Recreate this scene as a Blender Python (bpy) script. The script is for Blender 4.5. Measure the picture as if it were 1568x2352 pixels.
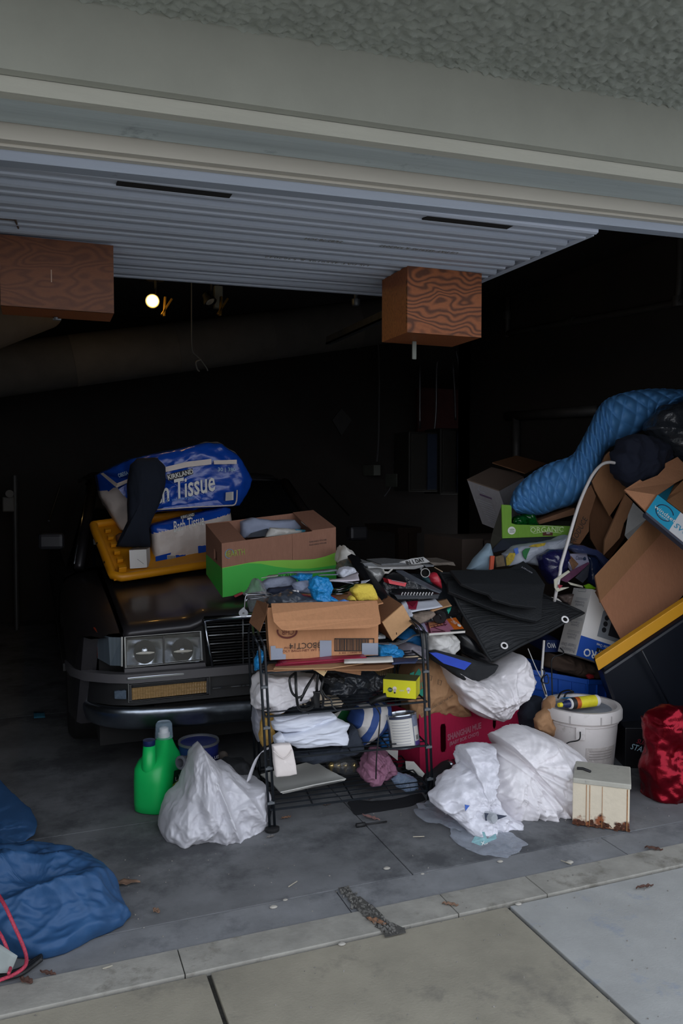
import bpy, bmesh, math, random
from mathutils import Vector as V, Matrix, noise, Euler
from mathutils.geometry import tessellate_polygon
for o in list(bpy.data.objects): bpy.data.objects.remove(o)
S = bpy.context.scene
COL = S.collection
rnd = random.Random(7)
# ------------------------------------------------------------------ camera, sky, exposure
CAM_H, YAW, FPX = 1.2, math.radians(21.0), 1829.0
PITCH = math.atan(76/FPX)
cam = bpy.data.cameras.new('camera'); cam_o = bpy.data.objects.new('camera', cam); COL.objects.link(cam_o)
cam.sensor_fit = 'VERTICAL'; cam.sensor_height = 36.0; cam.lens = 36.0*FPX/2352.0
cam.clip_start = .05; cam.clip_end = 200
cam_o.location = (0, 0, CAM_H)
cam_o.rotation_euler = Euler((math.pi/2-PITCH, 0, -YAW), 'XYZ')
S.camera = cam_o
w = bpy.data.worlds.new('overcast'); S.world = w; w.use_nodes = True
wn = w.node_tree.nodes; wl = w.node_tree.links
bg = wn['Background']
tc = wn.new('ShaderNodeTexCoord'); sp = wn.new('ShaderNodeSeparateXYZ'); rp = wn.new('ShaderNodeValToRGB')
wl.new(tc.outputs['Generated'], sp.inputs[0]); wl.new(sp.outputs['Z'], rp.inputs[0]); wl.new(rp.outputs[0], bg.inputs[0])
rp.color_ramp.elements[0].position = 0.0; rp.color_ramp.elements[0].color = (.93, .95, 1.0, 1)
rp.color_ramp.elements[1].position = 1.0; rp.color_ramp.elements[1].color = (.72, .83, 1.0, 1)
bg.inputs[1].default_value = 1.0
S.view_settings.view_transform = 'Standard'; S.view_settings.look = 'None'
S.view_settings.gamma = 1; S.view_settings.use_curve_mapping = False
S.view_settings.exposure = 1.08
sun = bpy.data.lights.new('sun', 'SUN'); sun.energy = 3.2; sun.angle = .02; sun.color = (1, .93, .82)
sun_o = bpy.data.objects.new('sun', sun); COL.objects.link(sun_o); sun_o.rotation_euler = (math.radians(-27), 0, math.radians(-14)); sun_o['kind'] = 'helper'
# ------------------------------------------------------------------ points in the place
_F = V((math.sin(YAW)*math.cos(PITCH), math.cos(YAW)*math.cos(PITCH), -math.sin(PITCH)))
_R = V((math.cos(YAW), -math.sin(YAW), 0)); _U = _R.cross(_F)
def ray(u, v): return _F + _R*((u-784)/FPX) + _U*((1176-v)/FPX)
def at(u, v, Y):
    d = ray(u, v); return V((0, 0, CAM_H)) + d*(Y/d.y)
def fl(u, v, z=0.0):
    d = ray(u, v); return V((0, 0, CAM_H)) + d*((z-CAM_H)/d.z)
def A(p, Y=None): return at(p[0], p[1], p[2] if len(p) > 2 else Y)
# ------------------------------------------------------------------ things, parts, tags
def tag(o, label, cat, group=None):
    o['label'] = label; o['category'] = cat
    if group: o['group'] = group
    return o
def thing(name, label, cat, loc=(0, 0, 0), group=None, rz=0):
    o = bpy.data.objects.new(name, None); COL.objects.link(o)
    o.location = loc; o.rotation_euler = (0, 0, rz); o.empty_display_size = .05
    return tag(o, label, cat, group)
def wmat(o):
    m = Matrix.Translation(o.location) @ o.rotation_euler.to_matrix().to_4x4()
    return (wmat(o.parent) @ m) if o.parent else m
class MB:
    """collects geometry in world coordinates"""
    def __init__(s): s.v = []; s.f = []; s.mi = []; s.cm = 0
    def add(s, vs, fs):
        b = len(s.v); s.v += [V(p) for p in vs]
        for f in fs: s.f.append(tuple(b+i for i in f)); s.mi.append(s.cm)
        return s
    def para(s, o, a, b, c):
        o, a, b, c = V(o), V(a), V(b), V(c)
        P = [o, o+a, o+a+b, o+b, o+c, o+a+c, o+a+b+c, o+b+c]
        F = [(3, 2, 1, 0), (4, 5, 6, 7), (0, 1, 5, 4), (1, 2, 6, 5), (2, 3, 7, 6), (3, 0, 4, 7)]
        if a.cross(b).dot(c) < 0: F = [f[::-1] for f in F]
        return s.add(P, F)
    def box(s, x0, x1, y0, y1, z0, z1): return s.para((x0, y0, z0), (x1-x0, 0, 0), (0, y1-y0, 0), (0, 0, z1-z0))
    def cbox(s, c, sx, sy, sz, M=None):
        M = M or Matrix.Identity(3); c = V(c)
        a, b, d = M @ V((sx, 0, 0)), M @ V((0, sy, 0)), M @ V((0, 0, sz))
        return s.para(c-(a+b+d)/2, a, b, d)
    def tube(s, pts, r, n=8, cap=True, closed=False):
        pts = [V(p) for p in pts]; N = len(pts); vs = []
        rr = r if isinstance(r, (list, tuple)) else [r]*N
        up = None
        for i in range(N):
            t = (pts[(i+1) % N]-pts[i-1]) if closed else (pts[min(i+1, N-1)]-pts[max(i-1, 0)])
            if t.length < 1e-9: t = V((0, 0, 1))
            t.normalize()
            if up is None: up = V((0, 0, 1)) if abs(t.z) < .9 else V((1, 0, 0))
            x = (up - t*up.dot(t))
            if x.length < 1e-6: x = t.orthogonal()
            x.normalize(); y = t.cross(x); up = x
            for k in range(n):
                a = 2*math.pi*k/n; vs.append(pts[i]+(x*math.cos(a)+y*math.sin(a))*rr[i])
        fs = []
        for i in range(N if closed else N-1):
            j = (i+1) % N
            for k in range(n):
                l = (k+1) % n; fs.append((i*n+k, i*n+l, j*n+l, j*n+k))
        if cap and not closed: fs += [tuple(range(n))[::-1], tuple((N-1)*n+k for k in range(n))]
        return s.add(vs, fs)
    def lathe(s, prof, base=(0, 0, 0), axis=(0, 0, 1), n=32, sx=1, sy=1, xdir=None):
        base = V(base); az = V(axis).normalized(); ax = (V(xdir) if xdir else (V((1, 0, 0)) if abs(az.x) < .9 else V((0, 1, 0))))
        ax = (ax-az*ax.dot(az)).normalized(); ay = az.cross(ax); vs = []; fs = []
        for r, h in prof:
            for k in range(n):
                a = 2*math.pi*k/n; vs.append(base+az*h+ax*(math.cos(a)*r*sx)+ay*(math.sin(a)*r*sy))
        m = len(prof)
        for i in range(m-1):
            for k in range(n):
                l = (k+1) % n; fs.append((i*n+k, i*n+l, (i+1)*n+l, (i+1)*n+k))
        if prof[0][0] > 1e-6: fs.append(tuple(range(n))[::-1])
        if prof[-1][0] > 1e-6: fs.append(tuple((m-1)*n+k for k in range(n)))
        return s.add(vs, fs)
    def grid(s, P):
        nr, nc = len(P), len(P[0]); vs = [p for r in P for p in r]
        return s.add(vs, [(i*nc+j, i*nc+j+1, (i+1)*nc+j+1, (i+1)*nc+j) for i in range(nr-1) for j in range(nc-1)])
    def slab(s, pts, th, nrm=None):
        """a polygon of world points extruded by th along its normal (th may be a vector)"""
        pts = [V(p) for p in pts]; n = V((0, 0, 0))
        for i in range(len(pts)): n += pts[i-1].cross(pts[i])
        n = V(nrm) if nrm else n.normalized()
        d = V(th) if isinstance(th, (tuple, V)) else n*th
        m = len(pts); tri = tessellate_polygon([pts])
        fs = [tuple(t) for t in tri]+[tuple(m+i for i in t[::-1]) for t in tri]
        fs += [(i, (i+1) % m, m+(i+1) % m, m+i) for i in range(m)]
        return s.add(pts+[p+d for p in pts], fs)
    def ngon(s, pts): return s.add(pts, [tuple(t) for t in tessellate_polygon([[V(p) for p in pts]])])
    def build(s, name, mat, parent=None, smooth=False, ang=None, kind=None, bevel=0, sub=0, recalc=True, solid=0):
        me = bpy.data.meshes.new(name)
        M = wmat(parent).inverted() if parent else Matrix.Identity(4)
        me.from_pydata([M @ p for p in s.v], [], s.f)
        for m_ in (mat if isinstance(mat, (list, tuple)) else [mat]): me.materials.append(m_)
        if isinstance(mat, (list, tuple)): me.polygons.foreach_set('material_index', s.mi)
        if recalc or bevel:
            bm = bmesh.new(); bm.from_mesh(me)
            if recalc: bmesh.ops.recalc_face_normals(bm, faces=bm.faces)
            if bevel: bmesh.ops.bevel(bm, geom=[e for e in bm.edges if e.is_manifold and e.calc_face_angle(0) > .5], offset=bevel, segments=2, affect='EDGES', profile=.5, clamp_overlap=True)
            bm.to_mesh(me); bm.free()
        if smooth or ang:
            me.polygons.foreach_set('use_smooth', [True]*len(me.polygons))
            if ang: me.set_sharp_from_angle(angle=math.radians(ang))
        me.update()
        o = bpy.data.objects.new(name, me); COL.objects.link(o)
        if parent: o.parent = parent
        if kind: o['kind'] = kind
        if sub: md = o.modifiers.new('sub', 'SUBSURF'); md.levels = md.render_levels = sub
        if solid: md = o.modifiers.new('sol', 'SOLIDIFY'); md.thickness = solid; md.offset = 0
        return o
def struct(name, mb, mat, **k): return mb.build(name, mat, kind='structure', **k)
def one(name, label, cat, mb, mat, group=None, **k): return tag(mb.build(name, mat, **k), label, cat, group)
# ------------------------------------------------------------------ materials
def lin(h):
    h = h.lstrip('#'); r = []
    for i in (0, 2, 4):
        c = int(h[i:i+2], 16)/255; r.append(c/12.92 if c <= .04045 else ((c+.055)/1.055)**2.4)
    return (*r, 1)
_mats = {}
def mat(name, col, rough=.6, metal=0, var=.12, vs=9, bump=0, bs=60, spec=.5, trans=0, alpha=1, emit=0, stretch=(1, 1, 1), dirt=None, dirt_at=.6, ds=3, coat=0, bdist=.01, ridge=False):
    if name in _mats: return _mats[name]
    m = bpy.data.materials.new(name); m.use_nodes = True; _mats[name] = m
    N, L = m.node_tree.nodes, m.node_tree.links; p = N['Principled BSDF']
    c = lin(col) if isinstance(col, str) else (*col, 1)
    p.inputs['Roughness'].default_value = rough; p.inputs['Metallic'].default_value = metal
    p.inputs['Specular IOR Level'].default_value = spec
    if trans: p.inputs['Transmission Weight'].default_value = trans
    if alpha < 1: p.inputs['Alpha'].default_value = alpha
    if coat: p.inputs['Coat Weight'].default_value = coat; p.inputs['Coat Roughness'].default_value = .1
    if emit: p.inputs['Emission Color'].default_value = c; p.inputs['Emission Strength'].default_value = emit
    t = N.new('ShaderNodeTexCoord'); mp = N.new('ShaderNodeMapping'); mp.inputs['Scale'].default_value = stretch
    L.new(t.outputs['Object'], mp.inputs[0])
    src = None
    if var:
        n = N.new('ShaderNodeTexNoise'); n.inputs['Scale'].default_value = vs; n.inputs['Detail'].default_value = 6; n.inputs['Roughness'].default_value = .65
        L.new(mp.outputs[0], n.inputs[0])
        r = N.new('ShaderNodeValToRGB'); r.color_ramp.elements[0].position = .3; r.color_ramp.elements[1].position = .7
        r.color_ramp.elements[0].color = tuple(x*(1-var) for x in c[:3])+(1,); r.color_ramp.elements[1].color = tuple(min(1, x*(1+var)) for x in c[:3])+(1,)
        L.new(n.outputs[0], r.inputs[0]); src = r.outputs[0]
    if dirt:
        n2 = N.new('ShaderNodeTexNoise'); n2.inputs['Scale'].default_value = ds; n2.inputs['Detail'].default_value = 8; n2.inputs['Roughness'].default_value = .7
        L.new(t.outputs['Object'], n2.inputs[0])
        r2 = N.new('ShaderNodeValToRGB'); r2.color_ramp.elements[0].position = dirt_at-.06; r2.color_ramp.elements[1].position = dirt_at+.06
        L.new(n2.outputs[0], r2.inputs[0])
        mx = N.new('ShaderNodeMix'); mx.data_type = 'RGBA'
        L.new(r2.outputs[0], mx.inputs['Factor'])
        if src: L.new(src, mx.inputs['A'])
        else: mx.inputs['A'].default_value = c
        mx.inputs['B'].default_value = lin(dirt); src = mx.outputs['Result']
    if src: L.new(src, p.inputs['Base Color'])
    else: p.inputs['Base Color'].default_value = c
    if bump:
        nb = N.new('ShaderNodeTexNoise'); nb.inputs['Scale'].default_value = bs; nb.inputs['Detail'].default_value = 5
        L.new(mp.outputs[0], nb.inputs[0]); h = nb.outputs[0]
        if ridge:
            ma = N.new('ShaderNodeMath'); ma.operation = 'SUBTRACT'; ma.inputs[1].default_value = .5; L.new(h, ma.inputs[0])
            mb_ = N.new('ShaderNodeMath'); mb_.operation = 'ABSOLUTE'; L.new(ma.outputs[0], mb_.inputs[0]); h = mb_.outputs[0]
        b = N.new('ShaderNodeBump'); b.inputs['Strength'].default_value = bump; b.inputs['Distance'].default_value = bdist
        L.new(h, b.inputs['Height']); L.new(b.outputs[0], p.inputs['Normal'])
    return m
def cardboard(name, col, **k): return mat(name, col, .85, var=.07, vs=90, bump=.15, bs=200, spec=.2, stretch=(1, 1, .25), **k)
def bagmat(name, col, **k):
    d = dict(rough=.42, var=.05, vs=14, bump=.35, bs=22, bdist=.012, ridge=True, spec=.4); d.update(k); return mat(name, col, **d)
def film(name, col, dens=.25, rough=.15, bump=.5, bs=30):
    """thin clear plastic: see-through with glints, the same for every ray"""
    if name in _mats: return _mats[name]
    m = bpy.data.materials.new(name); m.use_nodes = True; _mats[name] = m
    N, L = m.node_tree.nodes, m.node_tree.links; p = N['Principled BSDF']
    p.inputs['Base Color'].default_value = lin(col); p.inputs['Roughness'].default_value = rough; p.inputs['Specular IOR Level'].default_value = .8
    t = N.new('ShaderNodeTexCoord'); n = N.new('ShaderNodeTexNoise'); n.inputs['Scale'].default_value = bs; n.inputs['Detail'].default_value = 4
    L.new(t.outputs['Object'], n.inputs[0]); b = N.new('ShaderNodeBump'); b.inputs['Strength'].default_value = bump; b.inputs['Distance'].default_value = .01
    L.new(n.outputs[0], b.inputs['Height']); L.new(b.outputs[0], p.inputs['Normal'])
    lw = N.new('ShaderNodeLayerWeight'); lw.inputs[0].default_value = .35
    r = N.new('ShaderNodeMapRange'); r.inputs['To Min'].default_value = dens; r.inputs['To Max'].default_value = min(1, dens+.55)
    L.new(lw.outputs['Facing'], r.inputs['Value']); L.new(r.outputs[0], p.inputs['Alpha'])
    return m
# ------------------------------------------------------------------ lettering, printed flat on its surface
def lettering(txt, c, ex, ey, wid, hei, m, parent, name='lettering', off=.0012, shear=0, bold=0, outline=0):
    cu = bpy.data.curves.new('t', 'FONT'); cu.body = txt; cu.align_x = 'CENTER'; cu.shear = shear; cu.resolution_u = 2
    if bold: cu.offset = bold
    if outline: cu.fill_mode = 'NONE'; cu.bevel_depth = outline; cu.bevel_resolution = 0
    to = bpy.data.objects.new('t', cu); COL.objects.link(to)
    bpy.context.view_layer.update()
    me0 = to.evaluated_get(bpy.context.evaluated_depsgraph_get()).to_mesh()
    vs = [v.co.copy() for v in me0.vertices]; fs = [tuple(p.vertices) for p in me0.polygons]
    bpy.data.objects.remove(to); bpy.data.curves.remove(cu)
    x0, x1 = min(v.x for v in vs), max(v.x for v in vs); y0, y1 = min(v.y for v in vs), max(v.y for v in vs)
    ex, ey = V(ex).normalized(), V(ey); ey = (ey-ex*ey.dot(ex)).normalized(); n = ex.cross(ey)
    if hei is None: hei = wid*(y1-y0)/(x1-x0)
    b = MB(); c = V(c)
    b.add([c+ex*((v.x-(x0+x1)/2)/(x1-x0)*wid)+ey*((v.y-(y0+y1)/2)/(y1-y0)*hei)+n*(off) for v in vs], fs)
    return b.build(name, m, parent, recalc=False)
def decal(pts, m, parent, name='print', off=.0008):
    """thin printed patch lying on a surface; pts in world order counter-clockwise seen from outside"""
    return MB().ngon(pts).build(name, m, parent, recalc=False)
# ------------------------------------------------------------------ soft bodies
def ridged(p, sc, oc=3, H=.5):
    a = 0; k = 1; s_ = sc
    for i in range(oc):
        a += k*(1-2*abs(noise.noise(p*s_+V((i*7.1, 3.3*i, 1.7))))); k *= H; s_ *= 2.1
    return a
def crease(p, sc, seed=0):
    q = p+V((noise.noise(p*sc*.6+V((seed, 0, 3))), noise.noise(p*sc*.6+V((5, seed, 0))), noise.noise(p*sc*.6+V((0, 9, seed)))))*(.35/sc)
    d, _ = noise.voronoi(q*sc)
    return min(1.3, d[0])**1.6-.35+.35*(min(1.3, noise.voronoi(q*sc*2.3)[0][0])**1.6-.35)
def resample(pts, n):
    L = [0]
    for i in range(len(pts)): L.append(L[-1]+(pts[(i+1) % len(pts)]-pts[i]).length)
    out = []; j = 0
    for k in range(n):
        d = L[-1]*k/n
        while L[j+1] < d: j += 1
        t = (d-L[j])/max(1e-9, L[j+1]-L[j]); out.append(pts[j].lerp(pts[(j+1) % len(pts)], t))
    return out
def blob(mb, outline, Y, T, cen=None, na=120, nr=26, amp=.015, sc=7, oc=3, seed=0, pw=.6, zmin=0.0, back=1.0, aniso=(1, 1, 1), dY=None, flat=None, jag=1, cr=.8, knot=None, kf=4, ka=.02):
    """a closed soft body: silhouette 'outline' (photo points at depth Y), T deep to the front and T*back behind.  dY: function(u,v)->extra depth"""
    P = [at(u, v, Y+(dY(u, v) if dY else 0)) for u, v in outline]
    P = resample(P, na)
    c = at(cen[0], cen[1], Y+(dY(*cen) if dY else 0)) if cen else sum(P, V((0, 0, 0)))/len(P)
    kn = at(knot[0], knot[1], Y+(dY(*knot) if dY else 0)) if knot else None
    sd = V((seed*3.7, seed*1.3, seed*5.1)); nrm = V((0, -1, 0))
    if flat is not None: nrm = V(flat).normalized()
    rows = []
    for side in (1, -1):
        for i in range(nr):
            t = i/(nr-1)
            r = math.sin(t*math.pi/2); d = math.cos(t*math.pi/2)**pw
            if side == -1 and i == nr-1: continue
            row = []
            for k in range(na):
                q = c+(P[k]-c)*r+nrm*(d*T*(1 if side > 0 else -back))
                e = V((q.x*aniso[0], q.y*aniso[1], q.z*aniso[2]))+sd
                w_ = ridged(e, sc, oc)*amp*(1-.45*cr)+(crease(e, sc*.95, seed)*amp*1.5*cr if cr else 0)
                if kn is not None:
                    g = q-kn; g = g-nrm*g.dot(nrm); a_ = math.atan2(g.z, g.x); ro = g.length
                    w_ += (1-2.2*abs(noise.noise(V((math.cos(a_)*kf, math.sin(a_)*kf, ro*3+seed)))))*ka*min(1, ro/.12)*(.3+.7*d)
                out = ((P[k]-c).normalized()*(r**1.5)*.5*jag+nrm*side*d)
                q = q+out*w_
                if q.z < zmin: q.z = zmin+.0005*rnd.random()
                row.append(q)
            rows.append((side, row))
    front = [r for s_, r in rows if s_ > 0]; bk = [r for s_, r in rows if s_ < 0][::-1]
    allr = front+bk; b = []
    vs = [p for r in allr for p in r]; m = len(allr); fs = []
    for i in range(m-1):
        for k in range(na):
            l = (k+1) % na; fs.append((i*na+k, i*na+l, (i+1)*na+l, (i+1)*na+k))
    fs.append(tuple(range(na))); fs.append(tuple((m-1)*na+k for k in range(na))[::-1])
    return mb.add(vs, fs)
def sheet(mb, c00, c10, c11, c01, nx=8, ny=6, th=.0012, wob=.006, sc=9, seed=0, curl=0):
    """a loose sheet of paper over four world corners, slightly waved, with thickness"""
    c = [V(p) for p in (c00, c10, c11, c01)]; n = (c[1]-c[0]).cross(c[3]-c[0]).normalized(); T = []
    for s_ in (0, 1):
        for j in range(ny+1):
            for i in range(nx+1):
                u, v = i/nx, j/ny
                p = c[0].lerp(c[1], u).lerp(c[3].lerp(c[2], u), v)
                p = p+n*(noise.noise(p*sc+V((seed, seed*2.3, 0)))*wob+curl*(u-.5)**2*4+s_*th); T.append(p)
    W = nx+1; H_ = W*(ny+1); fs = []
    for j in range(ny):
        for i in range(nx):
            a = j*W+i; fs.append((a, a+W, a+W+1, a+1)); fs.append((H_+a, H_+a+1, H_+a+W+1, H_+a+W))
    ring = [i for i in range(W)]+[j*W+nx for j in range(1, ny+1)]+[ny*W+i for i in range(nx-1, -1, -1)]+[j*W for j in range(ny-1, 0, -1)]
    for k in range(len(ring)):
        a, b = ring[k], ring[(k+1) % len(ring)]; fs.append((a, b, H_+b, H_+a))
    return mb.add(T, fs)
def smooth_path(pts, n=8):
    pts = [V(p) for p in pts]; out = []
    for i in range(len(pts)-1):
        p0, p1, p2, p3 = pts[max(i-1, 0)], pts[i], pts[i+1], pts[min(i+2, len(pts)-1)]
        for k in range(n):
            t = k/n; out.append(.5*((2*p1)+(p2-p0)*t+(2*p0-5*p1+4*p2-p3)*t*t+(3*p1-p0-3*p2+p3)*t**3))
    return out+[pts[-1]]
# ================================================================== THE SETTING
m_slab = mat('garage_concrete', '#6b6c6e', .8, var=.28, vs=5, bump=.25, bs=120, dirt='#4a4b4e', dirt_at=.55, ds=2.2, bdist=.003)
m_slab2 = mat('apron_concrete', '#77787a', .85, var=.22, vs=6, bump=.25, bs=130, dirt='#55565a', dirt_at=.58, ds=2.5, bdist=.003)
m_strip = mat('kerb_concrete', '#8f8c84', .85, var=.2, vs=10, bump=.35, bs=110, dirt='#6c685f', dirt_at=.6, ds=6, bdist=.003)
m_walk1 = mat('brown_sidewalk_concrete', '#8a8475', .9, var=.18, vs=4, bump=.3, bs=160, dirt='#6f6a60', dirt_at=.62, ds=3, bdist=.003)
m_walk2 = mat('blue_grey_sidewalk_concrete', '#979794', .9, var=.12, vs=6, bump=.3, bs=180, dirt='#858b94', dirt_at=.62, ds=8, bdist=.003)
m_joint = mat('joint_dirt', '#3a3833', .95, var=.3, vs=40, bump=.5, bs=150)
m_dark = mat('dark_plaster', '#2a2624', .9, var=.2, vs=3)  # one dark tone for the garage walls and ceiling
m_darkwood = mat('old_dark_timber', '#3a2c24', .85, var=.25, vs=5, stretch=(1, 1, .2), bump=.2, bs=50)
fo = bpy.data.objects.new('floor', None); COL.objects.link(fo); fo['kind'] = 'structure'
def pave(name, x0, x1, y0, y1, m, g=.0035, top=0.0, par=None, th=.08):
    return MB().box(x0+g, x1-g, y0+g, y1-g, top-th, top).build(name, m, par or fo, bevel=.002)
G = [(2.135, 2.80), (2.80, 4.3), (4.3, 7.3)]
for y0, y1 in G:
    for x0, x1 in ((-1.6, 1.052), (1.052, 3.5)):
        pave('slab', x0, x1, y0, y1, m_slab, .0015, top=0 if y0 < 2.5 else -.0006)
for x0, x1 in ((-2.5, .80), (.80, 1.75), (1.75, 4.2)): pave('apron', x0, x1, 2.0, 2.135, m_slab2, .0015)
for x0, x1 in ((-2.5, .32), (.32, 1.07), (1.07, 1.36), (1.36, 4.2)): pave('kerb', x0, x1, 1.885, 2.0, m_strip, .0012, top=.004)
for x0, x1, m in ((-2.2, -.62, m_walk1), (-.62, .375, m_walk1), (.375, 1.222, m_walk1), (1.222, 2.6, m_walk2), (2.6, 4.2, m_walk2)):
    pave('paving_slab', x0, x1, .35, 1.883, m, .006, top=0)
    pave('paving_slab', x0, x1, -1.4, .35, m, .006, top=0)
MB().box(-40, 40, -40, -1.4, -.14, -.02).build('road', mat('asphalt', '#4d4e52', .9, var=.2, vs=8), fo)
MB().box(-2.5, 4.2, -1.39, 7.3, -.3, -.012).build('joint_bed', m_joint, fo)
# spalled crack running across the apron, filled with grit
b = MB(); r_ = random.Random(3)
for i in range(150):
    t = r_.random(); p = fl(785, 2045).lerp(fl(905, 2150), t)+V((r_.gauss(0, .012), r_.gauss(0, .006), 0)); s_ = r_.uniform(.002, .006)
    b.cbox((p.x, p.y, .0045+s_*.25), s_*1.6, s_*1.3, s_, Euler((r_.random()*3, r_.random()*3, r_.random()*3)).to_matrix())
o = b.build('joint_grit', mat('grit', '#5b5955', .95, var=.4, vs=60), fo, kind='stuff')
b = MB()
ck = [fl(785, 2042), fl(812, 2066), fl(835, 2085), fl(862, 2112), fl(880, 2128), fl(905, 2140), fl(908, 2152)]
for i in range(len(ck)-1):
    p, q = ck[i], ck[i+1]; s_ = (.012, .02, .024, .02, .026, .03)[i]
    b.slab([p+V((-s_, 0, .0046)), q+V((-s_, 0, .0046)), q+V((s_, 0, .0046)), p+V((s_, 0, .0046))], .0012)
b.build('crack', mat('crack_dirt', '#474541', .95, var=.3, vs=60, bump=.4, bs=120), fo)
# walls of the garage and of the house front
m_front = mat('stucco_wall_paint', '#8b9088', .9, var=.08, vs=6)
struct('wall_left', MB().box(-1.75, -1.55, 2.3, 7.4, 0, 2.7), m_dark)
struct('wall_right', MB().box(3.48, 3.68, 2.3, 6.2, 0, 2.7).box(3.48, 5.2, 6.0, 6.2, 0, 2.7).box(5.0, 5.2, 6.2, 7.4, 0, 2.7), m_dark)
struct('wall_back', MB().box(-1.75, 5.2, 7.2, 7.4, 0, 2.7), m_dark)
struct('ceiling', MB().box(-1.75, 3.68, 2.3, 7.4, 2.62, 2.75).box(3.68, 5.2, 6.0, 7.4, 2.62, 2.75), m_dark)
struct('wall_front', MB().box(-6, -.42, 1.9, 2.3, 0, 5).box(2.62, 7, 1.9, 2.3, 0, 5).box(-.42, 2.62, 2.0, 2.3, 2.32, 5), m_front)
# header: stucco overhang, plastered beam and painted timber trims, all very slightly out of level
def hz(x, z): return z+.026*(x-.77)
def strip(x0, x1, prof):
    b = MB(); n = 24; R_ = []
    for i in range(n+1):
        x = x0+(x1-x0)*i/n
        R_.append([V((x, y, hz(x, z))) for y, z in prof])
    return b.grid(R_)
m_beam = mat('grey_plaster', '#93958c', .85, var=.06, vs=5, bump=.1, bs=200, bdist=.002)
m_trim = mat('warm_grey_paint', '#a9a99f', .7, var=.08, vs=12, stretch=(.15, 1, 1), bump=.12, bs=80)
m_board = mat('weathered_blue_grey_paint', '#a3adaf', .8, var=.14, vs=16, stretch=(.06, 1, 1), bump=.5, bs=40, bdist=.004, dirt='#7d8688', dirt_at=.66, ds=8)
m_cream = mat('cream_paint', '#a8a49a', .65, var=.06, vs=12, stretch=(.1, 1, 1))
m_white = mat('blue_white_paint', '#8f98a6', .6, var=.07, vs=14, stretch=(.1, 1, 1), dirt='#70777f', dirt_at=.7, ds=14)
struct('trim_1', strip(-1.2, 3.2, [(1.868, 2.27), (1.868, 2.091), (2.12, 2.091), (2.12, 2.6)]), m_beam)
struct('trim_2', strip(-1.2, 3.2, [(1.896, 2.09), (1.898, 2.056), (1.93, 2.0555)]), m_trim)
struct('trim_3', strip(-1.2, 3.2, [(1.93, 2.0572), (1.99, 2.0565), (2.0575, 2.0572), (2.0575, 2.08)]), m_board)
struct('trim_4', strip(-1.2, 3.2, [(2.062, 2.08), (2.062, 2.019), (2.085, 2.018), (2.085, 2.011), (2.104, 2.0105)]), m_cream)
struct('trim_5', strip(-1.2, 3.2, [(2.104, 2.03), (2.104, 1.99), (2.106, 1.986), (2.15, 1.986), (2.15, 2.04), (2.104, 2.04)]), m_white)
m_stucco = mat('rough_stucco', '#868b84', .95, var=.12, vs=14, bump=.5, bs=90, bdist=.004)
b = MB(); rows = []
for j in range(120):
    y = 1.868-.95*(j/119)**1.25; row = []
    for i in range(460):
        x = -.55+3.15*i/459; p = V((x*46, y*70, 0))
        h = noise.noise(p)+.6*noise.noise(p*2.1+V((9, 2, 0))); h = max(-.2, min(.5, h))
        row.append(V((x, y, hz(x, 2.258)-.0 + .006*(1 if j > 1 else .3) - h*.016)))
    rows.append(row)
struct('trim_6', b.grid(rows), m_stucco, smooth=True)
struct('trim_7', MB().para((-1.6, .92, hz(-1.6, 2.275)), (5.2, 0, .135), (0, .98, 0), (0, 0, .6)), m_front)
# ---- the overhead door, seen from below: boards, slots, latch rod, edge rail
m_plank = mat('door_board_paint', '#adb5c4', .6, var=.08, vs=14, stretch=(.08, 1, 1), bump=.25, bs=50, bdist=.003)
door = bpy.data.objects.new('door_1', None); COL.objects.link(door); door['kind'] = 'structure'
NPL = 8; DY0, DY1 = 2.15, 3.31; DX0, DX1 = -.40, 1.70
def dz(y): return 1.992+.010*(y-DY0)
for k in range(NPL):
    y0 = DY0+(DY1-DY0)*k/NPL; y1 = DY0+(DY1-DY0)*(k+1)/NPL
    xr = DX1+(.02 if k < 2 else (-.03 if k > 5 else 0))-(.012 if k % 2 else 0)
    b = MB(); P = []
    prof = [(y0, .016), (y0+.001, -.006), (y0+.012, -.010), (y0+.055, -.004), (y0+.064, -.004), (y0+.066, -.009), (y0+.078, -.010), (y1-.012, .004), (y1, .005), (y1, .03), (y0, .03)]
    n = len(prof)
    vs = [V((x, y, dz(y)+z+.016*(x-.77))) for x in (DX0, xr) for y, z in prof]
    b.add(vs, [(i, (i+1) % n, n+(i+1) % n, n+i) for i in range(n)]+[tuple(range(n)), tuple(range(2*n-1, n-1, -1))])
    b.build('board', m_plank, door)
struct('door_frame', MB().para((DX0, DY0, dz(DY0)+.034), (DX1-DX0-.01, 0, .033), (0, DY1-DY0, .012), (0, 0, .03)), m_darkwood, parent=door)
m_black = mat('painted_dark', '#0b0a0a', .9, var=0)  # flat black, also painted in as the darkness of slots and holes
for u0, v0, u1, v1 in ((268, 412, 530, 442), (1005, 484, 1205, 508)):
    p, q = fl(u0, v0, 1.985), fl(u1, v1, 1.985+.005)
    b = MB().para((p.x, 2.162, dz(2.2)-.0085+.016*(p.x-.77)), (q.x-p.x, 0, .016*(q.x-p.x)), (0, .05, 0), (0, 0, .01))
    b.build('dark_slot_panel', m_black, door)  # raised black panel, the slot's inner darkness is in its colour
b = MB().para((DX1+.012, 2.2, 2.005), (.03, 0, 0), (0, 1.2, .012), (0, 0, .05)); b.build('edge_rail', m_plank, door)
b = MB().tube(smooth_path([fl(-30, 499, 1.975), fl(10, 503, 1.975), fl(33, 505, 1.975), fl(36, 508, 1.972), fl(42, 524, 1.985)], 4), .003, 6)
b.build('latch_rod', mat('rusty_rod', '#4a3a30', .7), door)
m_stamp = mat('stamp_ink', '#6f6a55', .8, var=0)
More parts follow.
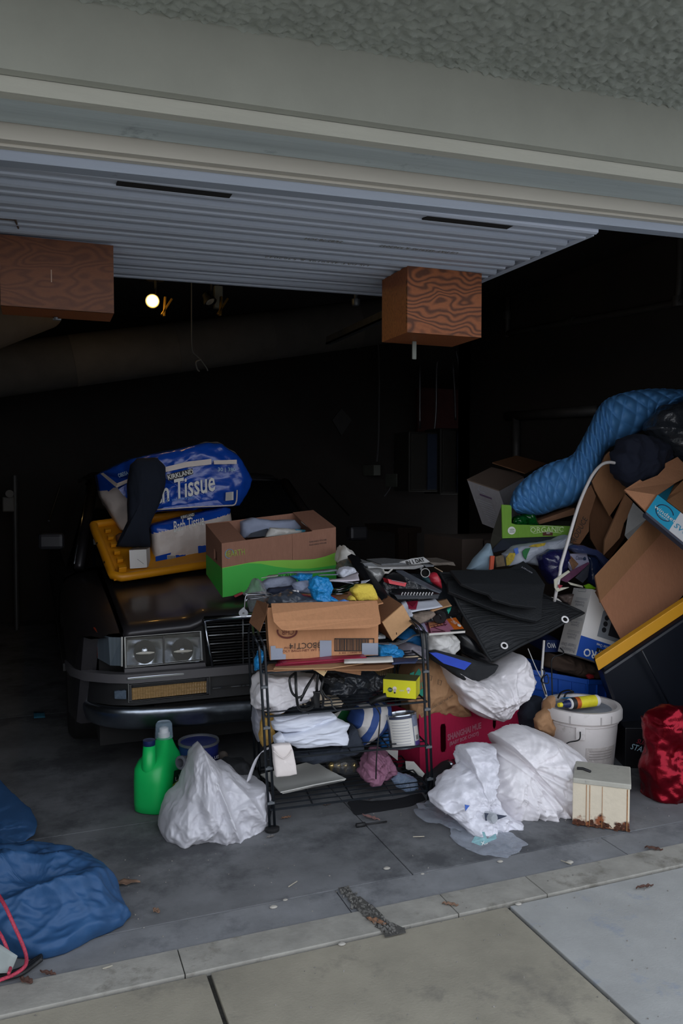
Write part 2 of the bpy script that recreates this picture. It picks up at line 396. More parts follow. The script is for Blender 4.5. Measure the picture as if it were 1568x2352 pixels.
for t, u, v, wd in (('9S PAC 4566108 & 5362047', 790, 537, .50), ('9S/87/78B  HUC PAC 4559195 & 5362047', 690, 591, .46)):
    pass
for t, y, xc, wd in (('24/82/78 SCH', 2.505, .90, .13), ('US PAT 4559195 & 5362042', 2.505, 1.25, .30), ('US PAT 4559195 & 5362042', 2.765, .97, .40)):
    lettering(t, (xc, y, dz(y)-.0075+.016*(xc-.77)), (-1, 0, -.016), (0, 1, 0), wd, .022, m_stamp, door, off=.004)
# side lintel on the right behind the door, the garage track
m_galv = mat('dull_galvanised_steel', '#6f7378', .45, metal=.7, var=.2, vs=20)
b = MB().para((1.79, 2.35, 2.06), (.035, 0, 0), (0, 2.6, .02), (0, 0, .012)).para((1.79, 2.35, 2.06), (.004, 0, 0), (0, 2.6, .02), (0, 0, .05))
one('door_track', 'straight grey steel track hung beside the right edge of the overhead door', 'track', b, m_galv)
# plywood boxes hung under the door
def plymat(name, c1, c2, sc, dist, st):
    m = bpy.data.materials.new(name); m.use_nodes = True
    N, L = m.node_tree.nodes, m.node_tree.links; p = N['Principled BSDF']; p.inputs['Roughness'].default_value = .6
    t = N.new('ShaderNodeTexCoord'); mp = N.new('ShaderNodeMapping'); mp.inputs['Scale'].default_value = st; L.new(t.outputs['Object'], mp.inputs[0])
    n = N.new('ShaderNodeTexNoise'); n.inputs['Scale'].default_value = sc; n.inputs['Detail'].default_value = 2; n.inputs['Distortion'].default_value = dist; L.new(mp.outputs[0], n.inputs[0])
    mu = N.new('ShaderNodeMath'); mu.operation = 'MULTIPLY'; mu.inputs[1].default_value = 17; L.new(n.outputs[0], mu.inputs[0])
    fr = N.new('ShaderNodeMath'); fr.operation = 'PINGPONG'; fr.inputs[1].default_value = .5; L.new(mu.outputs[0], fr.inputs[0])
    r = N.new('ShaderNodeValToRGB'); L.new(fr.outputs[0], r.inputs[0])
    r.color_ramp.elements[0].position = .08; r.color_ramp.elements[1].position = .38; r.color_ramp.elements[0].color = lin(c2); r.color_ramp.elements[1].color = lin(c1)
    n2 = N.new('ShaderNodeTexNoise'); n2.inputs['Scale'].default_value = 90; L.new(mp.outputs[0], n2.inputs[0])
    mx = N.new('ShaderNodeMix'); mx.data_type = 'RGBA'; mx.blend_type = 'MULTIPLY'; mx.inputs['Factor'].default_value = .35
    L.new(r.outputs[0], mx.inputs['A']); L.new(n2.outputs[0], mx.inputs['B']); L.new(mx.outputs['Result'], p.inputs['Base Color'])
    return m
def plymat2(name, c1, c2, k):
    m = plymat(name, c1, c2, 3, .3, (1, 1, 1)); N, L = m.node_tree.nodes, m.node_tree.links
    mu = [n for n in N if n.type == 'MATH' and n.operation == 'MULTIPLY'][0]; nz = mu.inputs[0].links[0].from_node
    nz.inputs['Scale'].default_value = 7; nz.inputs['Detail'].default_value = 1.5; nz.inputs['Distortion'].default_value = .2
    mp = nz.inputs['Vector'].links[0].from_node; mp.inputs['Scale'].default_value = (.9, 1, 1.5)
    t = mp.inputs[0].links[0].from_node; sx = N.new('ShaderNodeSeparateXYZ'); L.new(t.outputs['Object'], sx.inputs[0])
    a = N.new('ShaderNodeMath'); a.operation = 'MULTIPLY_ADD'; a.inputs[1].default_value = k; L.new(sx.outputs['Z'], a.inputs[0]); L.new(nz.outputs[0], a.inputs[2]); L.new(a.outputs[0], mu.inputs[0])
    mu.inputs[1].default_value = 9; return m
m_ply = plymat2('fir_plywood', '#a05c32', '#5e3116', 4.2) if True else plymat('fir_plywood', '#a05c32', '#623418', 2.3, .35, (1, 1, 2.4))
m_plyd = plymat('dark_fir_plywood', '#704023', '#5c321b', 3, .2, (1, 1, 3))
m_ply2 = plymat('plain_fir_board', '#a45f33', '#7d4524', 9, .1, (6, 6, .8))
def plybox(x0, x1, y0, y1, z0, z1, label, mf):
    t = thing('plywood_box', label, 'wooden box', ((x0+x1)/2, y0, z0), 'plywood boxes under the overhead door')
    MB().box(x0, x1, y0, y0+.012, z0, z1).build('front_panel', mf, t)
    MB().box(x0, x0+.012, y0+.012, y1, z0, z1).build('side_panel', m_ply2, t)
    MB().box(x1-.012, x1, y0+.012, y1, z0, z1).build('side_panel', m_ply2, t)
    MB().box(x0+.012, x1-.012, y1-.012, y1, z0, z1).build('back_panel', m_ply2, t)
    MB().box(x0+.012, x1-.012, y0+.012, y1-.012, z0, z0+.012).build('bottom_panel', m_ply2, t)
    return t
plybox(1.315, 1.635, 2.735, 2.97, 1.752, 2.0, 'orange plywood box with bold cathedral grain hanging under the right of the door', m_ply)
t = plybox(-.095, .253, 2.775, 2.93, 1.752, 1.975, 'darker brown plywood box hanging under the left end of the door', m_plyd)
MB().tube([at(128, 735, 2.9), at(128, 729, 2.9)], .008, 8).tube([at(140, 734, 2.9), at(122, 733, 2.9)], .004, 6).build('bolt', m_galv, t)
MB().para(at(117, 648, 2.7745), (.003, 0, 0), (0, .0005, 0), (0, 0, .04)).build('scuff_mark', mat('pale_scuff', '#a08a78', .8), t)
# ---- ducts, lamps, pipes and panels in the dark
m_duct = mat('dusty_grey_duct', '#4a4642', .85, var=.15, vs=8)
def ductrun(name, label, p, q, r, mt=m_duct, cat='duct', rings=0):
    b = MB(); d = (V(q)-V(p)); L_ = d.length
    prof = [(r, 0)]
    for i in range(rings): h = L_*(i+1)/(rings+1); prof += [(r, h-.006), (r*1.025, h), (r, h+.006)]
    prof += [(r, L_)]
    return one(name, label, cat, b.lathe(prof, p, d, 40), mt, ang=40)
ductrun('air_duct', 'long fat grey duct sloping up to the right across the dark garage', at(-90, 862, 5.4), at(1000, 722, 5.4), .165, rings=4)
ductrun('pipe_elbow', 'short stub of grey duct below the left plywood box', at(-260, 812, 3.9), at(92, 690, 4.5), .15, rings=1)
m_blackmetal = mat('black_metal', '#17181a', .5, metal=.3, var=.1)
m_glass = mat('lamp_glass', '#e8e2d0', .1, var=0, trans=.6)
def flood(u, v, Y, lit, label, s_=.72):
    c = at(u, v, Y); t = thing('floodlight', label, 'lamp', c+V((0, 0, .1)), 'floodlights behind the overhead door')
    d = (V((-.12, -1, -.28)) if lit else V((.45, -.5, -1.0))).normalized()
    MB().lathe([(r*s_, h*s_) for r, h in ((.0, -.06), (.03, -.06), (.034, -.03), (.05, .0), (.055, .025), (.05, .025), (.045, .005))], c, d, 24).build('lamp_head', m_blackmetal, t, ang=40)
    if lit:
        MB().lathe([(0, .010), (.022, .010), (.032, .004)], c, d, 24).build('bulb', mat('lit_warm_bulb', '#ffb347', .3, var=0, emit=16), t, smooth=True)
    else:
        MB().lathe([(0, .014), (.02, .016), (.034, .008)], c, d, 24).build('bulb', m_glass, t, smooth=True)
    MB().tube(smooth_path([c-d*.05, c+V((.02, .03, .06)), c+V((.02, .02, .13))], 5), .009, 8).build('arm', m_blackmetal, t)
    MB().lathe([(0, 0), (.05, 0), (.05, .03), (0, .03)], c+V((.02, .02, .12)), (0, 0, 1), 20).build('mounting_plate', m_blackmetal, t)
    MB().tube([c+V((.02, .02, .14)), V((c.x+.02, c.y+.02, 2.625))], .009, 8).build('ceiling_stem', m_blackmetal, t)
    for k in (0, 1):
        e = c+V((.065+.012*k, -.01, -.03+.0*k)); MB().cbox(e, .012, .03, .11, Euler((0, .06+.5*k, 0)).to_matrix()).build('barn_door', mat('brass_flap', '#8a6a2a', .35, metal=.8), t, bevel=.002)
    return t
flood(350, 691, 4.6, True, 'lit floodlight glowing warm yellow behind the door edge')
l = bpy.data.lights.new('bulb_light', 'POINT'); l.energy = .8; l.color = (1, .62, .2); l.shadow_soft_size = .03
lo = bpy.data.objects.new('bulb_light', l); COL.objects.link(lo); lo.location = at(346, 692, 4.6)+V((-.01, -.06, -.02)); lo['kind'] = 'helper'
flood(480, 690, 4.6, False, 'unlit floodlight pointing down right of the glowing one')
b = MB().para(at(493, 706, 4.7), (.05, 0, 0), (0, .05, 0), (0, 0, .13)).box(at(493, 706, 4.7).x+.018, at(493, 706, 4.7).x+.032, 4.715, 4.73, at(493, 706, 4.7).z+.12, 2.622); one('junction_box', 'pale grey junction box behind the unlit floodlight', 'box', b, mat('grey_box', '#6c706a', .6), bevel=.004)
b = MB().tube([V((at(440, 668, 4.3).x, 4.3, 2.622)), at(440, 668, 4.3)], .0035, 6).tube(smooth_path([at(440, 668, 4.3), at(440, 740, 4.3), at(441, 802, 4.3), at(452, 818, 4.3), at(462, 828, 4.28), at(474, 845, 4.27), at(477, 852, 4.27)], 5), .0035, 6).tube(smooth_path([at(462, 826, 4.28), at(450, 832, 4.28), at(453, 848, 4.28), at(458, 853, 4.28)], 4), .004, 6)
one('pull_cord', 'thin hanging pull cord ending in a knotted loop before the duct', 'cord', b, mat('grey_cord', '#55524c', .8))
b = MB().lathe([(.02, 0), (.026, .01), (.026, .04), (.012, .045), (.012, 2.622-at(817, 703, 4.4).z)], at(817, 703, 4.4), (0, 0, 1), 16); one('sprinkler_head', 'small pale knob hanging below the door edge left of the plywood box', 'knob', b, m_galv, ang=40)
m_conduit = mat('steel_conduit', '#8d8d90', .35, metal=.75, var=.15)
YB = 7.0
def conduit(pts, label, r=.011, Y=YB-.12):
    one('conduit', label, 'pipe', MB().tube(smooth_path([at(u, v, Y) for u, v in pts], 5), r, 8), m_conduit, 'steel conduits above the electrical cabinets', smooth=True)
conduit([(964, 838), (964, 985)], 'leftmost straight conduit rising from the left dark cabinet')
conduit([(1004, 830), (1002, 860), (1001, 945), (997, 988)], 'conduit with a slight bend, second from the left over the cabinets')
conduit([(1040, 838), (1044, 900), (1046, 965)], 'middle conduit leaning left above the right dark cabinet')
conduit([(1046, 800), (1056, 858), (1068, 985)], 'long leaning conduit crossing above the right dark cabinet')
conduit([(1080, 860), (1081, 930), (1076, 985)], 'rightmost conduit bending in at the foot above the cabinets')
b = MB().tube([V((at(868, 792, 6.8).x, 6.8, 2.622)), at(868, 792, 6.8)], .008, 6).tube(smooth_path([at(868, 792, 6.8), at(870, 850, 6.8), at(869, 1005, 6.8), at(865, 1060, 6.8)], 5), .008, 6)
one('hanging_wire', 'long pale wire hanging down the back wall left of the cabinets', 'wire', b, m_conduit)
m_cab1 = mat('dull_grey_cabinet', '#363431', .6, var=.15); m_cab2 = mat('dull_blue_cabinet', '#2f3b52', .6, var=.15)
def cabinet(x0u, x1u, v0, v1, label, u2):
    p, q = at(x0u, v1, YB-.35), at(x1u, v0, YB-.35); r = at(u2, v0, YB-.35)
    t = thing('electrical_cabinet', label, 'cabinet', p, 'electrical cabinets on the back wall')
    MB().box(p.x, q.x, YB-.35, YB-.02, p.z, q.z).build('body', m_cab1, t, bevel=.01)
    MB().box(r.x, q.x-.02, YB-.37, YB-.351, p.z+.02, q.z-.02).build('door', m_cab2, t, bevel=.004)
    MB().box(p.x+.02, r.x-.012, YB-.365, YB-.351, p.z+.02, q.z-.02).build('door', m_cab1, t, bevel=.004)
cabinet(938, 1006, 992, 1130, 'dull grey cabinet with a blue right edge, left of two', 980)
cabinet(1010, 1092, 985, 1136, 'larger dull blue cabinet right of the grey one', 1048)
b = MB().box(at(962, 0, 7.15).x, at(1115, 0, 7.15).x, 7.14, 7.195, at(0, 1010, 7.1).z, at(0, 845, 7.1).z)
one('plywood_backboard', 'dark reddish backboard on the wall above the cabinets', 'board', b, mat('red_brown_board', '#4a2320', .85, var=.2))
for u, v, wu, hv, lab in ((866, 1080, 16, 24, 'small dark switch box at the foot of the hanging wire'), (918, 1103, 14, 30, 'narrow pale switch box left of the cabinets'), (952, 811, 10, 28, 'small blue grey bracket plate hanging below the orange plywood box')):
    Y_ = 6.9 if v > 1000 else 2.90
    p = at(u-wu/2, v+hv/2, Y_); q = at(u+wu/2, v-hv/2, Y_); one('switch_box' if v > 1000 else 'bracket_plate', lab, 'box' if v > 1000 else 'bracket', MB().box(p.x, q.x, Y_, Y_+(.27 if v > 1000 else .008), p.z, q.z if v > 1000 else 1.753), mat('grey_box', '#6c706a', .6), bevel=.005)
b = MB().tube(smooth_path([at(904, 1060, 7.1), at(900, 1110, 7.1), at(882, 1140, 7.1)], 5), .006, 6); one('loose_wire', 'loose thin wire curling beside the narrow switch box', 'wire', b, m_conduit)
# grey water pipe on the right-hand wall
m_pipe = mat('old_grey_pipe', '#4b4a4a', .55, metal=.4, var=.2)
t = thing('wall_pipe', 'grey water pipe with elbows running along the right-hand wall', 'pipe', (3.4, 3.6, 1.9))
def xw(u, v, x=3.45):
    d = ray(u, v); return V((0, 0, CAM_H))+d*(x/d.x)
e1 = xw(1556, 692); e2 = xw(1165, 766)
MB().tube(smooth_path([V((e1.x, e1.y-.02, 2.61)), e1+V((0, -.01, .06)), e1+V((0, .03, .0)), e1+V((0, .1, -.003)), e2], 6), .022, 12).build('main_pipe', m_pipe, t, smooth=True)
MB().tube([e2+V((0, 0, -.03)), V((e2.x, e2.y, 2.61))], .022, 12).build('riser', m_pipe, t, smooth=True)
for p, d in ((e1+V((0, 0, 0)), 0), (e1.lerp(e2, .55), 1), (e2+V((0, 0, .14)), 0)):
    MB().lathe([(.03, -.03), (.032, -.02), (.032, .02), (.03, .03)], p, (e2-e1) if d else (0, 0, 1), 14).build('coupling', m_pipe, t, ang=40)
one('rail_pipe', 'level dark pipe low on the right-hand wall above the quilt', 'pipe', MB().tube([xw(1372, 943, 3.44), xw(1165, 956, 3.44)], .035, 12).tube([xw(1185, 958, 3.44), xw(1185, 1120, 3.44)], .03, 10), m_pipe, smooth=True)
# timber post and low shelf in the back
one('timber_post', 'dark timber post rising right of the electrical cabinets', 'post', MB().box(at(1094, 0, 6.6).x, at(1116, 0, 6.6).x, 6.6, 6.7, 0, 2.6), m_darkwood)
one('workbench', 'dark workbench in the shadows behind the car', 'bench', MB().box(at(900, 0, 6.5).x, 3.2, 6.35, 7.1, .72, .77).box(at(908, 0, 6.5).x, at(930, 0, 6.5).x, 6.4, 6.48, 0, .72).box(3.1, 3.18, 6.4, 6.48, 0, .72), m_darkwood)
b = MB().ngon([at(763, 965, 7.0), at(784, 938, 7.0), at(808, 965, 7.0), at(784, 1000, 7.0)])
one('wall_sign', 'small dim diamond sign on the dark back wall', 'sign', MB().slab([at(763, 965, 7.15), at(784, 938, 7.15), at(808, 965, 7.15), at(784, 1000, 7.15)], .01), mat('dim_sign', '#3c3a3a', .7))
p = at(14, 1160, 6.8)
t = thing('gas_meter', 'small pale gas meter on the dark far wall at the left', 'meter', p)
MB().tube([at(34, 1092, 6.8), V((at(34, 1165, 6.8).x, 6.8, 0))], .02, 10).build('pipe', m_pipe, t); MB().cbox(at(20, 1158, 6.8), .09, .08, .12).build('body', mat('meter_grey', '#63605c', .6), t, bevel=.01); MB().lathe([(0, 0), (.03, 0), (.03, .02), (0, .02)], at(22, 1134, 6.72), (0, -1, 0), 14).build('dial', mat('meter_grey', '#63605c', .6), t)
# ================================================================== THE CAR
XC = .93
m_body = mat('dark_metallic_paint', '#29272a', .42, metal=.4, var=.10, vs=30, coat=.25, bump=.02, bs=8)
m_bodyd = mat('dusty_lower_paint', '#26262a', .45, metal=.35, var=.12, vs=14)
m_chrome = mat('chrome', '#a9adb4', .16, metal=1, var=.04, bump=.05, bs=14, bdist=.02)
m_bar = mat('scuffed_chrome', '#9098a2', .3, metal=1, var=.15, vs=20, bump=.15, bs=12, bdist=.02)
m_dull = mat('grey_bumper_plastic', '#4b494c', .45, var=.06)
m_rub = mat('black_rubber', '#141416', .6, var=.1)
m_tyre = mat('tyre_rubber', '#151515', .85, var=.15)
m_lens = mat('clear_lens', '#ffffff', .05, var=0, trans=1, bump=.10, bs=1, stretch=(260, 1, 1), bdist=.002)
m_refl = mat('lamp_reflector', '#a6abb1', .16, metal=1, var=.15, vs=14)
m_amber = mat('amber_lens', '#8f734c', .15, var=.25, vs=1, stretch=(60, 1, 200), spec=.7)
m_orange = mat('orange_lens', '#7a2a12', .2, var=.1)
m_wind = mat('dark_glass', '#0b0d10', .05, var=0, spec=.8)
car = thing('car', 'dark metallic sedan parked nose-out with junk piled on its bonnet', 'car', (XC, 3.1, 0))
def mir(mb): return MB().add([V((2*XC-p.x, p.y, p.z)) for p in mb.v], [f[::-1] for f in mb.f])
def both(name, mb, m, par=car, **k):
    a = mb.build(name, m, par, **k); c = mir(mb).build(name, m, par, **k); return a, c
# bonnet
b = MB(); rows = []
for j in range(25):
    t = j/24; y = 3.115+1.25*t; row = []
    for i in range(41):
        s_ = -1+2*i/40; x = XC+s_*(.627-.012*t)
        z = .622+.1*(t**.8)+.018*(1-s_*s_)+(.026*(1-t*.8) if abs(s_) < .50 else .026*(1-t*.8)*max(0, 1-(abs(s_)-.5)/.08))
        if j == 0: z -= .028; y = 3.100
        if j == 1: z -= .008; y = 3.104
        row.append(V((x, y, z)))
    rows.append(row)
b.grid(rows).build('bonnet', m_body, car, smooth=True, solid=.006)
# wings, bonnet seam to sill, nose to windscreen
def wing():
    b = MB(); rows = []
    ys = [3.112, 3.13, 3.17, 3.25, 3.40, 3.55, 3.70, 3.85, 4.0, 4.15, 4.38]
    for y in ys:
        t = (y-3.1)/1.28; o = max(0, (3.42-y)/.32)**2; xo = .108+.085*o; zt = .617+.1*(max(t, 0)**.8)-.006*o
        low = .24
        if 3.5 < y < 4.2: low = .30+.30*math.sqrt(max(0, 1-((y-3.85)/.36)**2))*.95
        low = min(low, zt-.09)
        row = [V((.297, y, zt-.012)), V((.290, y, zt)), V((.25, y, zt-.002)), V((.20+.03*o, y, zt-.012)), V((xo+.035, y, zt-.035)), V((xo+.012, y, zt-.07)), V((xo, y, max(low+.03, zt-.13))), V((xo-.002, y, max(low+.015, zt-.2))), V((xo+.004, y, low+.01)), V((xo+.02, y, low)), V((xo+.06, y, low))]
        if o > .55:
            for q in row:
                if q.z < .60: q.z = max(q.z, .598-.0*o)
        rows.append(row)
    return b.grid(rows)
both('wing', wing(), m_body, ang=50)
b = MB(); rows = []
for y, e, zt in ((4.38, .715, 0), (5.0, .73, 0), (6.2, .74, 0), (7.05, .735, 0)):
    rows.append([V((.30, y, e+.01)), V((.20, y, e)), V((.135, y, e-.03)), V((.105, y, e-.12)), V((.10, y, .45)), V((.115, y, .30)), V((.15, y, .2))])
both('body_side', b.grid(rows), m_bodyd, ang=45)
both('side_moulding', MB().para((.094, 3.4, .42), (0, 1.0, 0), (.012, 0, 0), (0, 0, .03)).para((.094, 4.4, .42), (0, 2.4, 0), (.008, 0, 0), (0, 0, .03)), m_rub)
# greenhouse
def gh(y, x, z): return V((x, y, z))
wl_, wr_ = .22, 2*XC-.22; rl, rr_ = .36, 2*XC-.36
MB().add([(wl_, 4.38, .735), (wr_, 4.38, .735), (rr_, 5.1, 1.20), (rl, 5.1, 1.20)], [(0, 1, 2, 3)]).build('windscreen', m_wind, car, recalc=False, solid=.006)
b = MB(); rows = []
for y, z in ((5.08, 1.195), (5.25, 1.235), (5.8, 1.25), (6.3, 1.22)):
    rows.append([V((rl-.06, y, z-.05)), V((rl, y, z-.01)), V((XC-.25, y, z+.012)), V((XC, y, z+.016)), V((XC+.25, y, z+.012)), V((rr_, y, z-.01)), V((rr_+.06, y, z-.05))])
b.grid(rows).build('roof', m_bodyd, car, smooth=True, solid=.01)
both('a_pillar', MB().tube([(.205, 4.36, .735), (.33, 5.05, 1.185)], .026, 8), m_body, smooth=True)
both('rain_gutter', MB().tube([(.185, 4.42, .75), (.30, 5.05, 1.19), (.295, 6.2, 1.19)], .008, 6), m_chrome, smooth=True)
both('side_window', MB().add([(.15, 4.6, .72), (.15, 6.2, .72), (.31, 6.1, 1.16), (.31, 5.05, 1.16)], [(0, 1, 2, 3)]), m_wind, recalc=False, solid=.005)
MB().add([(wl_, 6.95, .75), (wr_, 6.95, .75), (rr_, 6.3, 1.19), (rl, 6.3, 1.19)], [(3, 2, 1, 0)]).build('rear_window', m_wind, car, recalc=False, solid=.006)
MB().box(.2, 2*XC-.2, 6.95, 7.08, .25, .74).build('tail_panel', m_bodyd, car, bevel=.02)
both('window_trim', MB().tube([at(112, 1196, 4.55), at(140, 1110, 4.9)], .006, 6), m_chrome)
mirc = at(118, 1243, 4.4)
q = MB().cbox(mirc, .125, .07, .085, Euler((0, 0, -.15)).to_matrix()); both('wing_mirror', q, m_bodyd, bevel=.018)
both('wiper', MB().tube([(.40, 4.40, .765), (.85, 4.41, .77)], .007, 6), m_rub)
# nose: lamps, grille, bumper (left built from the photograph, right mirrored)
YF = 3.105
def fr(pts, Y=YF): return [at(u, v, Y) for u, v in pts]
def frame(mb, pts, t_in, depth, Y=YF):
    P = fr(pts, Y); c = sum(P, V((0, 0, 0)))/4
    Q = [p+(c-p)*t_in/((c-p).length) for p in P]; d = V((0, depth, 0))
    for i in range(4):
        j = (i+1) % 4; mb.add([P[i], P[j], Q[j], Q[i], P[i]+d, P[j]+d, Q[j]+d, Q[i]+d], [(0, 1, 2, 3), (7, 6, 5, 4), (0, 4, 5, 1), (3, 2, 6, 7), (0, 3, 7, 4), (1, 5, 6, 2)])
    return mb
hl = [(287, 1466), (460, 1452), (464, 1514), (289, 1532)]
both('headlamp_surround', MB().slab(fr([(282, 1456), (466, 1436), (474, 1524), (284, 1540)], YF+.035), (0, .05, 0)), m_rub)
L1 = MB().slab(fr(hl, YF-.006), (0, .010, 0)); a_, c_ = both('headlamp', L1, m_lens)
m_bright = mat('reflection_white', '#f2ecdf', .3, var=0)  # pale tone for the bright reflections in the headlamp bowls
def refl(u0, u1, v0, v1):
    b = MB(); rows = []
    for j in range(9):
        row = []
        for i in range(13):
            s_, t_ = i/12, j/8; u = u0+(u1-u0)*s_; v = v0+(v1-v0)*t_-(s_*.0)
            p = at(u, v-8*(u-287)/173, YF+.006+.040*(1-((2*s_-1)**2*.7+(2*t_-1)**2*.3))); row.append(p)
        rows.append(row)
    return b.grid(rows)
for u0, u1 in ((291, 373), (378, 459)):
    r = refl(u0, u1, 1470, 1528); r.build('reflector', m_refl, a_, smooth=True); mir(r).build('reflector', m_refl, c_, smooth=True)
    cu = (u0+u1)/2; bl = MB().lathe([(.0, -.008), (.009, -.006), (.012, .0), (.012, .014)], at(cu, 1495, YF+.016), (0, 1, 0), 12)
    bl.build('bulb_shield', m_chrome, a_); mir(bl).build('bulb_shield', m_chrome, c_)
    bb_ = MB().tube([at(cu-20, 1503-8*(cu-287)/173, YF+.012), at(cu-10, 1502-8*(cu-287)/173, YF+.008), at(cu+12, 1501-8*(cu-287)/173, YF+.008), at(cu+22, 1500-8*(cu-287)/173, YF+.012)], [.002, .005, .005, .002], 10); bb_.build('bulb', m_bright, a_, smooth=True); mir(bb_).build('bulb', m_bright, c_, smooth=True)  # pale bar stands in for a reflection, brightness put into its colour
both('headlamp_trim', frame(MB(), [(285, 1463), (462, 1449), (466, 1517), (287, 1535)], .006, .016, YF-.010), m_chrome)
both('headlamp_divider', MB().slab(fr([(374, 1461), (377, 1461), (379, 1523), (376, 1523)], YF-.002), (0, .008, 0)), m_dull)
b = MB()
cl_t = [at(278, 1464, YF-.004), at(250, 1463, YF+.012), at(224, 1452, YF+.075), at(216, 1441, YF+.13)]
cl_b = [at(278, 1529, YF-.004), at(254, 1528, YF+.012), at(226, 1512, YF+.075), at(217, 1498, YF+.13)]
b.grid([cl_t[:3], cl_b[:3]]); a_, c_ = both('corner_lamp', b, mat('corner_lens', '#4a535b', .12, var=.2, vs=1, stretch=(140, 1, 1), spec=.8), solid=.006)
g = MB().grid([cl_t[2:], cl_b[2:]]); g.build('amber_end', m_orange, a_, solid=.006); mir(g).build('amber_end', m_orange, c_, solid=.006)
both('corner_lamp_trim', MB().slab(fr([(278, 1463), (282, 1463), (282, 1531), (278, 1531)], YF-.012), (0, .02, 0)), m_chrome)
both('lamp_panel', MB().slab(fr([(286, 1537), (471, 1522), (473, 1531), (286, 1546)], YF-.004), (0, .04, 0)), m_dull)
b = MB()
pl = [(YF-.0, (205, 1515), (205, 1540)), ]
wr = [(3.42, .112, .46), (3.28, .128, .462), (3.18, .175, .463), (3.11, .255, .464), (3.075, .33, .464), (3.072, XC, .462)]
def wrap(z0, z1, out, ya=0):
    b = MB(); R_ = [[V((x-out*(1 if y > 3.12 else .5), y-out+ya, z)) for y, x, _ in wr] for z in (z0, z1)]
    R_.insert(0, [p+V((.03, .03, 0)) for p in R_[0]]); R_.append([p+V((.03, .03, 0)) for p in R_[-1]])
    return b.grid(R_)
both('bumper_top', wrap(.428, .462, .012), m_dull, ang=60)
both('bumper_trim', MB().slab(fr([(292, 1557), (464, 1541), (465, 1547), (292, 1563)], 3.062), (0, .012, 0)), m_chrome, bevel=.002)
both('bumper_core', wrap(.335, .43, -.016), m_rub, ang=60)
fo_ = [(296, 1573), (480, 1556), (480, 1594), (297, 1612)]
both('fog_lamp_trim', frame(MB(), fo_, .010, .03, 3.07), mat('satin_black', '#2a2a2d', .3, var=0), bevel=.002)
rows = []
for j in range(7):
    row = []
    for i in range(121):
        s_ = i/120; top, bot = V((299+176*s_, 1581-17*s_, 0)), V((300+175*s_, 1608-18*s_, 0)); q = top.lerp(bot, j/6)
        row.append(at(q.x, q.y, 3.076+.003*abs(math.sin(s_*math.pi*30))+.001*(j % 2)))
    rows.append(row)
both('fog_lamp', MB().grid(rows), m_amber, solid=.004)
both('fog_lamp_bezel', frame(MB(), [(294, 1571), (482, 1554), (482, 1596), (295, 1614)], .002, .01, 3.066), m_chrome)
both('side_marker', MB().slab([at(262, 1588, 3.10), at(290, 1586, 3.07), at(290, 1607, 3.07), at(263, 1606, 3.10)], (0, .02, 0)), mat('smoked_lens', '#54606e', .12, var=.3, vs=60), bevel=.003)
# chrome lower bar with a dent, wrapped round the corner
b = MB(); rows = []
for j, (z, o_) in enumerate(((.326, -.012), (.334, .002), (.333, .016), (.322, .025), (.300, .020), (.270, .010), (.254, .004), (.248, -.010))):
    row = []
    for i, (y, x) in enumerate(((3.40, .150), (3.25, .170), (3.15, .215), (3.095, .285), (3.07, .36), (3.064, .45), (3.062, .55), (3.066, .63), (3.076, .70), (3.070, .80), (3.064, XC))):
        zz = z-(.02*(x-.28)/.6 if x > .28 else 0)+noise.noise(V((x*9, z*20, 1)))*.006*(1 if x > .5 else .3)
        row.append(V((x-o_*.6*(y > 3.09), y-o_+noise.noise(V((x*14, z*30, 5)))*.010*(1 if x > .5 else .2), zz)))
    rows.append(row)
b.grid(rows).build('bumper_bar', m_bar, car, smooth=True, solid=.004, sub=1)
mir(b).build('bumper_bar', m_bar, car, smooth=True, solid=.004, sub=1)
MB().para((.42, 3.16, .16), (2*XC-.84, 0, 0), (0, .03, 0), (0, -.04, .16)).build('valance', m_black, car)
# grille
gx0, gx1 = at(468, 1426, 3.085).x, 2*XC-at(468, 1426, 3.085).x
zt, zb = .652, .448; ins = .035
grille = MB().box(gx0+.01, gx1-.01, 3.15, 3.16, zb, zt).build('grille', m_black, car)
b = MB(); P = [V((gx0, 3.085, zt)), V((gx1, 3.085, zt)), V((gx1-ins, 3.085, zb)), V((gx0+ins, 3.085, zb))]
for i in range(4):
    p, q = P[i], P[(i+1) % 4]; b.tube([p, q], .011 if i == 0 else .0065, 8)
b.build('grille_frame', m_chrome, car, smooth=True)
for k in range(5):
    t = (k+1)/6; z = zt+(zb-zt)*t; x0 = gx0+ins*t
    MB().para((x0, 3.092, z-.002), (gx1-gx0-2*ins*t, 0, 0), (0, .03, .004), (0, 0, .004)).build('slat', m_chrome, grille)
for k in range(18):
    t = (k+.5)/18; z = zt+(zb-zt)*t; x0 = gx0+ins*t+.006
    MB().para((x0, 3.118, z-.001), (gx1-gx0-2*ins*t-.012, 0, 0), (0, .02, .003), (0, 0, .0022)).build('fine_slat', m_rub, grille)
for u in (558, 640, 720): MB().box(at(u, 1480, 3.09).x-.0025, at(u, 1480, 3.09).x+.0025, 3.09, 3.12, zb, zt).build('grille_bar', m_chrome, grille)
MB().slab([V((gx0-.01, 3.095, .43)), V((gx1+.01, 3.095, .43)), V((gx1+.0, 3.095, .385)), V((gx0+.0, 3.095, .385))], (0, .03, 0)).build('number_plate_panel', m_dull, car)
MB().box(gx0+.03, gx1-.03, 3.07, 3.08, .376, .380).build('lower_trim', m_chrome, car)
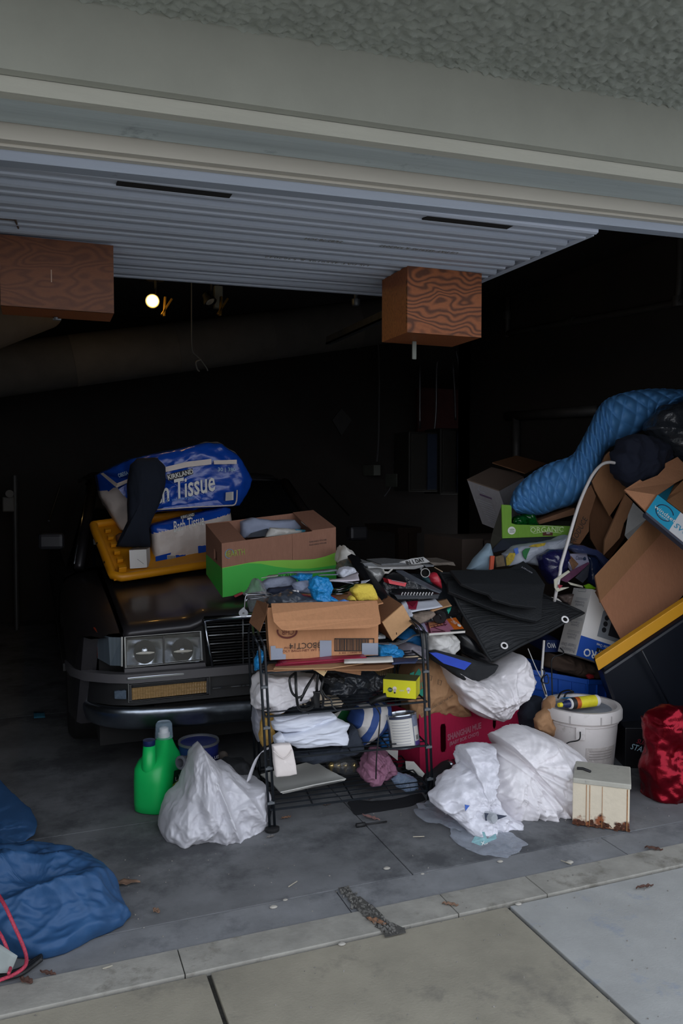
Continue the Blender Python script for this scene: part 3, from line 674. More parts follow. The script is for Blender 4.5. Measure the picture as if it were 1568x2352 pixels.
# front wheels
def wheel():
    b = MB().lathe([(.17, 0), (.27, 0), (.295, .02), (.30, .05), (.30, .14), (.295, .165), (.27, .185), (.17, .185)], (.125, 3.87, .30), (1, 0, 0), 48)
    return b
for mm in (wheel(), mir(wheel())):
    wh = mm.build('wheel', m_tyre, car, ang=35)
    h = MB().lathe([(.0, .03), (.05, .02), (.12, .035), (.175, .02), (.175, .1)], (.125, 3.87, .30), (1, 0, 0), 36)
    (h if mm.v[0].x < XC else mir(h)).build('hub_cap', m_dull, wh, ang=35)
for yy in (6.4,):
    b = MB().lathe([(.17, 0), (.27, 0), (.30, .05), (.30, .14), (.27, .185), (.17, .185)], (.125, yy, .30), (1, 0, 0), 40); both('wheel', b, m_tyre, ang=35)
MB().box(.22, 2*XC-.22, 3.2, 6.95, .16, .5).build('underbody', m_black, car)
# worn patch of clear tape on the bonnet and a badge-like scratch
# ================================================================== THE RACK AND THE FOREGROUND
def K(off, *pts):
    if isinstance(off[0], tuple): (ox, oy), s = off
    else: (ox, oy), s, pts = off, pts[0], pts[1:]
    return [(ox+x/s, oy+y/s) for x, y in pts]
def W(pts, Y): return [A(p, Y) for p in pts]
m_wire = mat('black_rack_wire', '#1b2026', .4, metal=.3, var=.1)
FLb, FLt = V((.735, 2.572, 0)), V((.700, 2.572, .66)); FRb, FRt = V((1.338, 2.572, 0)), V((1.308, 2.572, .66))
BLb, BLt = V((.797, 2.985, 0)), V((.768, 2.985, .62)); BRb, BRt = V((1.405, 2.985, 0)), V((1.385, 2.985, .62))
rack = thing('wire_rack', 'black wire shelving rack crammed with clutter before the car', 'shelf', ((FLb+BRb)/2))
def onp(b, t, z): return b.lerp(t, z/(t.z-b.z))
for fb, ft, bb, bt in ((FLb, FLt, BLb, BLt), (FRb, FRt, BRb, BRt)):
    fr_ = None
    for dx in (-.009, .009):
        e = V((dx, 0, 0)); q = MB().tube([fb+e+V((0, 0, .012))]+smooth_path([onp(fb, ft, .30)+e, onp(fb, ft, .60)+e, onp(fb, ft, .645)+e+V((0, .02, 0)), ft+e+V((0, .07, .005)), bt+e+V((0, -.06, .03)), onp(bb, bt, .58)+e, onp(bb, bt, .3)+e], 6)+[bb+e+V((0, 0, .012))], .0048, 8)
        q.build('side_rod', m_wire, rack, smooth=True)
    for z in (.10, .22, .36, .5): 
        p = onp(fb, ft, z); MB().tube([p-V((.012, 0, 0)), p+V((.012, 0, 0))], .007, 6).build('rod_clip', mat('grey_clip', '#5b5f63', .6), rack)
    MB().tube([fb+V((0, 0, .10)), fb+V((0, .04, .03)), bb+V((0, -.05, .02)), bb+V((0, 0, .10))], .0045, 6).build('foot_brace', m_wire, rack)
    for p in (fb, bb): MB().lathe([(.016, 0), (.018, .004), (.018, .014), (.010, .018)], p, (0, 0, 1), 14, sx=1.4).build('foot', m_rub, rack, ang=40)
LV = []
for zl, zr in ((.075, .058), (.252, .225), (.398, .388), (.547, .541)):
    a, b_, c, d = onp(FLb, FLt, zl), onp(FRb, FRt, zr), onp(BRb, BRt, zr-.006), onp(BLb, BLt, zl-.006); LV.append((a, b_, c, d))
    sh = MB().tube([a, b_, c, d], .0042, 6, closed=True).build('shelf', m_wire, rack)
    for k in range(1, 10):
        t = k/10; MB().tube([a.lerp(d, t)+V((0, 0, .002)), b_.lerp(c, t)+V((0, 0, .002))], .0022, 5).build('shelf_wire', m_wire, sh)
    for t in (.25, .5, .75): MB().tube([a.lerp(b_, t)-V((0, 0, .003)), d.lerp(c, t)-V((0, 0, .003))], .003, 5).build('cross_wire', m_wire, sh)
# ---- blue tarpaulins at the left
def lie(Y0, k): return lambda u, v: (fl(u, max(v, 1300)).y-Y0)*k
m_tarp = mat('blue_nylon_tarp', '#294c74', .55, var=.06, vs=30, bump=.12, bs=60, spec=.3)
b = MB(); T_ = [(-160, 1972), (-60, 1962), (0, 1955), (75, 1948), (150, 1972), (205, 1998), (245, 2036), (280, 2072), (292, 2085), (305, 2103), (285, 2128), (240, 2148), (205, 2160), (150, 2190), (90, 2205), (40, 2200), (-60, 2170), (-160, 2120)]
blob(b, T_, 2.12, .10, cen=(80, 2090), amp=.075, sc=4.4, oc=4, seed=3, cr=.9, aniso=(.8, 1.3, 1), dY=lie(2.12, .82), zmin=.002, pw=.8, na=230, nr=56, jag=.4, flat=(0, -.55, .83), back=.25)
tarp = one('tarpaulin', 'large crumpled blue tarpaulin spread on the concrete at the left corner', 'tarp', b, m_tarp, smooth=True)
b = MB(); T2 = [(-160, 1760), (-60, 1780), (0, 1802), (28, 1828), (60, 1866), (78, 1888), (73, 1903), (58, 1921), (48, 1918), (50, 1935), (30, 1952), (-60, 1962), (-160, 1950)]
blob(b, T2, 2.74, .09, cen=(-10, 1880), amp=.07, sc=4.2, oc=4, seed=8, cr=.75, dY=lie(2.74, .6), zmin=.002, na=170, nr=40, pw=.8, jag=.4, back=.5)
one('tarpaulin', 'smaller folded blue tarpaulin behind the large one at the frame edge', 'tarp', b, m_tarp, smooth=True)
b = MB(); 
for k in range(3):
    b.tube(smooth_path([fl(-70, 2245+k*5, .012), fl(0, 2238+k*5, .012), fl(45, 2228+k*5, .012), fl(78, 2206+k*5, .012), fl(96, 2196+k*3, .02)], 6), .006, 8)
one('black_strap', 'black ribbed strap edge curling under the front of the tarpaulin', 'strap', b, m_rub, smooth=True)
m_rope = mat('red_rope', '#9c2c42', .7, var=.5, vs=1, stretch=(260, 260, 260))
def ropepts(p, h): return smooth_path([fl(u, v, z) for (u, v), z in zip(p, h)], 8)
b = MB().tube(ropepts([(-20, 2030), (10, 2078), (32, 2125), (50, 2165), (60, 2195), (58, 2218), (36, 2236), (8, 2248), (-30, 2262)], (.16, .15, .115, .075, .05, .04, .035, .03, .03)), .0046, 8)
b.tube(ropepts([(-20, 2115), (6, 2155), (22, 2195), (26, 2215), (20, 2236)], (.12, .10, .06, .045, .045)), .004, 8)
one('red_rope', 'red rope with white flecks looping down over the blue tarpaulin', 'rope', b, m_rope, smooth=True)
b = MB(); sheet(b, fl(-60, 2240, .03), fl(25, 2235, .03), fl(40, 2195, .075), fl(-60, 2130, .10), 6, 5, .003, .01, seed=2)
one('grey_cloth', 'pale grey cloth scrap under the red rope', 'cloth', b, mat('pale_grey_cloth', '#8b9290', .8), smooth=True)
b = MB(); blob(b, [(112, 1972), (122, 1960), (142, 1958), (158, 1972), (140, 1980)], fl(130, 1972).y, .02, amp=.006, sc=30, na=40, nr=10)
one('paper_scrap', 'cream paper scrap tucked behind the large tarpaulin', 'paper', b, mat('cream_paper', '#c5c1b0', .8), smooth=True)
# ---- green detergent jug
m_jug = mat('green_plastic', '#10b257', .38, var=.03, spec=.5)
m_navy = mat('navy_plastic', '#14234f', .4, var=.05)
c = fl(372, 1866); c = V((c.x, c.y+.075, 0)); yw = -.62
ex, ey = V((math.cos(yw), math.sin(yw), 0)), V((-math.sin(yw), math.cos(yw), 0))
jug = thing('detergent_jug', 'tall green detergent jug with navy spout cap beside the grey bag', 'jug', c)
def superloft(sec, n=40, pe=3.2):
    b = MB(); R_ = []
    for z, a, d, ox, oy in sec:
        row = []
        for k in range(n):
            t = 2*math.pi*k/n; ct, st = math.cos(t), math.sin(t)
            x = a*math.copysign(abs(ct)**(2/pe), ct)+ox; y = d*math.copysign(abs(st)**(2/pe), st)+oy
            row.append(c+ex*x+ey*y+V((0, 0, z)))
        R_.append(row)
    n_ = n; vs = [p for r in R_ for p in r]; fs = []
    for i in range(len(R_)-1):
        for k in range(n): l = (k+1) % n; fs.append((i*n+k, i*n+l, (i+1)*n+l, (i+1)*n+k))
    fs += [tuple(range(n))[::-1], tuple((len(R_)-1)*n+k for k in range(n))]
    return b.add(vs, fs)
superloft([(0, .062, .09, 0, 0), (.006, .069, .098, 0, 0), (.03, .071, .10, 0, 0), (.11, .071, .10, 0, 0), (.155, .069, .096, 0, 0), (.178, .06, .084, 0, .006), (.196, .046, .062, .0, .02), (.215, .034, .042, 0, .035), (.232, .026, .030, 0, .042), (.24, .022, .024, 0, .044)]).build('body', m_jug, jug, smooth=True)
def jp(x, y, z): return c+ex*x+ey*y+V((0, 0, z))
tb = jp(-.005, -.066, 0)
MB().tube([jp(0, -.06, .12), jp(0, -.072, .17), jp(0, -.070, .245)], [.03, .027, .021], 20).build('spout', m_jug, jug, smooth=True)
MB().lathe([(.0205, 0), (.022, .002), (.022, .020), (.0, .022)], jp(0, -.070, .244), (0, 0, 1), 24).build('spout_cap', m_navy, jug, ang=40)
MB().lathe([(.022, 0), (.022, .016), (.017, .018), (.017, .034), (.014, .036), (.0, .036)], jp(0, .044, .238), (0, 0, 1), 24).build('pouring_neck', mat('white_plastic', '#d9d6d6', .4, var=.03), jug, ang=40)
MB().lathe([(.031, 0), (.033, .002), (.030, .052), (.024, .060), (.0, .061)], jp(0, .044, .236), (0, 0, 1), 28).build('clear_cap', film('clear_blue_plastic', '#9fb6c8', .22, .08, .05), jug, ang=40)
m_dgl = mat('dark_green_label', '#12401f', .5)
P = [jp(.0722, -.045, .035), jp(.0722, .07, .035), jp(.0722, .07, .12), jp(.0722, -.02, .14)]
lb = decal(P, m_dgl, jug, 'label')
lettering('UT', jp(.073, .02, .105), ey, (0, 0, 1), .07, .018, mat('white_print', '#d8d8d4', .6, var=0), jug)
MB().ngon([jp(.073, -.035, .088), jp(.073, .06, .088), jp(.073, .06, .094), jp(.073, -.035, .094)]).build('label_stripe', mat('lime_print', '#b6c832', .6, var=0), jug, recalc=False)
# ---- paint pail, pipe end, knob and dark cloth under the bumper
p = at(456, 1701, 2.975); r_ = .074
pail = thing('paint_pail', 'navy paint pail with a dusty grey lid under the bumper', 'pail', (p.x, p.y, 0))
MB().lathe([(r_*.93, 0), (r_*.97, .01), (r_, p.z-.012), (r_*1.03, p.z-.010), (r_*1.03, p.z-.004)], (p.x, p.y, 0), (0, 0, 1), 40).build('body', mat('navy_tin', '#1a2460', .35, var=.15, bump=.1, bs=30), pail, ang=40)
MB().lathe([(0, -.008), (r_*.9, -.008), (r_*.93, .001), (r_*1.03, .003), (r_*1.05, -.006), (r_*1.0, -.010)], p, (0, 0, 1), 40).build('lid', mat('dusty_lid', '#4b4d52', .6, var=.15, dirt='#8d8f92', dirt_at=.7, ds=20), pail, ang=40)
lettering('PLUS', (p.x+.045, p.y-r_*.86, p.z-.05), (.95, .5, 0), (0, 0, 1), .04, .012, mat('white_print', '#d8d8d4', .6, var=0), pail, off=.003)
q = at(428, 1748, 2.80); b = MB().lathe([(.016, -.03), (.019, -.03), (.019, .022), (.024, .022), (.024, .032), (.019, .034), (.015, .034), (.015, -.0)], q, V((-.75, -.62, .12)), 20)
one('pipe_end', 'short grey plastic pipe end poking out left of the grey bag', 'pipe', b, mat('grey_pvc', '#53565c', .5), ang=40)
q = at(512, 1736, 2.93); one('brown_ball', 'small dusty brown round ball right of the navy pail', 'ball', MB().lathe([(0, -.02), (.016, -.014), (.019, 0), (.016, .014), (0, .02)], q, (0, -1, .2), 16), mat('dusty_brown', '#4a423c', .8), smooth=True)
b = MB(); blob(b, [(492, 1760), (520, 1742), (560, 1748), (590, 1780), (600, 1815), (470, 1815)], 2.84, .06, amp=.02, sc=12, seed=5)
one('black_cloth_bundle', 'bundle of black cloth on the floor behind the grey bag', 'cloth', b, mat('black_cloth', '#17191d', .8), smooth=True)
# ---- grey-white carrier bag
m_gbag = bagmat('grey_white_bag', '#c3c2c8', rough=.5, bump=.3, bs=16)
o6 = ((300, 1640), 3.92)
GB = K(*o6, (640, 300), (690, 370), (745, 430), (800, 500), (880, 510), (960, 560), (1030, 612), (1155, 605), (1190, 700), (1212, 790), (1170, 930), (1090, 1080), (1010, 1140), (830, 1180), (800, 1162), (500, 1160), (370, 1120), (310, 1080), (285, 1030), (310, 900), (335, 830), (400, 760), (480, 700), (510, 600), (540, 520), (560, 420), (600, 340))
b = MB(); blob(b, GB, 2.68, .13, cen=(492, 1840), amp=.04, sc=8, oc=4, seed=11, na=230, nr=60, pw=.75, aniso=(1.25, 1, .75), jag=.5, knot=(462, 1722), kf=5, ka=.03)
gbag = thing('carrier_bag', 'slumped grey-white carrier bag on the floor right of the green jug', 'bag', fl(490, 1925))
b.build('bag_body', m_gbag, gbag, smooth=True)
b = MB(); sheet(b, at(556, 1800, 2.66), at(600, 1796, 2.70), at(590, 1790, 2.72), at(572, 1796, 2.70), 4, 3, .002, .01)
b = MB(); hp = [at(588, 1792, 2.66), at(582, 1775, 2.70), at(588, 1752, 2.74), at(600, 1732, 2.76), at(616, 1722, 2.72), at(640, 1720, 2.62)]
hp = smooth_path([at(570, 1795, 2.655), at(580, 1765, 2.66), at(592, 1738, 2.665), at(606, 1724, 2.67), at(618, 1720, 2.665)], 6)
rows = [[q+V((-.009, 0, -.006)) for q in hp], [q+V((.009, .004, .006)) for q in hp]]
b.grid(rows).build('handle', m_gbag, gbag, smooth=True, solid=.003)
# ---- white rubbish bags at the right
m_wbag = bagmat('white_bag', '#dcd8db', rough=.4, bump=.35, bs=15, trans=0)
o8 = ((940, 1540), 2.497)
WB = K(*o8, (640, 328), (720, 345), (820, 385), (890, 430), (950, 480), (985, 545), (965, 575), (980, 640), (930, 705), (880, 760), (800, 830), (700, 885), (640, 900), (612, 895), (560, 880), (480, 860), (420, 800), (380, 700), (340, 620), (375, 570), (400, 530), (470, 470), (465, 450), (500, 445), (540, 440), (490, 372), (560, 345))
b = MB(); blob(b, WB, 2.52, .19, cen=K(*o8, (690, 640))[0], amp=.04, sc=7, oc=4, seed=21, na=240, nr=64, pw=.8, aniso=(1.2, 1, .9), jag=.35, back=.5, knot=(1152, 1728), kf=6, ka=.03)
one('rubbish_bag', 'big bulging white rubbish bag on the floor left of the rusty box', 'bag', b, m_wbag, smooth=True)
SB = K(*o8, (300, 445), (360, 430), (465, 432), (472, 480), (440, 540), (380, 555), (400, 640), (440, 700), (490, 760), (560, 830), (615, 860), (610, 905), (560, 895), (480, 910), (400, 915), (320, 895), (250, 830), (150, 770), (130, 720), (190, 660), (240, 610), (300, 560), (330, 550), (310, 500))
b = MB(); blob(b, SB, 2.36, .07, cen=K(*o8, (370, 740))[0], amp=.03, sc=12, oc=4, seed=25, na=220, nr=52, jag=.5, knot=(1085, 1765), kf=5, ka=.018, dY=lambda u, v: (1880-v)*.0008)
sbag = thing('small_rubbish_bag', 'smaller thin white bag slumped in front of the big one, tied neck', 'bag', fl(1100, 1900))
b.build('bag_body', bagmat('thin_white_bag', '#d3d2da', rough=.35, bump=.4, bs=22), sbag, smooth=True)
MB().slab(W(K(*o8, (318, 770), (345, 775), (322, 805)), 2.285), .002).build('blue_print', mat('blue_print', '#3f63b5', .5, var=0), sbag)
MB().slab(W(K(*o8, (432, 818), (560, 835), (470, 870), (440, 880)), 2.275), .003).build('torn_hole', mat('dark_blue_grey', '#353b4c', .7), sbag)
q = A(K(*o8, (474, 845))[0], 2.27); one('bottle_neck', 'clear bottle neck showing through the tear in the thin white bag', 'bottle', MB().lathe([(.0, .012), (.014, .012), (.017, .008), (.017, -.03)], q, (.2, -1, .1), 20), film('clear_pet', '#c9cdd2', .45, .1), ang=40)
# ---- clear plastic bag on the floor
CB = K(*o8, (60, 770), (130, 745), (200, 752), (260, 790), (310, 830), (315, 900), (400, 915), (470, 890), (500, 905), (530, 935), (600, 950), (650, 985), (610, 1040), (560, 1035), (480, 1040), (360, 1030), (290, 1000), (250, 940), (250, 880), (200, 840), (140, 825), (80, 850))
b = MB(); blob(b, CB, fl(1100, 1950).y+.02, .035, cen=K(*o8, (290, 885))[0], amp=.05, sc=12, oc=3, seed=31, cr=1, na=190, nr=34, dY=lie(fl(1100, 1950).y+.02, .85), zmin=.001, jag=.5)
cb = thing('clear_bag', 'crumpled clear plastic bag on the concrete before the white bags', 'bag', fl(1110, 1945))
b.build('film', film('clear_bag_film', '#b9c0cc', .13, .10, 1, 34), cb, smooth=True)
def pp(x, y, z=.03): q = K(*o8, (x, y))[0]; return fl(q[0], q[1], z)
decal([pp(355, 985, .03), pp(405, 1005, .03), pp(500, 965, .055), pp(495, 935, .06), pp(445, 965, .05), pp(430, 925, .06), pp(415, 925, .06), pp(425, 960, .05), pp(375, 950, .045)], mat('pale_teal_print', '#8fb9bf', .6, var=.2, vs=60), cb, 'teal_print')
decal([pp(195, 815, .055), pp(285, 830, .055), pp(300, 800, .065), pp(250, 790, .065), pp(205, 793, .065)], mat('dark_teal_print', '#45605f', .6), cb, 'dark_print')
lettering('JNV', pp(228, 808, .06), (1, 0, .05), (0, .3, 1), .035, .014, mat('white_print', '#d8d8d4', .6, var=0), cb, off=.004)
lettering('XS', pp(425, 990, .036), (1, .1, .05), (0, .5, .8), .025, .011, mat('white_print', '#d8d8d4', .6, var=0), cb, off=.004)
# ---- leaves, straws, pebbles
m_leaf = mat('dry_leaf', '#7d6250', .8, var=.25, vs=40); m_leafr = mat('red_brown_leaf', '#553a30', .8, var=.25, vs=40)
def leaf(u0, v0, u1, v1, wd, label, m=m_leaf, h=.008):
    p, q = fl(u0, v0, .004), fl(u1, v1, .004); d = q-p; n = V((-d.y, d.x, 0)).normalized(); rows = []
    for j in range(5):
        s_ = j/4-.5; rows.append([p+d*(i/8)+n*(s_*wd*math.sin(math.pi*(i+.35)/8.7)*(1+.25*math.sin(i*2.1+u0)))+V((0, 0, abs(s_)*h+.005*math.sin(i*1.3+v0)**2)) for i in range(9)])
    return one('dry_leaf', label, 'leaf', MB().grid(rows), m, 'dry leaves on the concrete', smooth=True, solid=.0008)
leaf(243, 2032, 322, 2028, .03, 'long tan dry leaf touching the right edge of the big tarpaulin')
leaf(842, 2112, 886, 2127, .022, 'orange-brown leaf lying beside the gritty crack', mat('orange_leaf', '#86624a', .8, var=.2, vs=40))
leaf(1015, 2077, 1052, 2083, .014, 'dull brown leaf on the apron right of the crack')
leaf(832, 1874, 872, 1886, .018, 'pinkish dry leaf in front of the black strip under the rack', mat('pink_leaf', '#8a6660', .8, var=.2))
leaf(646, 1882, 668, 1878, .010, 'small orange leaf by the front left foot of the rack', mat('orange_leaf', '#86624a', .8, var=.2))
leaf(742, 1851, 760, 1848, .008, 'tiny tan leaf under the lowest rack shelf'); leaf(1480, 1948, 1522, 1955, .02, 'dark brown leaf on the apron before the rusty box', m_leafr)
leaf(352, 2090, 366, 2100, .016, 'small pale leaf curled on the apron line left'); leaf(612, 1926, 630, 1922, .012, 'pale grey leaf next to the rack foot', mat('grey_leaf', '#77726e', .8))
leaf(45, 2250, 75, 2262, .02, 'dark red leaf in the bottom left corner', m_leafr); leaf(92, 2235, 128, 2242, .014, 'small brown leaf beside the black strap', m_leafr)
leaf(846, 1838, 856, 1834, .01, 'tiny rust coloured leaf under the rack middle', m_leafr); leaf(1460, 2042, 1500, 2036, .012, 'red-brown leaf caught in the sidewalk joint', m_leafr)
m_chip = mat('pale_chip', '#a8a39a', .8); m_straw = mat('pale_straw', '#a39c8c', .8)
for u, v, s_, lb in ((888, 1996, .009, 'pale pebble on the floor right of the long joint'), (628, 2085, .009, 'small pale chip on the apron line'), (655, 2068, .006, 'tiny white chip beside the apron line'), (1148, 1980, .008, 'small pale pebble below the clear bag'), (1308, 1982, .010, 'flat pale chip on the apron under the rusty box'), (785, 2170, .008, 'grey pebble on the kerb strip'), (1190, 2078, .008, 'pale chip on the kerb strip at right'), (970, 2008, .005, 'tiny brown chip near the middle joint')):
    b = MB().lathe([(0, 0), (s_*.8, .001), (s_, s_*.3), (s_*.6, s_*.6), (0, s_*.65)], fl(u, v), (0, 0, 1), 9, sx=1.3); one('pebble', lb, 'pebble', b, m_chip, 'pebbles and chips on the concrete', ang=30)
for (u0, v0), (u1, v1), lb in (((948, 1922), (974, 1921), 'white straw on the floor before the rack'), ((662, 2037), (682, 2024), 'pale straw lying on the apron at centre'), ((236, 2225), (258, 2218), 'pale straw on the apron near the tarpaulin'), ((1288, 1976), (1312, 1985), 'pale straw on the apron by the flat chip')):
    one('straw', lb, 'straw', MB().tube([fl(u0, v0, .004), fl((u0+u1)/2, (v0+v1)/2, .006), fl(u1, v1, .004)], .0016, 5), m_straw, 'straws on the concrete')
b = MB()
for i in range(420):
    x, y = rnd.uniform(-.3, 2.4), rnd.uniform(1.2, 2.7); s_ = rnd.uniform(.0008, .0028); b.cbox((x, y, (.0045 if 1.885 < y < 2 else .0003)+s_*.4), s_*1.5, s_, s_*.8, Euler((0, 0, rnd.random()*3)).to_matrix())
o = b.build('crumbs', mat('mixed_crumbs', '#84807a', .9, var=.6, vs=9)); tag(o, 'fine crumbs and grit scattered over the concrete', 'grit'); o['kind'] = 'stuff'
b = MB(); sheet(b, fl(78, 1650, .004), fl(104, 1648, .004), fl(102, 1636, .01), fl(77, 1636, .012), 4, 3, .002, .004)
one('blue_scrap', 'small blue paper scrap on the dark floor left of the car', 'paper', b, mat('blue_scrap_paper', '#2f6d86', .7), smooth=True)
b = MB(); BS = [(800, 1845), (806, 1838), (845, 1842), (900, 1838), (940, 1830), (968, 1822), (976, 1836), (940, 1852), (880, 1862), (815, 1872), (808, 1862)]
blob(b, BS, fl(880, 1862).y, .012, amp=.004, sc=20, dY=lie(fl(880, 1862).y, .9), na=70, nr=12, zmin=.0015)
one('black_strip', 'long flat black cloth strip on the floor under the rack', 'strip', b, mat('black_cloth', '#17191d', .8), smooth=True)
b = MB().tube([fl(818, 1896, .008), fl(838, 1893, .008)], .008, 8).tube([fl(838, 1893, .008), fl(888, 1887, .006)], .003, 6)
one('black_plug_lead', 'thin black lead with a small plug lying before the black strip', 'cable', b, m_rub, smooth=True)
# ================================================================== ON THE RACK, LOWEST SHELF UP
oS = ((560, 1500), 3.5636); oA = ((560, 1420), 6.5333); oB = ((780, 1420), 6.5333); oP = ((760, 1240), 5.2267); oQ = ((540, 1290), 4.3556)
def k1(o, x, y): return (o[0][0]+x/o[1], o[0][1]+y/o[1])
def S_(x, y, Y): u, v = k1(oS, x, y); return at(u, v, Y)
def SA(x, y, Y): u, v = k1(oA, x, y); return at(u, v, Y)
def SB_(x, y, Y): u, v = k1(oB, x, y); return at(u, v, Y)
def SP(x, y, Y): u, v = k1(oP, x, y); return at(u, v, Y)
def SQ(x, y, Y): u, v = k1(oQ, x, y); return at(u, v, Y)
m_paper = mat('white_paper', '#cfd3df', .75, var=.03, vs=30); m_paper2 = mat('off_white_paper', '#c6c3bd', .75, var=.05); m_blk = mat('black_plastic', '#131417', .35, var=.08)
m_blackcloth = mat('black_cloth', '#17191d', .8); m_cord = mat('black_cord', '#101113', .45, var=0)
m_print_w = mat('white_print', '#d8d8d4', .6, var=0); m_print_k = mat('black_print', '#1d1c1c', .6, var=0)
m_card = cardboard('cardboard', '#a87c5c'); m_card2 = cardboard('brown_cardboard', '#8f6749'); m_card3 = cardboard('dark_cardboard', '#6f4e38')
def soft(name, label, cat_, off, Y, T, m, group=None, **k):
    cen = k.pop('cen', None); dx = {a: k.pop(a) for a in ('smooth',) if a in k}
    b = MB(); blob(b, off, Y, T, cen=cen, **k); return one(name, label, cat_, b, m, group, smooth=True)
def pane(name, label, cat_, pts, th, m, **k):
    return one(name, label, cat_, MB().slab(pts, th), m, **k)
# square plates
Zs = .075
def platef(z0, lab, dy=0):
    P = [fl(*k1(oS, 135+dy, 1000+dy*.6), z0), fl(*k1(oS, 300+dy, 1145+dy*.5), z0), fl(*k1(oS, 835-dy*.6, 1035+dy*.6), z0+.004), fl(*k1(oS, 570, 885), z0+.012)]
    c = sum(P, V((0, 0, 0)))/4; b = MB(); R_ = []
    for s_, dz_ in ((.80, -.012), (1.0, 0), (1.0, .004), (.78, -.004), (.40, -.005)):
        row = []
        for i in range(4):
            for t in (0, .25, .5, .75):
                p = P[i].lerp(P[(i+1) % 4], t); p = p+(c-p)*(.05*(1-abs(2*t-1))*s_); q = c+(p-c)*s_; q.z = q.z+dz_; row.append(q)
        R_.append(row)
    n = 16; vs = [p for r in R_ for p in r]; fs = [(i*n+k, i*n+(k+1) % n, (i+1)*n+(k+1) % n, (i+1)*n+k) for i in range(4) for k in range(n)]
    fs += [tuple(range(n))[::-1], tuple(4*n+k for k in range(n))]
    return one('square_plate', lab, 'plate', b.add(vs, fs), mat('white_china', '#b9b8b2', .3, var=.02), 'square plates on the lowest shelf', ang=35)
platef(Zs+.026, 'upper square white plate lying on the lowest rack shelf'); platef(Zs+.016, 'lower square white plate stacked under its twin', 14)
b = MB(); hx = K(oS, (232, 755), (300, 742), (375, 742), (395, 800), (412, 890), (428, 985), (340, 1000), (258, 1008), (243, 900))
blob(b, hx, 2.545, .018, amp=.003, sc=14, na=80, nr=14, pw=.35)
pc = thing('paper_pouch', 'white folded paper pouch standing on the square plates', 'pouch', S_(330, 1000, 2.6)); b.build('pouch_body', mat('warm_white_paper', '#dcd3cf', .7, var=.02), pc, smooth=True)
MB().tube(smooth_path([S_(240, 800, 2.526), S_(290, 845, 2.523), S_(330, 862, 2.523), S_(370, 830, 2.523), S_(392, 790, 2.526)], 5), .0018, 5).build('flap_edge', mat('warm_white_paper', '#dcd3cf', .7), pc, smooth=True)
t = thing('bulb_pack', 'clear blister pack of small light bulbs on the lowest shelf', 'bulbs', fl(780, 1775, Zs))
b = MB(); blob(b, K(oS, (690, 900), (760, 855), (850, 850), (920, 880), (950, 930), (930, 985), (840, 985), (740, 970), (680, 935)), 2.83, .035, amp=.008, sc=20, na=60, nr=14); b.build('blister', film('smoky_blister', '#5b5d60', .35, .1, .6, 30), t, smooth=True)
for x in (715, 772, 830, 900): MB().lathe([(0, -.012), (.010, -.006), (.013, .004), (.008, .014), (.005, .02), (.005, .028)], S_(x, 915, 2.81), (0, 0, -1), 12).build('bulb', mat('gold_bulb', '#c9b27a', .15, metal=.8), t, smooth=True)
soft('pink_cap', 'dusty pink crumpled cloth cap on the lowest rack shelf', 'cap', K(oS, (985, 920), (1010, 865), (1060, 822), (1100, 830), (1160, 850), (1205, 920), (1218, 965), (1190, 1010), (1100, 1038), (1020, 1030), (980, 980)), 2.74, .035, mat('dusty_pink_cloth', '#8d6076', .85, var=.12, bump=.3, bs=60), amp=.03, sc=22, seed=2, na=130, nr=30, knot=(880, 1775), kf=5, ka=.02)
soft('dark_jacket', 'black padded jacket with pale lining bunched at the rack right foot', 'jacket', K(oS, (1325, 950), (1345, 920), (1390, 935), (1470, 1000), (1500, 1120), (1420, 1170), (1360, 1120), (1330, 1050)), 2.86, .05, m_blackcloth, amp=.02, sc=14, seed=4, na=80, nr=18)
pane('white_card', 'white bent card against the red carton behind the rack', 'card', W([(930.5, 1748, 2.80), (950, 1749, 2.80), (975, 1777, 2.74), (970, 1785, 2.74), (932, 1766, 2.80)], 2.8), .003, m_paper2)
pane('white_leaflet', 'small white leaflet hanging under the second shelf', 'leaflet', W([(882, 1722), (914, 1724), (913, 1747)], 2.86), .002, m_paper2)
soft('clear_wrap', 'crumpled clear wrap with blue print lying on the lowest shelf right', 'wrapping', K(oS, (1215, 1040), (1260, 985), (1330, 1000), (1400, 1030), (1405, 1100), (1330, 1120), (1240, 1090)), 2.70, .02, film('blue_clear_wrap', '#8ea2bd', .4, .15, .9), amp=.012, sc=24, seed=5, na=60, nr=14)
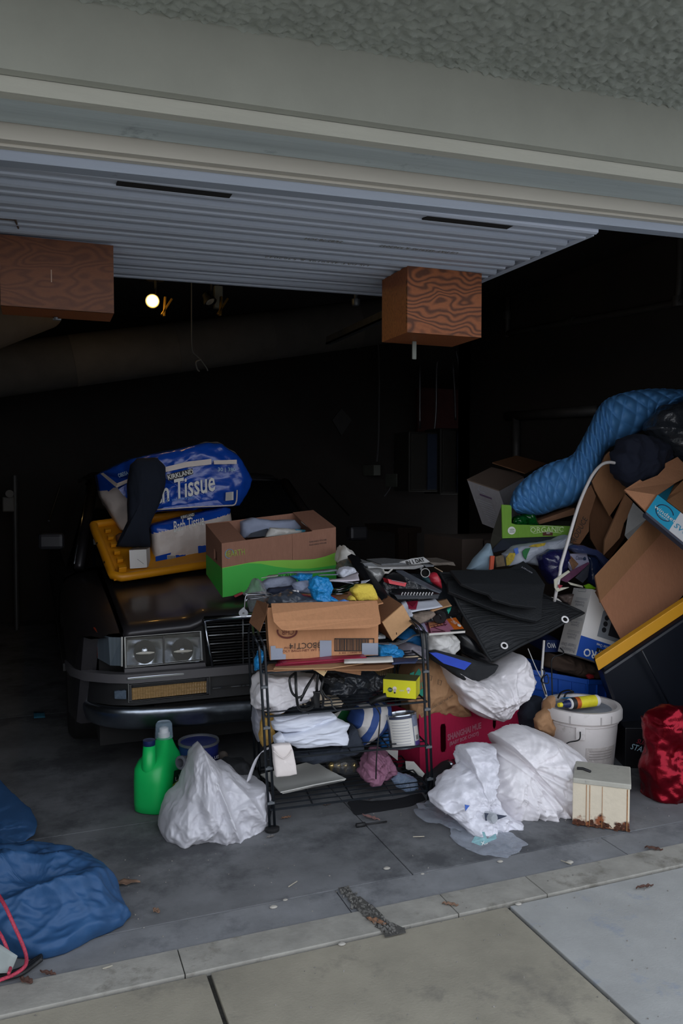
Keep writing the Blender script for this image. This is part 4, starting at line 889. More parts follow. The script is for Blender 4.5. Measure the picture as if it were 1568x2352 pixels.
# second shelf
soft('navy_cloth', 'dark slate cloth folded on the second rack shelf under white paper', 'cloth', K(oS, (400, 790), (520, 770), (700, 745), (825, 720), (830, 620), (890, 600), (925, 690), (950, 760), (880, 800), (700, 850), (540, 880), (430, 860)), 2.70, .055, mat('slate_cloth', '#252c38', .85, bump=.3, bs=90), amp=.02, sc=10, seed=7, na=110, nr=18)
t = thing('paper_stack', 'stack of crumpled folded white paper on the second rack shelf', 'paper', S_(530, 740, 2.62))
b = MB(); blob(b, K(oS, (255, 690), (300, 660), (420, 640), (640, 570), (720, 545), (820, 570), (822, 730), (640, 732), (430, 720), (350, 715), (300, 700)), 2.64, .04, amp=.02, sc=11, seed=3, na=130, nr=24, pw=.4, aniso=(.5, 1, 1.6)); b.build('top_sheet', m_paper, t, smooth=True)
for i, (q, a_, yo) in enumerate(((( (240, 570), (470, 520), (640, 500), (730, 510), (560, 600), (330, 640), (250, 620)), .010, .03), (((250, 530), (450, 505), (700, 490), (745, 530), (600, 590), (420, 600), (250, 590)), .012, .06), (((330, 660), (300, 700), (430, 770), (520, 765), (760, 738), (600, 735)), .006, .02), (((250, 690), (260, 740), (340, 720), (300, 650)), .004, .0))):
    b = MB(); blob(b, K(oS, *q), 2.62+yo*.6, .022, amp=a_*1.3, sc=14, seed=i+9, na=90, nr=14, pw=.35, aniso=(.4, 1, 2)); b.build('folded_sheet', m_paper, t, smooth=True)
soft('mustard_cloth', 'mustard yellow cloth drooping at the left of the second shelf', 'cloth', K(oS, (128, 690), (135, 560), (165, 480), (230, 455), (310, 475), (325, 500), (230, 520), (200, 600), (245, 650), (215, 710), (150, 738)), 2.73, .04, mat('mustard_cloth', '#a8843f', .85, var=.15, bump=.3, bs=80), amp=.015, sc=16, seed=1, na=90, nr=16)
t = thing('striped_bag', 'blue and white striped bag drooping on the second rack shelf', 'bag', S_(1030, 700, 2.7))
sb = MB(); O_ = K(oS, (870, 560), (900, 480), (980, 430), (1080, 410), (1180, 420), (1190, 500), (1170, 590), (1090, 650), (990, 720), (935, 740), (920, 650))
blob(sb, O_, 2.74, .07, amp=.008, sc=12, na=110, nr=24)
ms = bpy.data.materials.new('striped_cloth'); ms.use_nodes = True; _n, _l = ms.node_tree.nodes, ms.node_tree.links
_t = _n.new('ShaderNodeTexCoord'); _w = _n.new('ShaderNodeTexWave'); _w.inputs['Scale'].default_value = 5.6; _w.inputs['Distortion'].default_value = 1.2; _w.inputs['Detail'].default_value = .5; _w.inputs['Phase Offset'].default_value = 2.5
_m = _n.new('ShaderNodeMapping'); _m.inputs['Rotation'].default_value = (0, math.radians(-24), 0); _l.new(_t.outputs['Object'], _m.inputs[0]); _l.new(_m.outputs[0], _w.inputs[0])
_r = _n.new('ShaderNodeValToRGB'); _r.color_ramp.interpolation = 'CONSTANT'; _r.color_ramp.elements[0].color = lin('#223f78'); _r.color_ramp.elements[1].position = .5; _r.color_ramp.elements[1].color = lin('#b5b1b0')
_l.new(_w.outputs['Fac'], _r.inputs[0]); _l.new(_r.outputs[0], _n['Principled BSDF'].inputs['Base Color']); _n['Principled BSDF'].inputs['Roughness'].default_value = .75
sb.build('bag_body', ms, t, smooth=True)
# paint tin with a white label
pb = S_(1318, 765, 2.64); ax = (S_(1285, 490, 2.66)-pb); hgt = ax.length; r_ = .057
t = thing('paint_tin', 'silver tin with white printed label on the second rack shelf', 'tin', pb)
m_tin = mat('tin_steel', '#aeb2b8', .22, metal=.9, var=.1)
MB().lathe([(r_*.97, 0), (r_*1.02, .003), (r_*.98, .007), (r_*.98, hgt-.007), (r_*1.02, hgt-.004), (r_*1.0, hgt), (r_*.9, hgt), (r_*.88, hgt-.006), (0, hgt-.006)], pb, ax, 40).build('can', m_tin, t, ang=35)
axn = ax.normalized(); fx = V((1, 0, 0)); fx = (fx-axn*fx.dot(axn)).normalized(); fy = axn.cross(fx)
def cyl(a0, a1, h0, h1, rr, m, nm):
    R_ = [[pb+axn*(hgt*h)+(fx*math.cos(a0+(a1-a0)*i/14)+fy*math.sin(a0+(a1-a0)*i/14))*rr for i in range(15)] for h in (h0, h1)]
    return MB().grid(R_).build(nm, m, t, smooth=True)
cyl(-2.95, -1.3, .03, .88, r_*.995, m_paper2, 'label'); cyl(-2.95, -1.25, .88, .96, r_*.992, mat('dark_blue_label', '#2b3148', .5), 'label_band'); cyl(-1.28, -.25, .06, .95, r_*.99, mat('grey_blue_label', '#70788c', .5, var=.3, vs=40), 'label')
cyl(-1.22, -.72, .20, .62, r_*.999, m_paper2, 'price_label'); cyl(-1.22, -.3, .06, .18, r_*.999, mat('purple_label', '#45306e', .5), 'label_band')
for i in range(9): cyl(-2.75, -1.55, .80-.08*i, .785-.08*i, r_*1.0, mat('grey_print', '#8a8a92', .6, var=0), 'text_line')
for i in range(7): cyl(-1.12+.05*i, -1.09+.05*i, .22, .36, r_*1.004, m_print_k, 'barcode')
soft('blue_box', 'blue package squeezed behind the silver tin', 'package', K(oS, (1100, 690), (1130, 640), (1190, 640), (1200, 750), (1105, 758)), 2.86, .03, mat('mid_blue_film', '#1f5c9a', .35), amp=.006, sc=20, na=50, nr=10, pw=.35)
pane('green_card', 'dark green card standing behind the paper stack', 'card', W(K(oS, (755, 530), (800, 470), (900, 480), (880, 540), (815, 590)), 2.84), .003, mat('dark_green_card', '#0d5a2c', .5))
pane('grey_card', 'grey card corner behind the green card', 'card', W(K(oS, (735, 500), (800, 470), (760, 530)), 2.83), .003, m_paper2)
# third shelf
soft('white_carrier_bag', 'full white carrier bag on the third rack shelf at left', 'bag', K(oS, (70, 330), (100, 240), (160, 195), (300, 180), (450, 180), (590, 185), (610, 260), (500, 320), (400, 370), (330, 400), (250, 450), (140, 455), (85, 430)), 2.72, .085, m_wbag, amp=.026, sc=11, seed=12, na=170, nr=40)
soft('grey_carrier_bag', 'grey carrier bag hanging down the left end of the rack', 'bag', K(oS, (80, 440), (130, 455), (160, 500), (130, 600), (140, 700), (110, 715), (90, 640), (78, 540)), 2.76, .03, mat('grey_film_bag', '#7d7e88', .45, bump=.3, bs=30), amp=.01, sc=16, seed=13, na=70, nr=14)
t = thing('newspaper_bundle', 'bundle of yellowed folded newspapers on the third rack shelf', 'newspapers', S_(650, 420, 2.75))
for i, q in enumerate((((480, 370), (540, 330), (640, 340), (680, 385), (560, 400)), ((640, 395), (800, 385), (815, 410), (800, 425), (640, 420)), ((610, 420), (720, 410), (808, 425), (800, 440), (690, 442)), ((430, 430), (440, 412), (510, 415), (508, 436)))):
    MB().slab(W(K(oS, *q), 2.70+.01*i), (0, .09, .003)).build('newspaper', mat('yellowed_paper', '#b3a48e', .85, var=.15, vs=60, stretch=(1, 1, 8)), t)
pane('white_tag_card', 'small pale card standing behind the newspaper bundle', 'card', W(K(oS, (735, 318), (805, 318), (808, 385), (740, 390)), 2.80), .003, m_paper2)
def cable(name, label, pts, r=.0042, m=m_cord): return one(name, label, 'cable', MB().tube(smooth_path(pts, 7), r, 7), m, smooth=True)
cable('power_cable', 'black cable loop hanging at left before the white carrier bag', [SA(780, 810, 2.60), SA(700, 880, 2.57), SA(685, 960, 2.56), SA(720, 1110, 2.56), SA(800, 1185, 2.56), SA(880, 1160, 2.565), SA(930, 1050, 2.565), SA(1060, 850, 2.60)])
cable('power_cable', 'straight black cable dropping beside the hanging cable loop', [SA(775, 810, 2.59), SA(780, 1000, 2.555), SA(790, 1180, 2.555), SA(815, 1330, 2.57), SA(880, 1375, 2.58), SA(1000, 1350, 2.6), SA(1080, 1260, 2.62)], .005)
cable('power_cable', 'black cable slanting down to a loop over the newspapers', [SA(1075, 820, 2.60), SA(1000, 950, 2.58), SA(930, 1080, 2.57), SA(850, 1240, 2.58)], .004)
t = thing('power_adapter', 'black power adapter hanging by its cable on the third shelf', 'adapter', SA(1090, 1360, 2.62))
MB().slab(W(K(oA, (1040, 1100), (1150, 1110), (1135, 1350), (1055, 1355)), 2.61), (0, .035, 0)).build('body', m_blk, t, bevel=.003); MB().tube(smooth_path([SA(1100, 1105, 2.63), SA(1095, 1000, 2.61), SA(1120, 830, 2.61)], 6), .0045, 7).build('lead', m_cord, t, smooth=True)
cable('power_cable', 'black cable hanging in a bow right of the adapter', [SA(1205, 830, 2.60), SA(1180, 960, 2.58), SA(1155, 1080, 2.58), SA(1190, 1200, 2.58), SA(1175, 1340, 2.60)], .0045)
cable('power_cable', 'thin black cable trailing over the newspapers to the rail', [SA(1160, 1060, 2.585), SA(1220, 1160, 2.58), SA(1300, 1215, 2.57), SA(1325, 1310, 2.565), SA(1390, 1390, 2.56)], .003)
soft('cable_tangle', 'tangle of black cables bunched under the yellow tag', 'cables', K(oA, (1200, 880), (1260, 850), (1400, 860), (1500, 900), (1440, 950), (1330, 930), (1240, 960)), 2.60, .02, m_cord, amp=.016, sc=40, seed=3, na=90, nr=16)
soft('black_bin_bag', 'shiny black plastic bag at the back of the third shelf', 'bag', [(735, 1548), (770, 1540), (850, 1540), (872, 1560), (858, 1582), (825, 1595), (775, 1596), (740, 1590)], 2.84, .07, mat('black_film', '#2c3036', .2, var=.1, bump=.7, bs=26, bdist=.015, spec=.6), amp=.022, sc=15, seed=17, na=110, nr=22)
# yellow light bulb carton
def frame_box(name, label, cat_, o, ex, ey, ez, m, **k): return one(name, label, cat_, MB().para(o, ex, ey, ez), m, **k)
M_ = Matrix.Rotation(-.636, 3, 'Z'); o_ = V((1.183, 2.655, .398)); ex = M_ @ V((.122, 0, 0)); ey = M_ @ V((0, .085, 0)); ez = V((0, 0, .066))
m_yel = mat('acid_yellow_card', '#d9d414', .5, var=.02)
t = thing('bulb_carton', 'acid yellow light bulb carton on the third rack shelf', 'box', o_)
MB().para(o_, ex, ey, ez).build('carton', [m_yel], t, bevel=.001)
MB().slab([o_+ez+V((0, 0, .0006)), o_+ex+ez+V((0, 0, .0006)), o_+ex+ey+ez+V((0, 0, .0006)), o_+ey+ez+V((0, 0, .0006))], .0012).build('top_panel', mat('olive_card', '#56592f', .5), t)
fn = ex.cross(ez).normalized()
def onf(a, b, off=.001): return o_+ex*a+ez*b+fn*off
def disc(a, b, r, m, nm, off=.001, n=20, sy=1): return MB().ngon([onf(a, b, off)+ex.normalized()*(r*math.cos(2*math.pi*i/n))+ez.normalized()*(r*sy*math.sin(2*math.pi*i/n)) for i in range(n)]).build(nm, m, t, recalc=False)
disc(.22, .43, .009, mat('dark_green_label', '#12401f', .5), 'print'); lettering('23W', onf(.22, .43), ex, ez, .013, .006, m_print_w, t); lettering('100W', onf(.58, .43), ex, ez, .018, .006, m_print_w, t)
m_palep = mat('pale_pink_print', '#e3d3d0', .6, var=0)
for a in (.36, .78): disc(a, .52, .0075, m_palep, 'print'); MB().ngon([onf(a-.035, .5), onf(a-.025, .3), onf(a+.025, .3), onf(a+.035, .5)]).build('print', m_palep, t, recalc=False)
disc(.36, .36, .005, m_palep, 'print'); disc(.36, .28, .0035, m_print_k, 'print', .0014)
cable('cable_end', 'thick black cable end lying before the yellow carton', [SB_(470, 1260, 2.60), SB_(560, 1215, 2.58), SB_(640, 1185, 2.57), SB_(700, 1170, 2.565)], .0125)
cable('power_cable', 'thin black cable dangling over the striped bag from the cable end', [SB_(470, 1260, 2.60), SB_(540, 1330, 2.555), SB_(600, 1440, 2.555), S_(1112, 560, 2.55), S_(1100, 700, 2.55), S_(1085, 860, 2.55), S_(1080, 1030, 2.56)], .0025)
# fourth shelf: folders, cardboard, the open carton
ft = .549
def flat(name, label, cat_, pts, z, th, m, tilt=0): return one(name, label, cat_, MB().slab([fl(u, v, z) for u, v in pts], (0, 0, th)), m)
flat('cardboard_sheet', 'flat brown cardboard sheet at the bottom on the top rack shelf', 'cardboard', [(608, 1544), (720, 1538), (838, 1535), (860, 1520), (700, 1518), (616, 1528)], ft, .004, m_card)
flat('cardboard_sheet', 'second flat cardboard sheet poking out right on the top shelf', 'cardboard', [(720, 1540), (870, 1541), (904, 1533), (905, 1518), (780, 1516)], ft+.005, .004, m_card2)
pane('cardboard_flap', 'folded cardboard flap drooping below the front of the top rack shelf', 'cardboard', W([(770, 1541, 2.565), (828, 1551, 2.545), (829, 1544, 2.55), (800, 1538, 2.58)], 2.56), .004, m_card)
flat('cardboard_sheet', 'third cardboard sheet, tan, on top of the flat sheets', 'cardboard', [(628, 1538), (760, 1536), (836, 1525), (800, 1516), (640, 1522)], ft+.010, .003, mat('tan_card', '#b38c66', .8))
m_redp = mat('crimson_folder', '#8e1f3a', .45, var=.08)
for i in range(4):
    b = MB(); sheet(b, fl(632+6*i, 1531-2*i, ft+.014+.004*i), fl(800+14*i, 1520-3*i, ft+.016+.004*i), fl(835, 1505, ft+.018+.004*i), fl(640, 1512, ft+.015+.004*i), 12, 4, .0025, .004, 6, i)
    one('crimson_folder', ('lowest crimson folder with a pale edge under the open carton', 'second crimson folder from the bottom of the pile', 'third crimson folder from the bottom of the pile', 'topmost crimson folder pressed under the open carton')[i], 'folder', b, m_redp, 'crimson folders on the top shelf', smooth=True)
b = MB(); sheet(b, fl(790, 1525, ft+.022), fl(903, 1521, ft+.020), fl(900, 1510, ft+.022), fl(790, 1514, ft+.024), 8, 3, .005, .002); one('white_envelope', 'white envelope edge sticking out right of the crimson folders', 'envelope', b, m_paper2, smooth=True)
b = MB(); sheet(b, fl(900, 1527, ft+.012), fl(954, 1524, ft+.012), fl(960, 1512, ft+.014), fl(900, 1514, ft+.014), 8, 3, .004, .004); one('navy_leaflet', 'navy printed leaflet at the right end of the top rack shelf', 'leaflet', b, mat('navy_print_paper', '#27314f', .6, var=.5, vs=90), smooth=True)
t = thing('yellow_tag', 'cream yellow card corner hanging over the rack rail', 'card', SA(1195, 870, 2.55))
MB().slab([SA(985, 728, 2.553), SA(1295, 720, 2.553), SA(1200, 872, 2.545)], .0015).build('card', mat('cream_yellow_card', '#d9b98a', .75, var=.04), t)
MB().slab([SA(1215, 800, 2.548), SA(1255, 745, 2.55), SA(1262, 748, 2.55), SA(1222, 803, 2.548)], .0006).build('printed_line', m_print_k, t)
# the open carton
cf = 2.60
BL, BR, TR, TL = at(620, 1516, cf), at(868, 1505, cf), at(869, 1388, cf+.01), at(612, 1396, cf+.01)
dv = V((.05, .22, 0)); th = .005
t = thing('open_carton', 'open brown carton patched with grey tape on the rack top', 'box', (BL+BR)/2)
m_c1 = cardboard('tan_cardboard', '#b5835f')
def wall(a, b, c, d, n): return MB().slab([a, b, c, d], n)
wall(BL, BR, TR, TL, (0, th, 0)).build('front_panel', m_c1, t)
wall(BL+dv, BR+dv, TR+dv, TL+dv, (0, -th, 0)).build('back_panel', m_c1, t)
wall(BL+V((0, th, 0)), TL+V((0, th, 0)), TL+dv, BL+dv, (th, 0, 0)).build('side_panel', m_c1, t)
wall(BR+V((0, th, 0)), TR+V((0, th, 0)), TR+dv, BR+dv, (-th, 0, 0)).build('side_panel', m_c1, t)
MB().slab([BL+V((0, 0, .003)), BR+V((0, 0, .003)), BR+dv+V((0, 0, .003)), BL+dv+V((0, 0, .003))], (0, 0, .003)).build('bottom_panel', m_c1, t)
fy_ = 2.585
def Qp(x, y, Y): return SQ(x, y, Y)
MB().slab([Qp(362, 425, fy_+.02), Qp(1420, 395, fy_+.02), Qp(1450, 560, 2.55), Qp(1455, 620, 2.53), Qp(1410, 645, 2.525), Qp(1330, 665, 2.52), Qp(900, 676, 2.52), Qp(530, 690, 2.52), Qp(470, 685, 2.52), Qp(430, 650, 2.53), Qp(385, 600, 2.54), Qp(372, 520, 2.56)], (0, .0045, .002)).build('front_flap', m_c1, t)
MB().slab([Qp(215, 385, 2.72), Qp(325, 425, 2.61), Qp(300, 545, 2.60), Qp(240, 700, 2.585), Qp(138, 610, 2.66)], (.004, .002, 0)).build('left_flap', m_card3, t)
MB().slab([TR+V((0, .01, 0)), TR+dv, TR+dv+V((.03, 0, .012)), TR+V((.022, .01, .004))], .0045).build('right_flap', m_c1, t)
MB().slab([TL+dv, TR+dv, TR+dv+V((.0, .05, .012)), TL+dv+V((0, .05, .012))], .0045).build('back_flap', m_c1, t)
m_tape = mat('silver_tape', '#8c93a2', .35, metal=.15, var=.05)
def front(u0, v0, u1, v1, m, nm, off=.0012, th_=.0006): return MB().slab([at(u0, v0, cf-off), at(u1, v0, cf-off), at(u1, v1, cf-off), at(u0, v1, cf-off)], (0, -th_, 0)).build(nm, m, t)
front(734, 1471, 761, 1512, m_tape, 'tape_strip')
MB().slab([at(621, 1484, cf-.0012), at(632, 1483, cf-.0012), at(633, 1489, cf-.0012), at(649, 1489, cf-.0012), at(649, 1502, cf-.0012), at(656, 1503, cf-.0012), at(656, 1514, cf-.0012), at(622, 1516, cf-.0012)], (0, -.0006, 0)).build('tape_strip', m_tape, t)
front(831, 1477, 868, 1504, m_tape, 'tape_strip')
m_ink = mat('dark_red_ink', '#5e2a22', .8, var=0); m_inkk = mat('black_ink', '#2a2320', .8, var=0)
fe, fu = (BR-BL).normalized(), (TL-BL).normalized()
lettering('3BOCT14', at(700, 1483, cf), -fe, -fu, .112, .020, m_inkk, t)
lettering('POLY BAGS-NET WT 16', at(692, 1494, cf), fe, fu, .150, .008, m_ink, t); lettering('POLY', at(664, 1488, cf), fe, fu, .034, .007, m_ink, t)
def arcband(cu, cv, ru, rv, a0, a1, wd, m, par, Y, nm='print', n=20):
    b = MB(); R_ = [[at(cu+(ru-w_)*math.cos(a0+(a1-a0)*i/n), cv+(rv-w_)*math.sin(a0+(a1-a0)*i/n), Y) for i in range(n+1)] for w_ in (0, wd)]
    return b.grid(R_).build(nm, m, par)
arcband(659, 1450, 24, 17, -.3, 3.4, 4, m_ink, t, cf-.0012)
lettering('CHR', at(660, 1452, cf), -fe, -fu, .045, .018, m_ink, t)
b = MB(); x = 772; rb = random.Random(4)
while x < 848:
    wd = rb.choice((1.2, 1.8, 2.6, 3.2)); b.slab([at(x, 1468, cf-.001), at(x+wd, 1468, cf-.001), at(x+wd, 1494, cf-.001), at(x, 1494, cf-.001)], (0, -.0003, 0)); x += wd+rb.choice((1.2, 1.6, 2.2))
b.build('barcode', m_inkk, t, kind='stuff')
b = MB()
for u0, v0, u1, v1 in ((768, 1466, 859, 1468), (768, 1494, 831, 1496), (768, 1466, 770, 1496), (857, 1466, 859, 1478)): b.slab([at(u0, v0, cf-.001), at(u1, v0, cf-.001), at(u1, v1, cf-.001), at(u0, v1, cf-.001)], (0, -.0003, 0))
b.build('barcode_frame', m_inkk, t, kind='stuff')
lettering('3 00 15800 04', at(805, 1499, cf), fe, fu, .09, .006, m_ink, t)
# around the open carton
m_glove = mat('blue_nitrile', '#1a7fbd', .45, var=.08, bump=.4, bs=60, ridge=True)
def glove(label, pts, Y, T, seed, fingers=()):
    t = thing('nitrile_glove', label, 'glove', at(pts[0][0], pts[0][1], Y), 'blue nitrile gloves')
    b = MB(); blob(b, pts, Y, T, amp=.018, sc=30, seed=seed, na=130, nr=26, oc=4); b.build('palm', m_glove, t, smooth=True)
    for f in fingers: MB().tube(smooth_path([A(p) for p in f], 4), [.006]*(4*(len(f)-1))+[.004], 8).build('finger', m_glove, t, smooth=True)
glove('blue nitrile glove draped over the front edge of the carton contents', K(oQ, (765, 180), (830, 170), (905, 190), (950, 260), (945, 340), (965, 380), (1020, 385), (1015, 395), (880, 402), (800, 385), (790, 300), (760, 270)), 2.66, .025, 2, (((757, 1376, 2.64), (765, 1379, 2.635), (775, 1381, 2.635)),))
glove('small blue glove scrap on the papers behind the draped glove', K(oQ, (575, 150), (640, 130), (735, 128), (735, 165), (690, 180), (690, 215), (655, 220), (640, 175)), 2.78, .018, 5)
glove('crumpled blue glove right of the carton on the rack top', K(oB, (570, 420), (700, 405), (810, 410), (830, 460), (900, 475), (912, 530), (860, 560), (760, 590), (640, 600), (490, 580), (560, 560)), 2.66, .03, 7)
glove('blue glove hanging at the left corner post of the rack', K(oA, (205, 480), (255, 470), (280, 540), (280, 620), (235, 640), (210, 740), (180, 780), (168, 770), (185, 650), (225, 560)), 2.66, .012, 9)
soft('grey_film_bag', 'grey thin film bag on the right end of the rack top', 'bag', K(oB, (830, 430), (940, 380), (1080, 400), (1235, 460), (1240, 640), (1100, 650), (960, 640), (700, 610), (900, 530)), 2.80, .05, mat('grey_film', '#6f6b74', .4, bump=.4, bs=30, ridge=True), amp=.02, sc=14, seed=5, na=100, nr=20)
pane('silver_sheet', 'bent silvery sheet lying right of the open carton', 'sheet', [SB_(580, 385, 2.66), SB_(750, 400, 2.64), SB_(880, 395, 2.66), SB_(1000, 350, 2.72), SB_(1120, 270, 2.80), SB_(1230, 255, 2.82), SB_(1230, 235, 2.84), SB_(1100, 250, 2.82), SB_(1010, 320, 2.74), SB_(840, 370, 2.70), SB_(600, 370, 2.70)], .0015, mat('silver_foil', '#8f959e', .3, metal=.4))
soft('blue_fabric', 'bright blue fabric behind the wooden block on the rack top', 'cloth', K(oB, (850, 280), (940, 230), (1030, 160), (1080, 170), (1120, 240), (1230, 290), (1235, 420), (1150, 420), (1040, 340), (920, 330)), 2.90, .03, mat('bright_blue_fabric', '#1d6fae', .7), amp=.01, sc=14, seed=2, na=90, nr=14)
pane('cream_card', 'small cream oval card on the grey film bag', 'card', W(K(oB, (955, 590), (1010, 570), (1200, 555), (1240, 580), (1230, 610), (1000, 635), (960, 625)), 2.70), .003, mat('cream_card', '#b3a288', .8))
# small wooden block-shaped box
MX = Matrix.Rotation(V((.293, -.615, .107)).length, 3, V((.293, -.615, .107)).normalized())
o_ = V((1.242, 2.70, .592)); d_ = (.104, .10, .101)
t = thing('fibreboard_box', 'tilted tan fibreboard box leaning beside the open carton', 'box', o_)
e1, e2, e3 = MX @ V((d_[0], 0, 0)), MX @ V((0, d_[1], 0)), MX @ V((0, 0, d_[2]))
MB().para(o_, e1, e2*.06, e3).build('front_panel', mat('fibreboard', '#c79a6e', .7, var=.06, vs=60), t, bevel=.001)
MB().para(o_+e2*.07, e1*.05, e2*.93, e3).build('side_panel', m_card3, t); MB().para(o_+e2*.07+e1*.95, e1*.05, e2*.93, e3).build('side_panel', m_card3, t)
MB().para(o_+e2*.07+e1*.05, e1*.9, e2*.93, e3*.05).build('bottom_panel', m_card3, t); MB().para(o_+e2*.07+e1*.05+e3*.95, e1*.9, e2*.86, e3*.05).build('top_panel', m_card3, t); MB().para(o_+e2*.94+e1*.05, e1*.9, e2*.06, e3).build('back_panel', m_card3, t)
MB().tube([o_+e1*.25+e3*.12-e2*.005, o_+e1*.28+e3*.2-e2*.005], .0016, 6).build('screw_mark', m_blk, t)
# ---- contents of the carton and the heap behind it
soft('grey_pouch', 'grey-blue cloth pouch lying on the carton contents at left', 'pouch', K(oQ, (255, 215), (330, 170), (460, 150), (560, 150), (600, 190), (580, 240), (430, 270), (330, 300), (285, 270)), 2.82, .03, mat('grey_blue_cloth', '#7f8698', .8, bump=.2, bs=80), amp=.008, sc=14, seed=1, na=90, nr=16, pw=.4)
soft('clear_film_bag', 'crumpled clear film bag spilling over the left of the carton', 'bag', K(oQ, (100, 330), (210, 170), (260, 200), (290, 300), (400, 320), (460, 330), (430, 400), (330, 440), (200, 440), (170, 480), (150, 360)), 2.78, .04, film('grey_clear_film', '#8d9096', .30, .15, .9), amp=.02, sc=16, seed=3, na=90, nr=16)
soft('dark_grey_bundle', 'dark grey plastic bundle at the front left of the carton contents', 'bundle', K(oQ, (360, 400), (380, 350), (470, 315), (560, 320), (620, 340), (700, 350), (790, 370), (790, 410), (360, 420)), 2.68, .04, mat('dark_grey_film', '#3d424b', .3, bump=.5, bs=30), amp=.02, sc=20, seed=6, na=90, nr=16)
soft('blue_grey_paper_ball', 'blue-grey crumpled paper between pouch and draped glove', 'paper', K(oQ, (590, 230), (640, 210), (750, 200), (770, 260), (780, 310), (660, 300), (600, 280)), 2.74, .03, mat('blue_grey_paper', '#8b94ab', .75), amp=.012, sc=18, seed=4, na=70, nr=14)
soft('navy_sock', 'navy cloth tucked under the grey pouch in the carton', 'cloth', K(oQ, (320, 300), (350, 265), (420, 265), (580, 240), (590, 290), (480, 300), (380, 330)), 2.76, .02, mat('navy_cloth', '#141c30', .85), amp=.008, sc=18, na=60, nr=12)
t = thing('white_stopper', 'small white plastic stopper among the carton contents', 'stopper', SQ(590, 330, 2.69)); MB().tube([SQ(552, 303, 2.70), SQ(610, 308, 2.69)], .008, 12).build('cap', mat('white_plastic', '#d9d6d6', .4), t, smooth=True); MB().tube([SQ(610, 308, 2.69), SQ(630, 315, 2.688)], .010, 12).build('cap_rim', mat('white_plastic', '#d9d6d6', .4), t, smooth=True)
pane('red_card', 'small dark red card beside the white cap', 'card', [SQ(540, 310, 2.71), SQ(640, 320, 2.70), SQ(760, 345, 2.70), SQ(760, 352, 2.69), SQ(620, 340, 2.69), SQ(540, 330, 2.70)], .003, m_redp)
t = thing('sponge', 'yellow sponge on the right rear corner of the open carton', 'sponge', SP(400, 720, 2.72))
b = MB(); blob(b, K(oP, (245, 590), (290, 560), (300, 535), (400, 530), (480, 535), (500, 580), (545, 670), (548, 710), (500, 722), (420, 715), (340, 728), (300, 720), (275, 660), (240, 620)), 2.71, .03, amp=.004, sc=20, na=90, nr=18, pw=.4); b.build('foam', mat('yellow_foam', '#dcc24c', .9, var=.08, bump=.4, bs=160), t, smooth=True)
b = MB(); blob(b, K(oP, (205, 720), (215, 690), (245, 670), (275, 690), (290, 728)), 2.69, .02, amp=.002, sc=20, na=40, nr=10); b.build('foam', mat('yellow_foam', '#dcc24c', .9), t, smooth=True)
pane('crimson_scrap', 'crimson wrapper scrap left of the yellow sponge', 'wrapper', [SQ(950, 370, 2.68), SQ(965, 342, 2.70), SQ(1000, 355, 2.70), SQ(1010, 380, 2.68)], .003, m_redp)
soft('blue_wrapper', 'light blue wrapper under the yellow sponge', 'wrapper', K(oQ, (1040, 395), (1090, 378), (1130, 390), (1120, 402), (1050, 402)), 2.66, .012, mat('light_blue_film', '#5c8fd6', .4), amp=.003, sc=30, na=40, nr=8)
soft('green_glass_bottle', 'dark green glass bottle lying behind the yellow sponge', 'bottle', K(oP, (20, 600), (120, 590), (200, 545), (290, 515), (300, 560), (220, 600), (120, 640), (0, 640)), 2.80, .03, mat('green_glass', '#0c2a1c', .12, trans=.3), amp=.003, sc=12, na=70, nr=12)
b = MB().tube([SP(-5, 605, 2.76), SP(100, 597, 2.75), SP(190, 570, 2.75)], .0022, 6).tube([SP(-5, 655, 2.74), SP(200, 645, 2.73)], .0025, 6)
one('wire_hanger', 'silver wire hanger lying in the carton left of the sponge', 'hanger', b, m_chrome, smooth=True)
# chrome basket rim with its round tag at the left
t = thing('wire_basket', 'chrome wire basket rim poking out left with a round tag', 'basket', SQ(100, 360, 2.72))
MB().tube(smooth_path([SQ(92, 480, 2.70), SQ(95, 420, 2.70), SQ(105, 350, 2.70), SQ(130, 332, 2.70), SQ(220, 332, 2.71), SQ(360, 336, 2.74), SQ(480, 336, 2.80)], 5), .003, 7).build('rim_wire', m_chrome, t, smooth=True)
MB().tube(smooth_path([SQ(108, 400, 2.70), SQ(118, 378, 2.70), SQ(150, 374, 2.71), SQ(300, 362, 2.73), SQ(420, 350, 2.78)], 5), .0025, 7).build('rim_wire', m_chrome, t, smooth=True)
MB().tube([SQ(100, 325, 2.70), SQ(360, 330, 2.73)], .002, 6).build('rim_wire', m_chrome, t, smooth=True)
MB().slab([SQ(85, 455, 2.695)]+[SQ(82+46*math.cos(a), 515+42*math.sin(a), 2.695) for a in [(-1.1+i*(2*math.pi-1.0)/16) for i in range(16)]], .003).build('round_tag', film('clear_tag', '#a7aab0', .5, .2, .1), t)
MB().lathe([(0, 0), (.003, 0), (.003, .003), (0, .003)], SQ(82, 515, 2.694), (0, -1, 0), 10).build('rivet', m_dull, t)
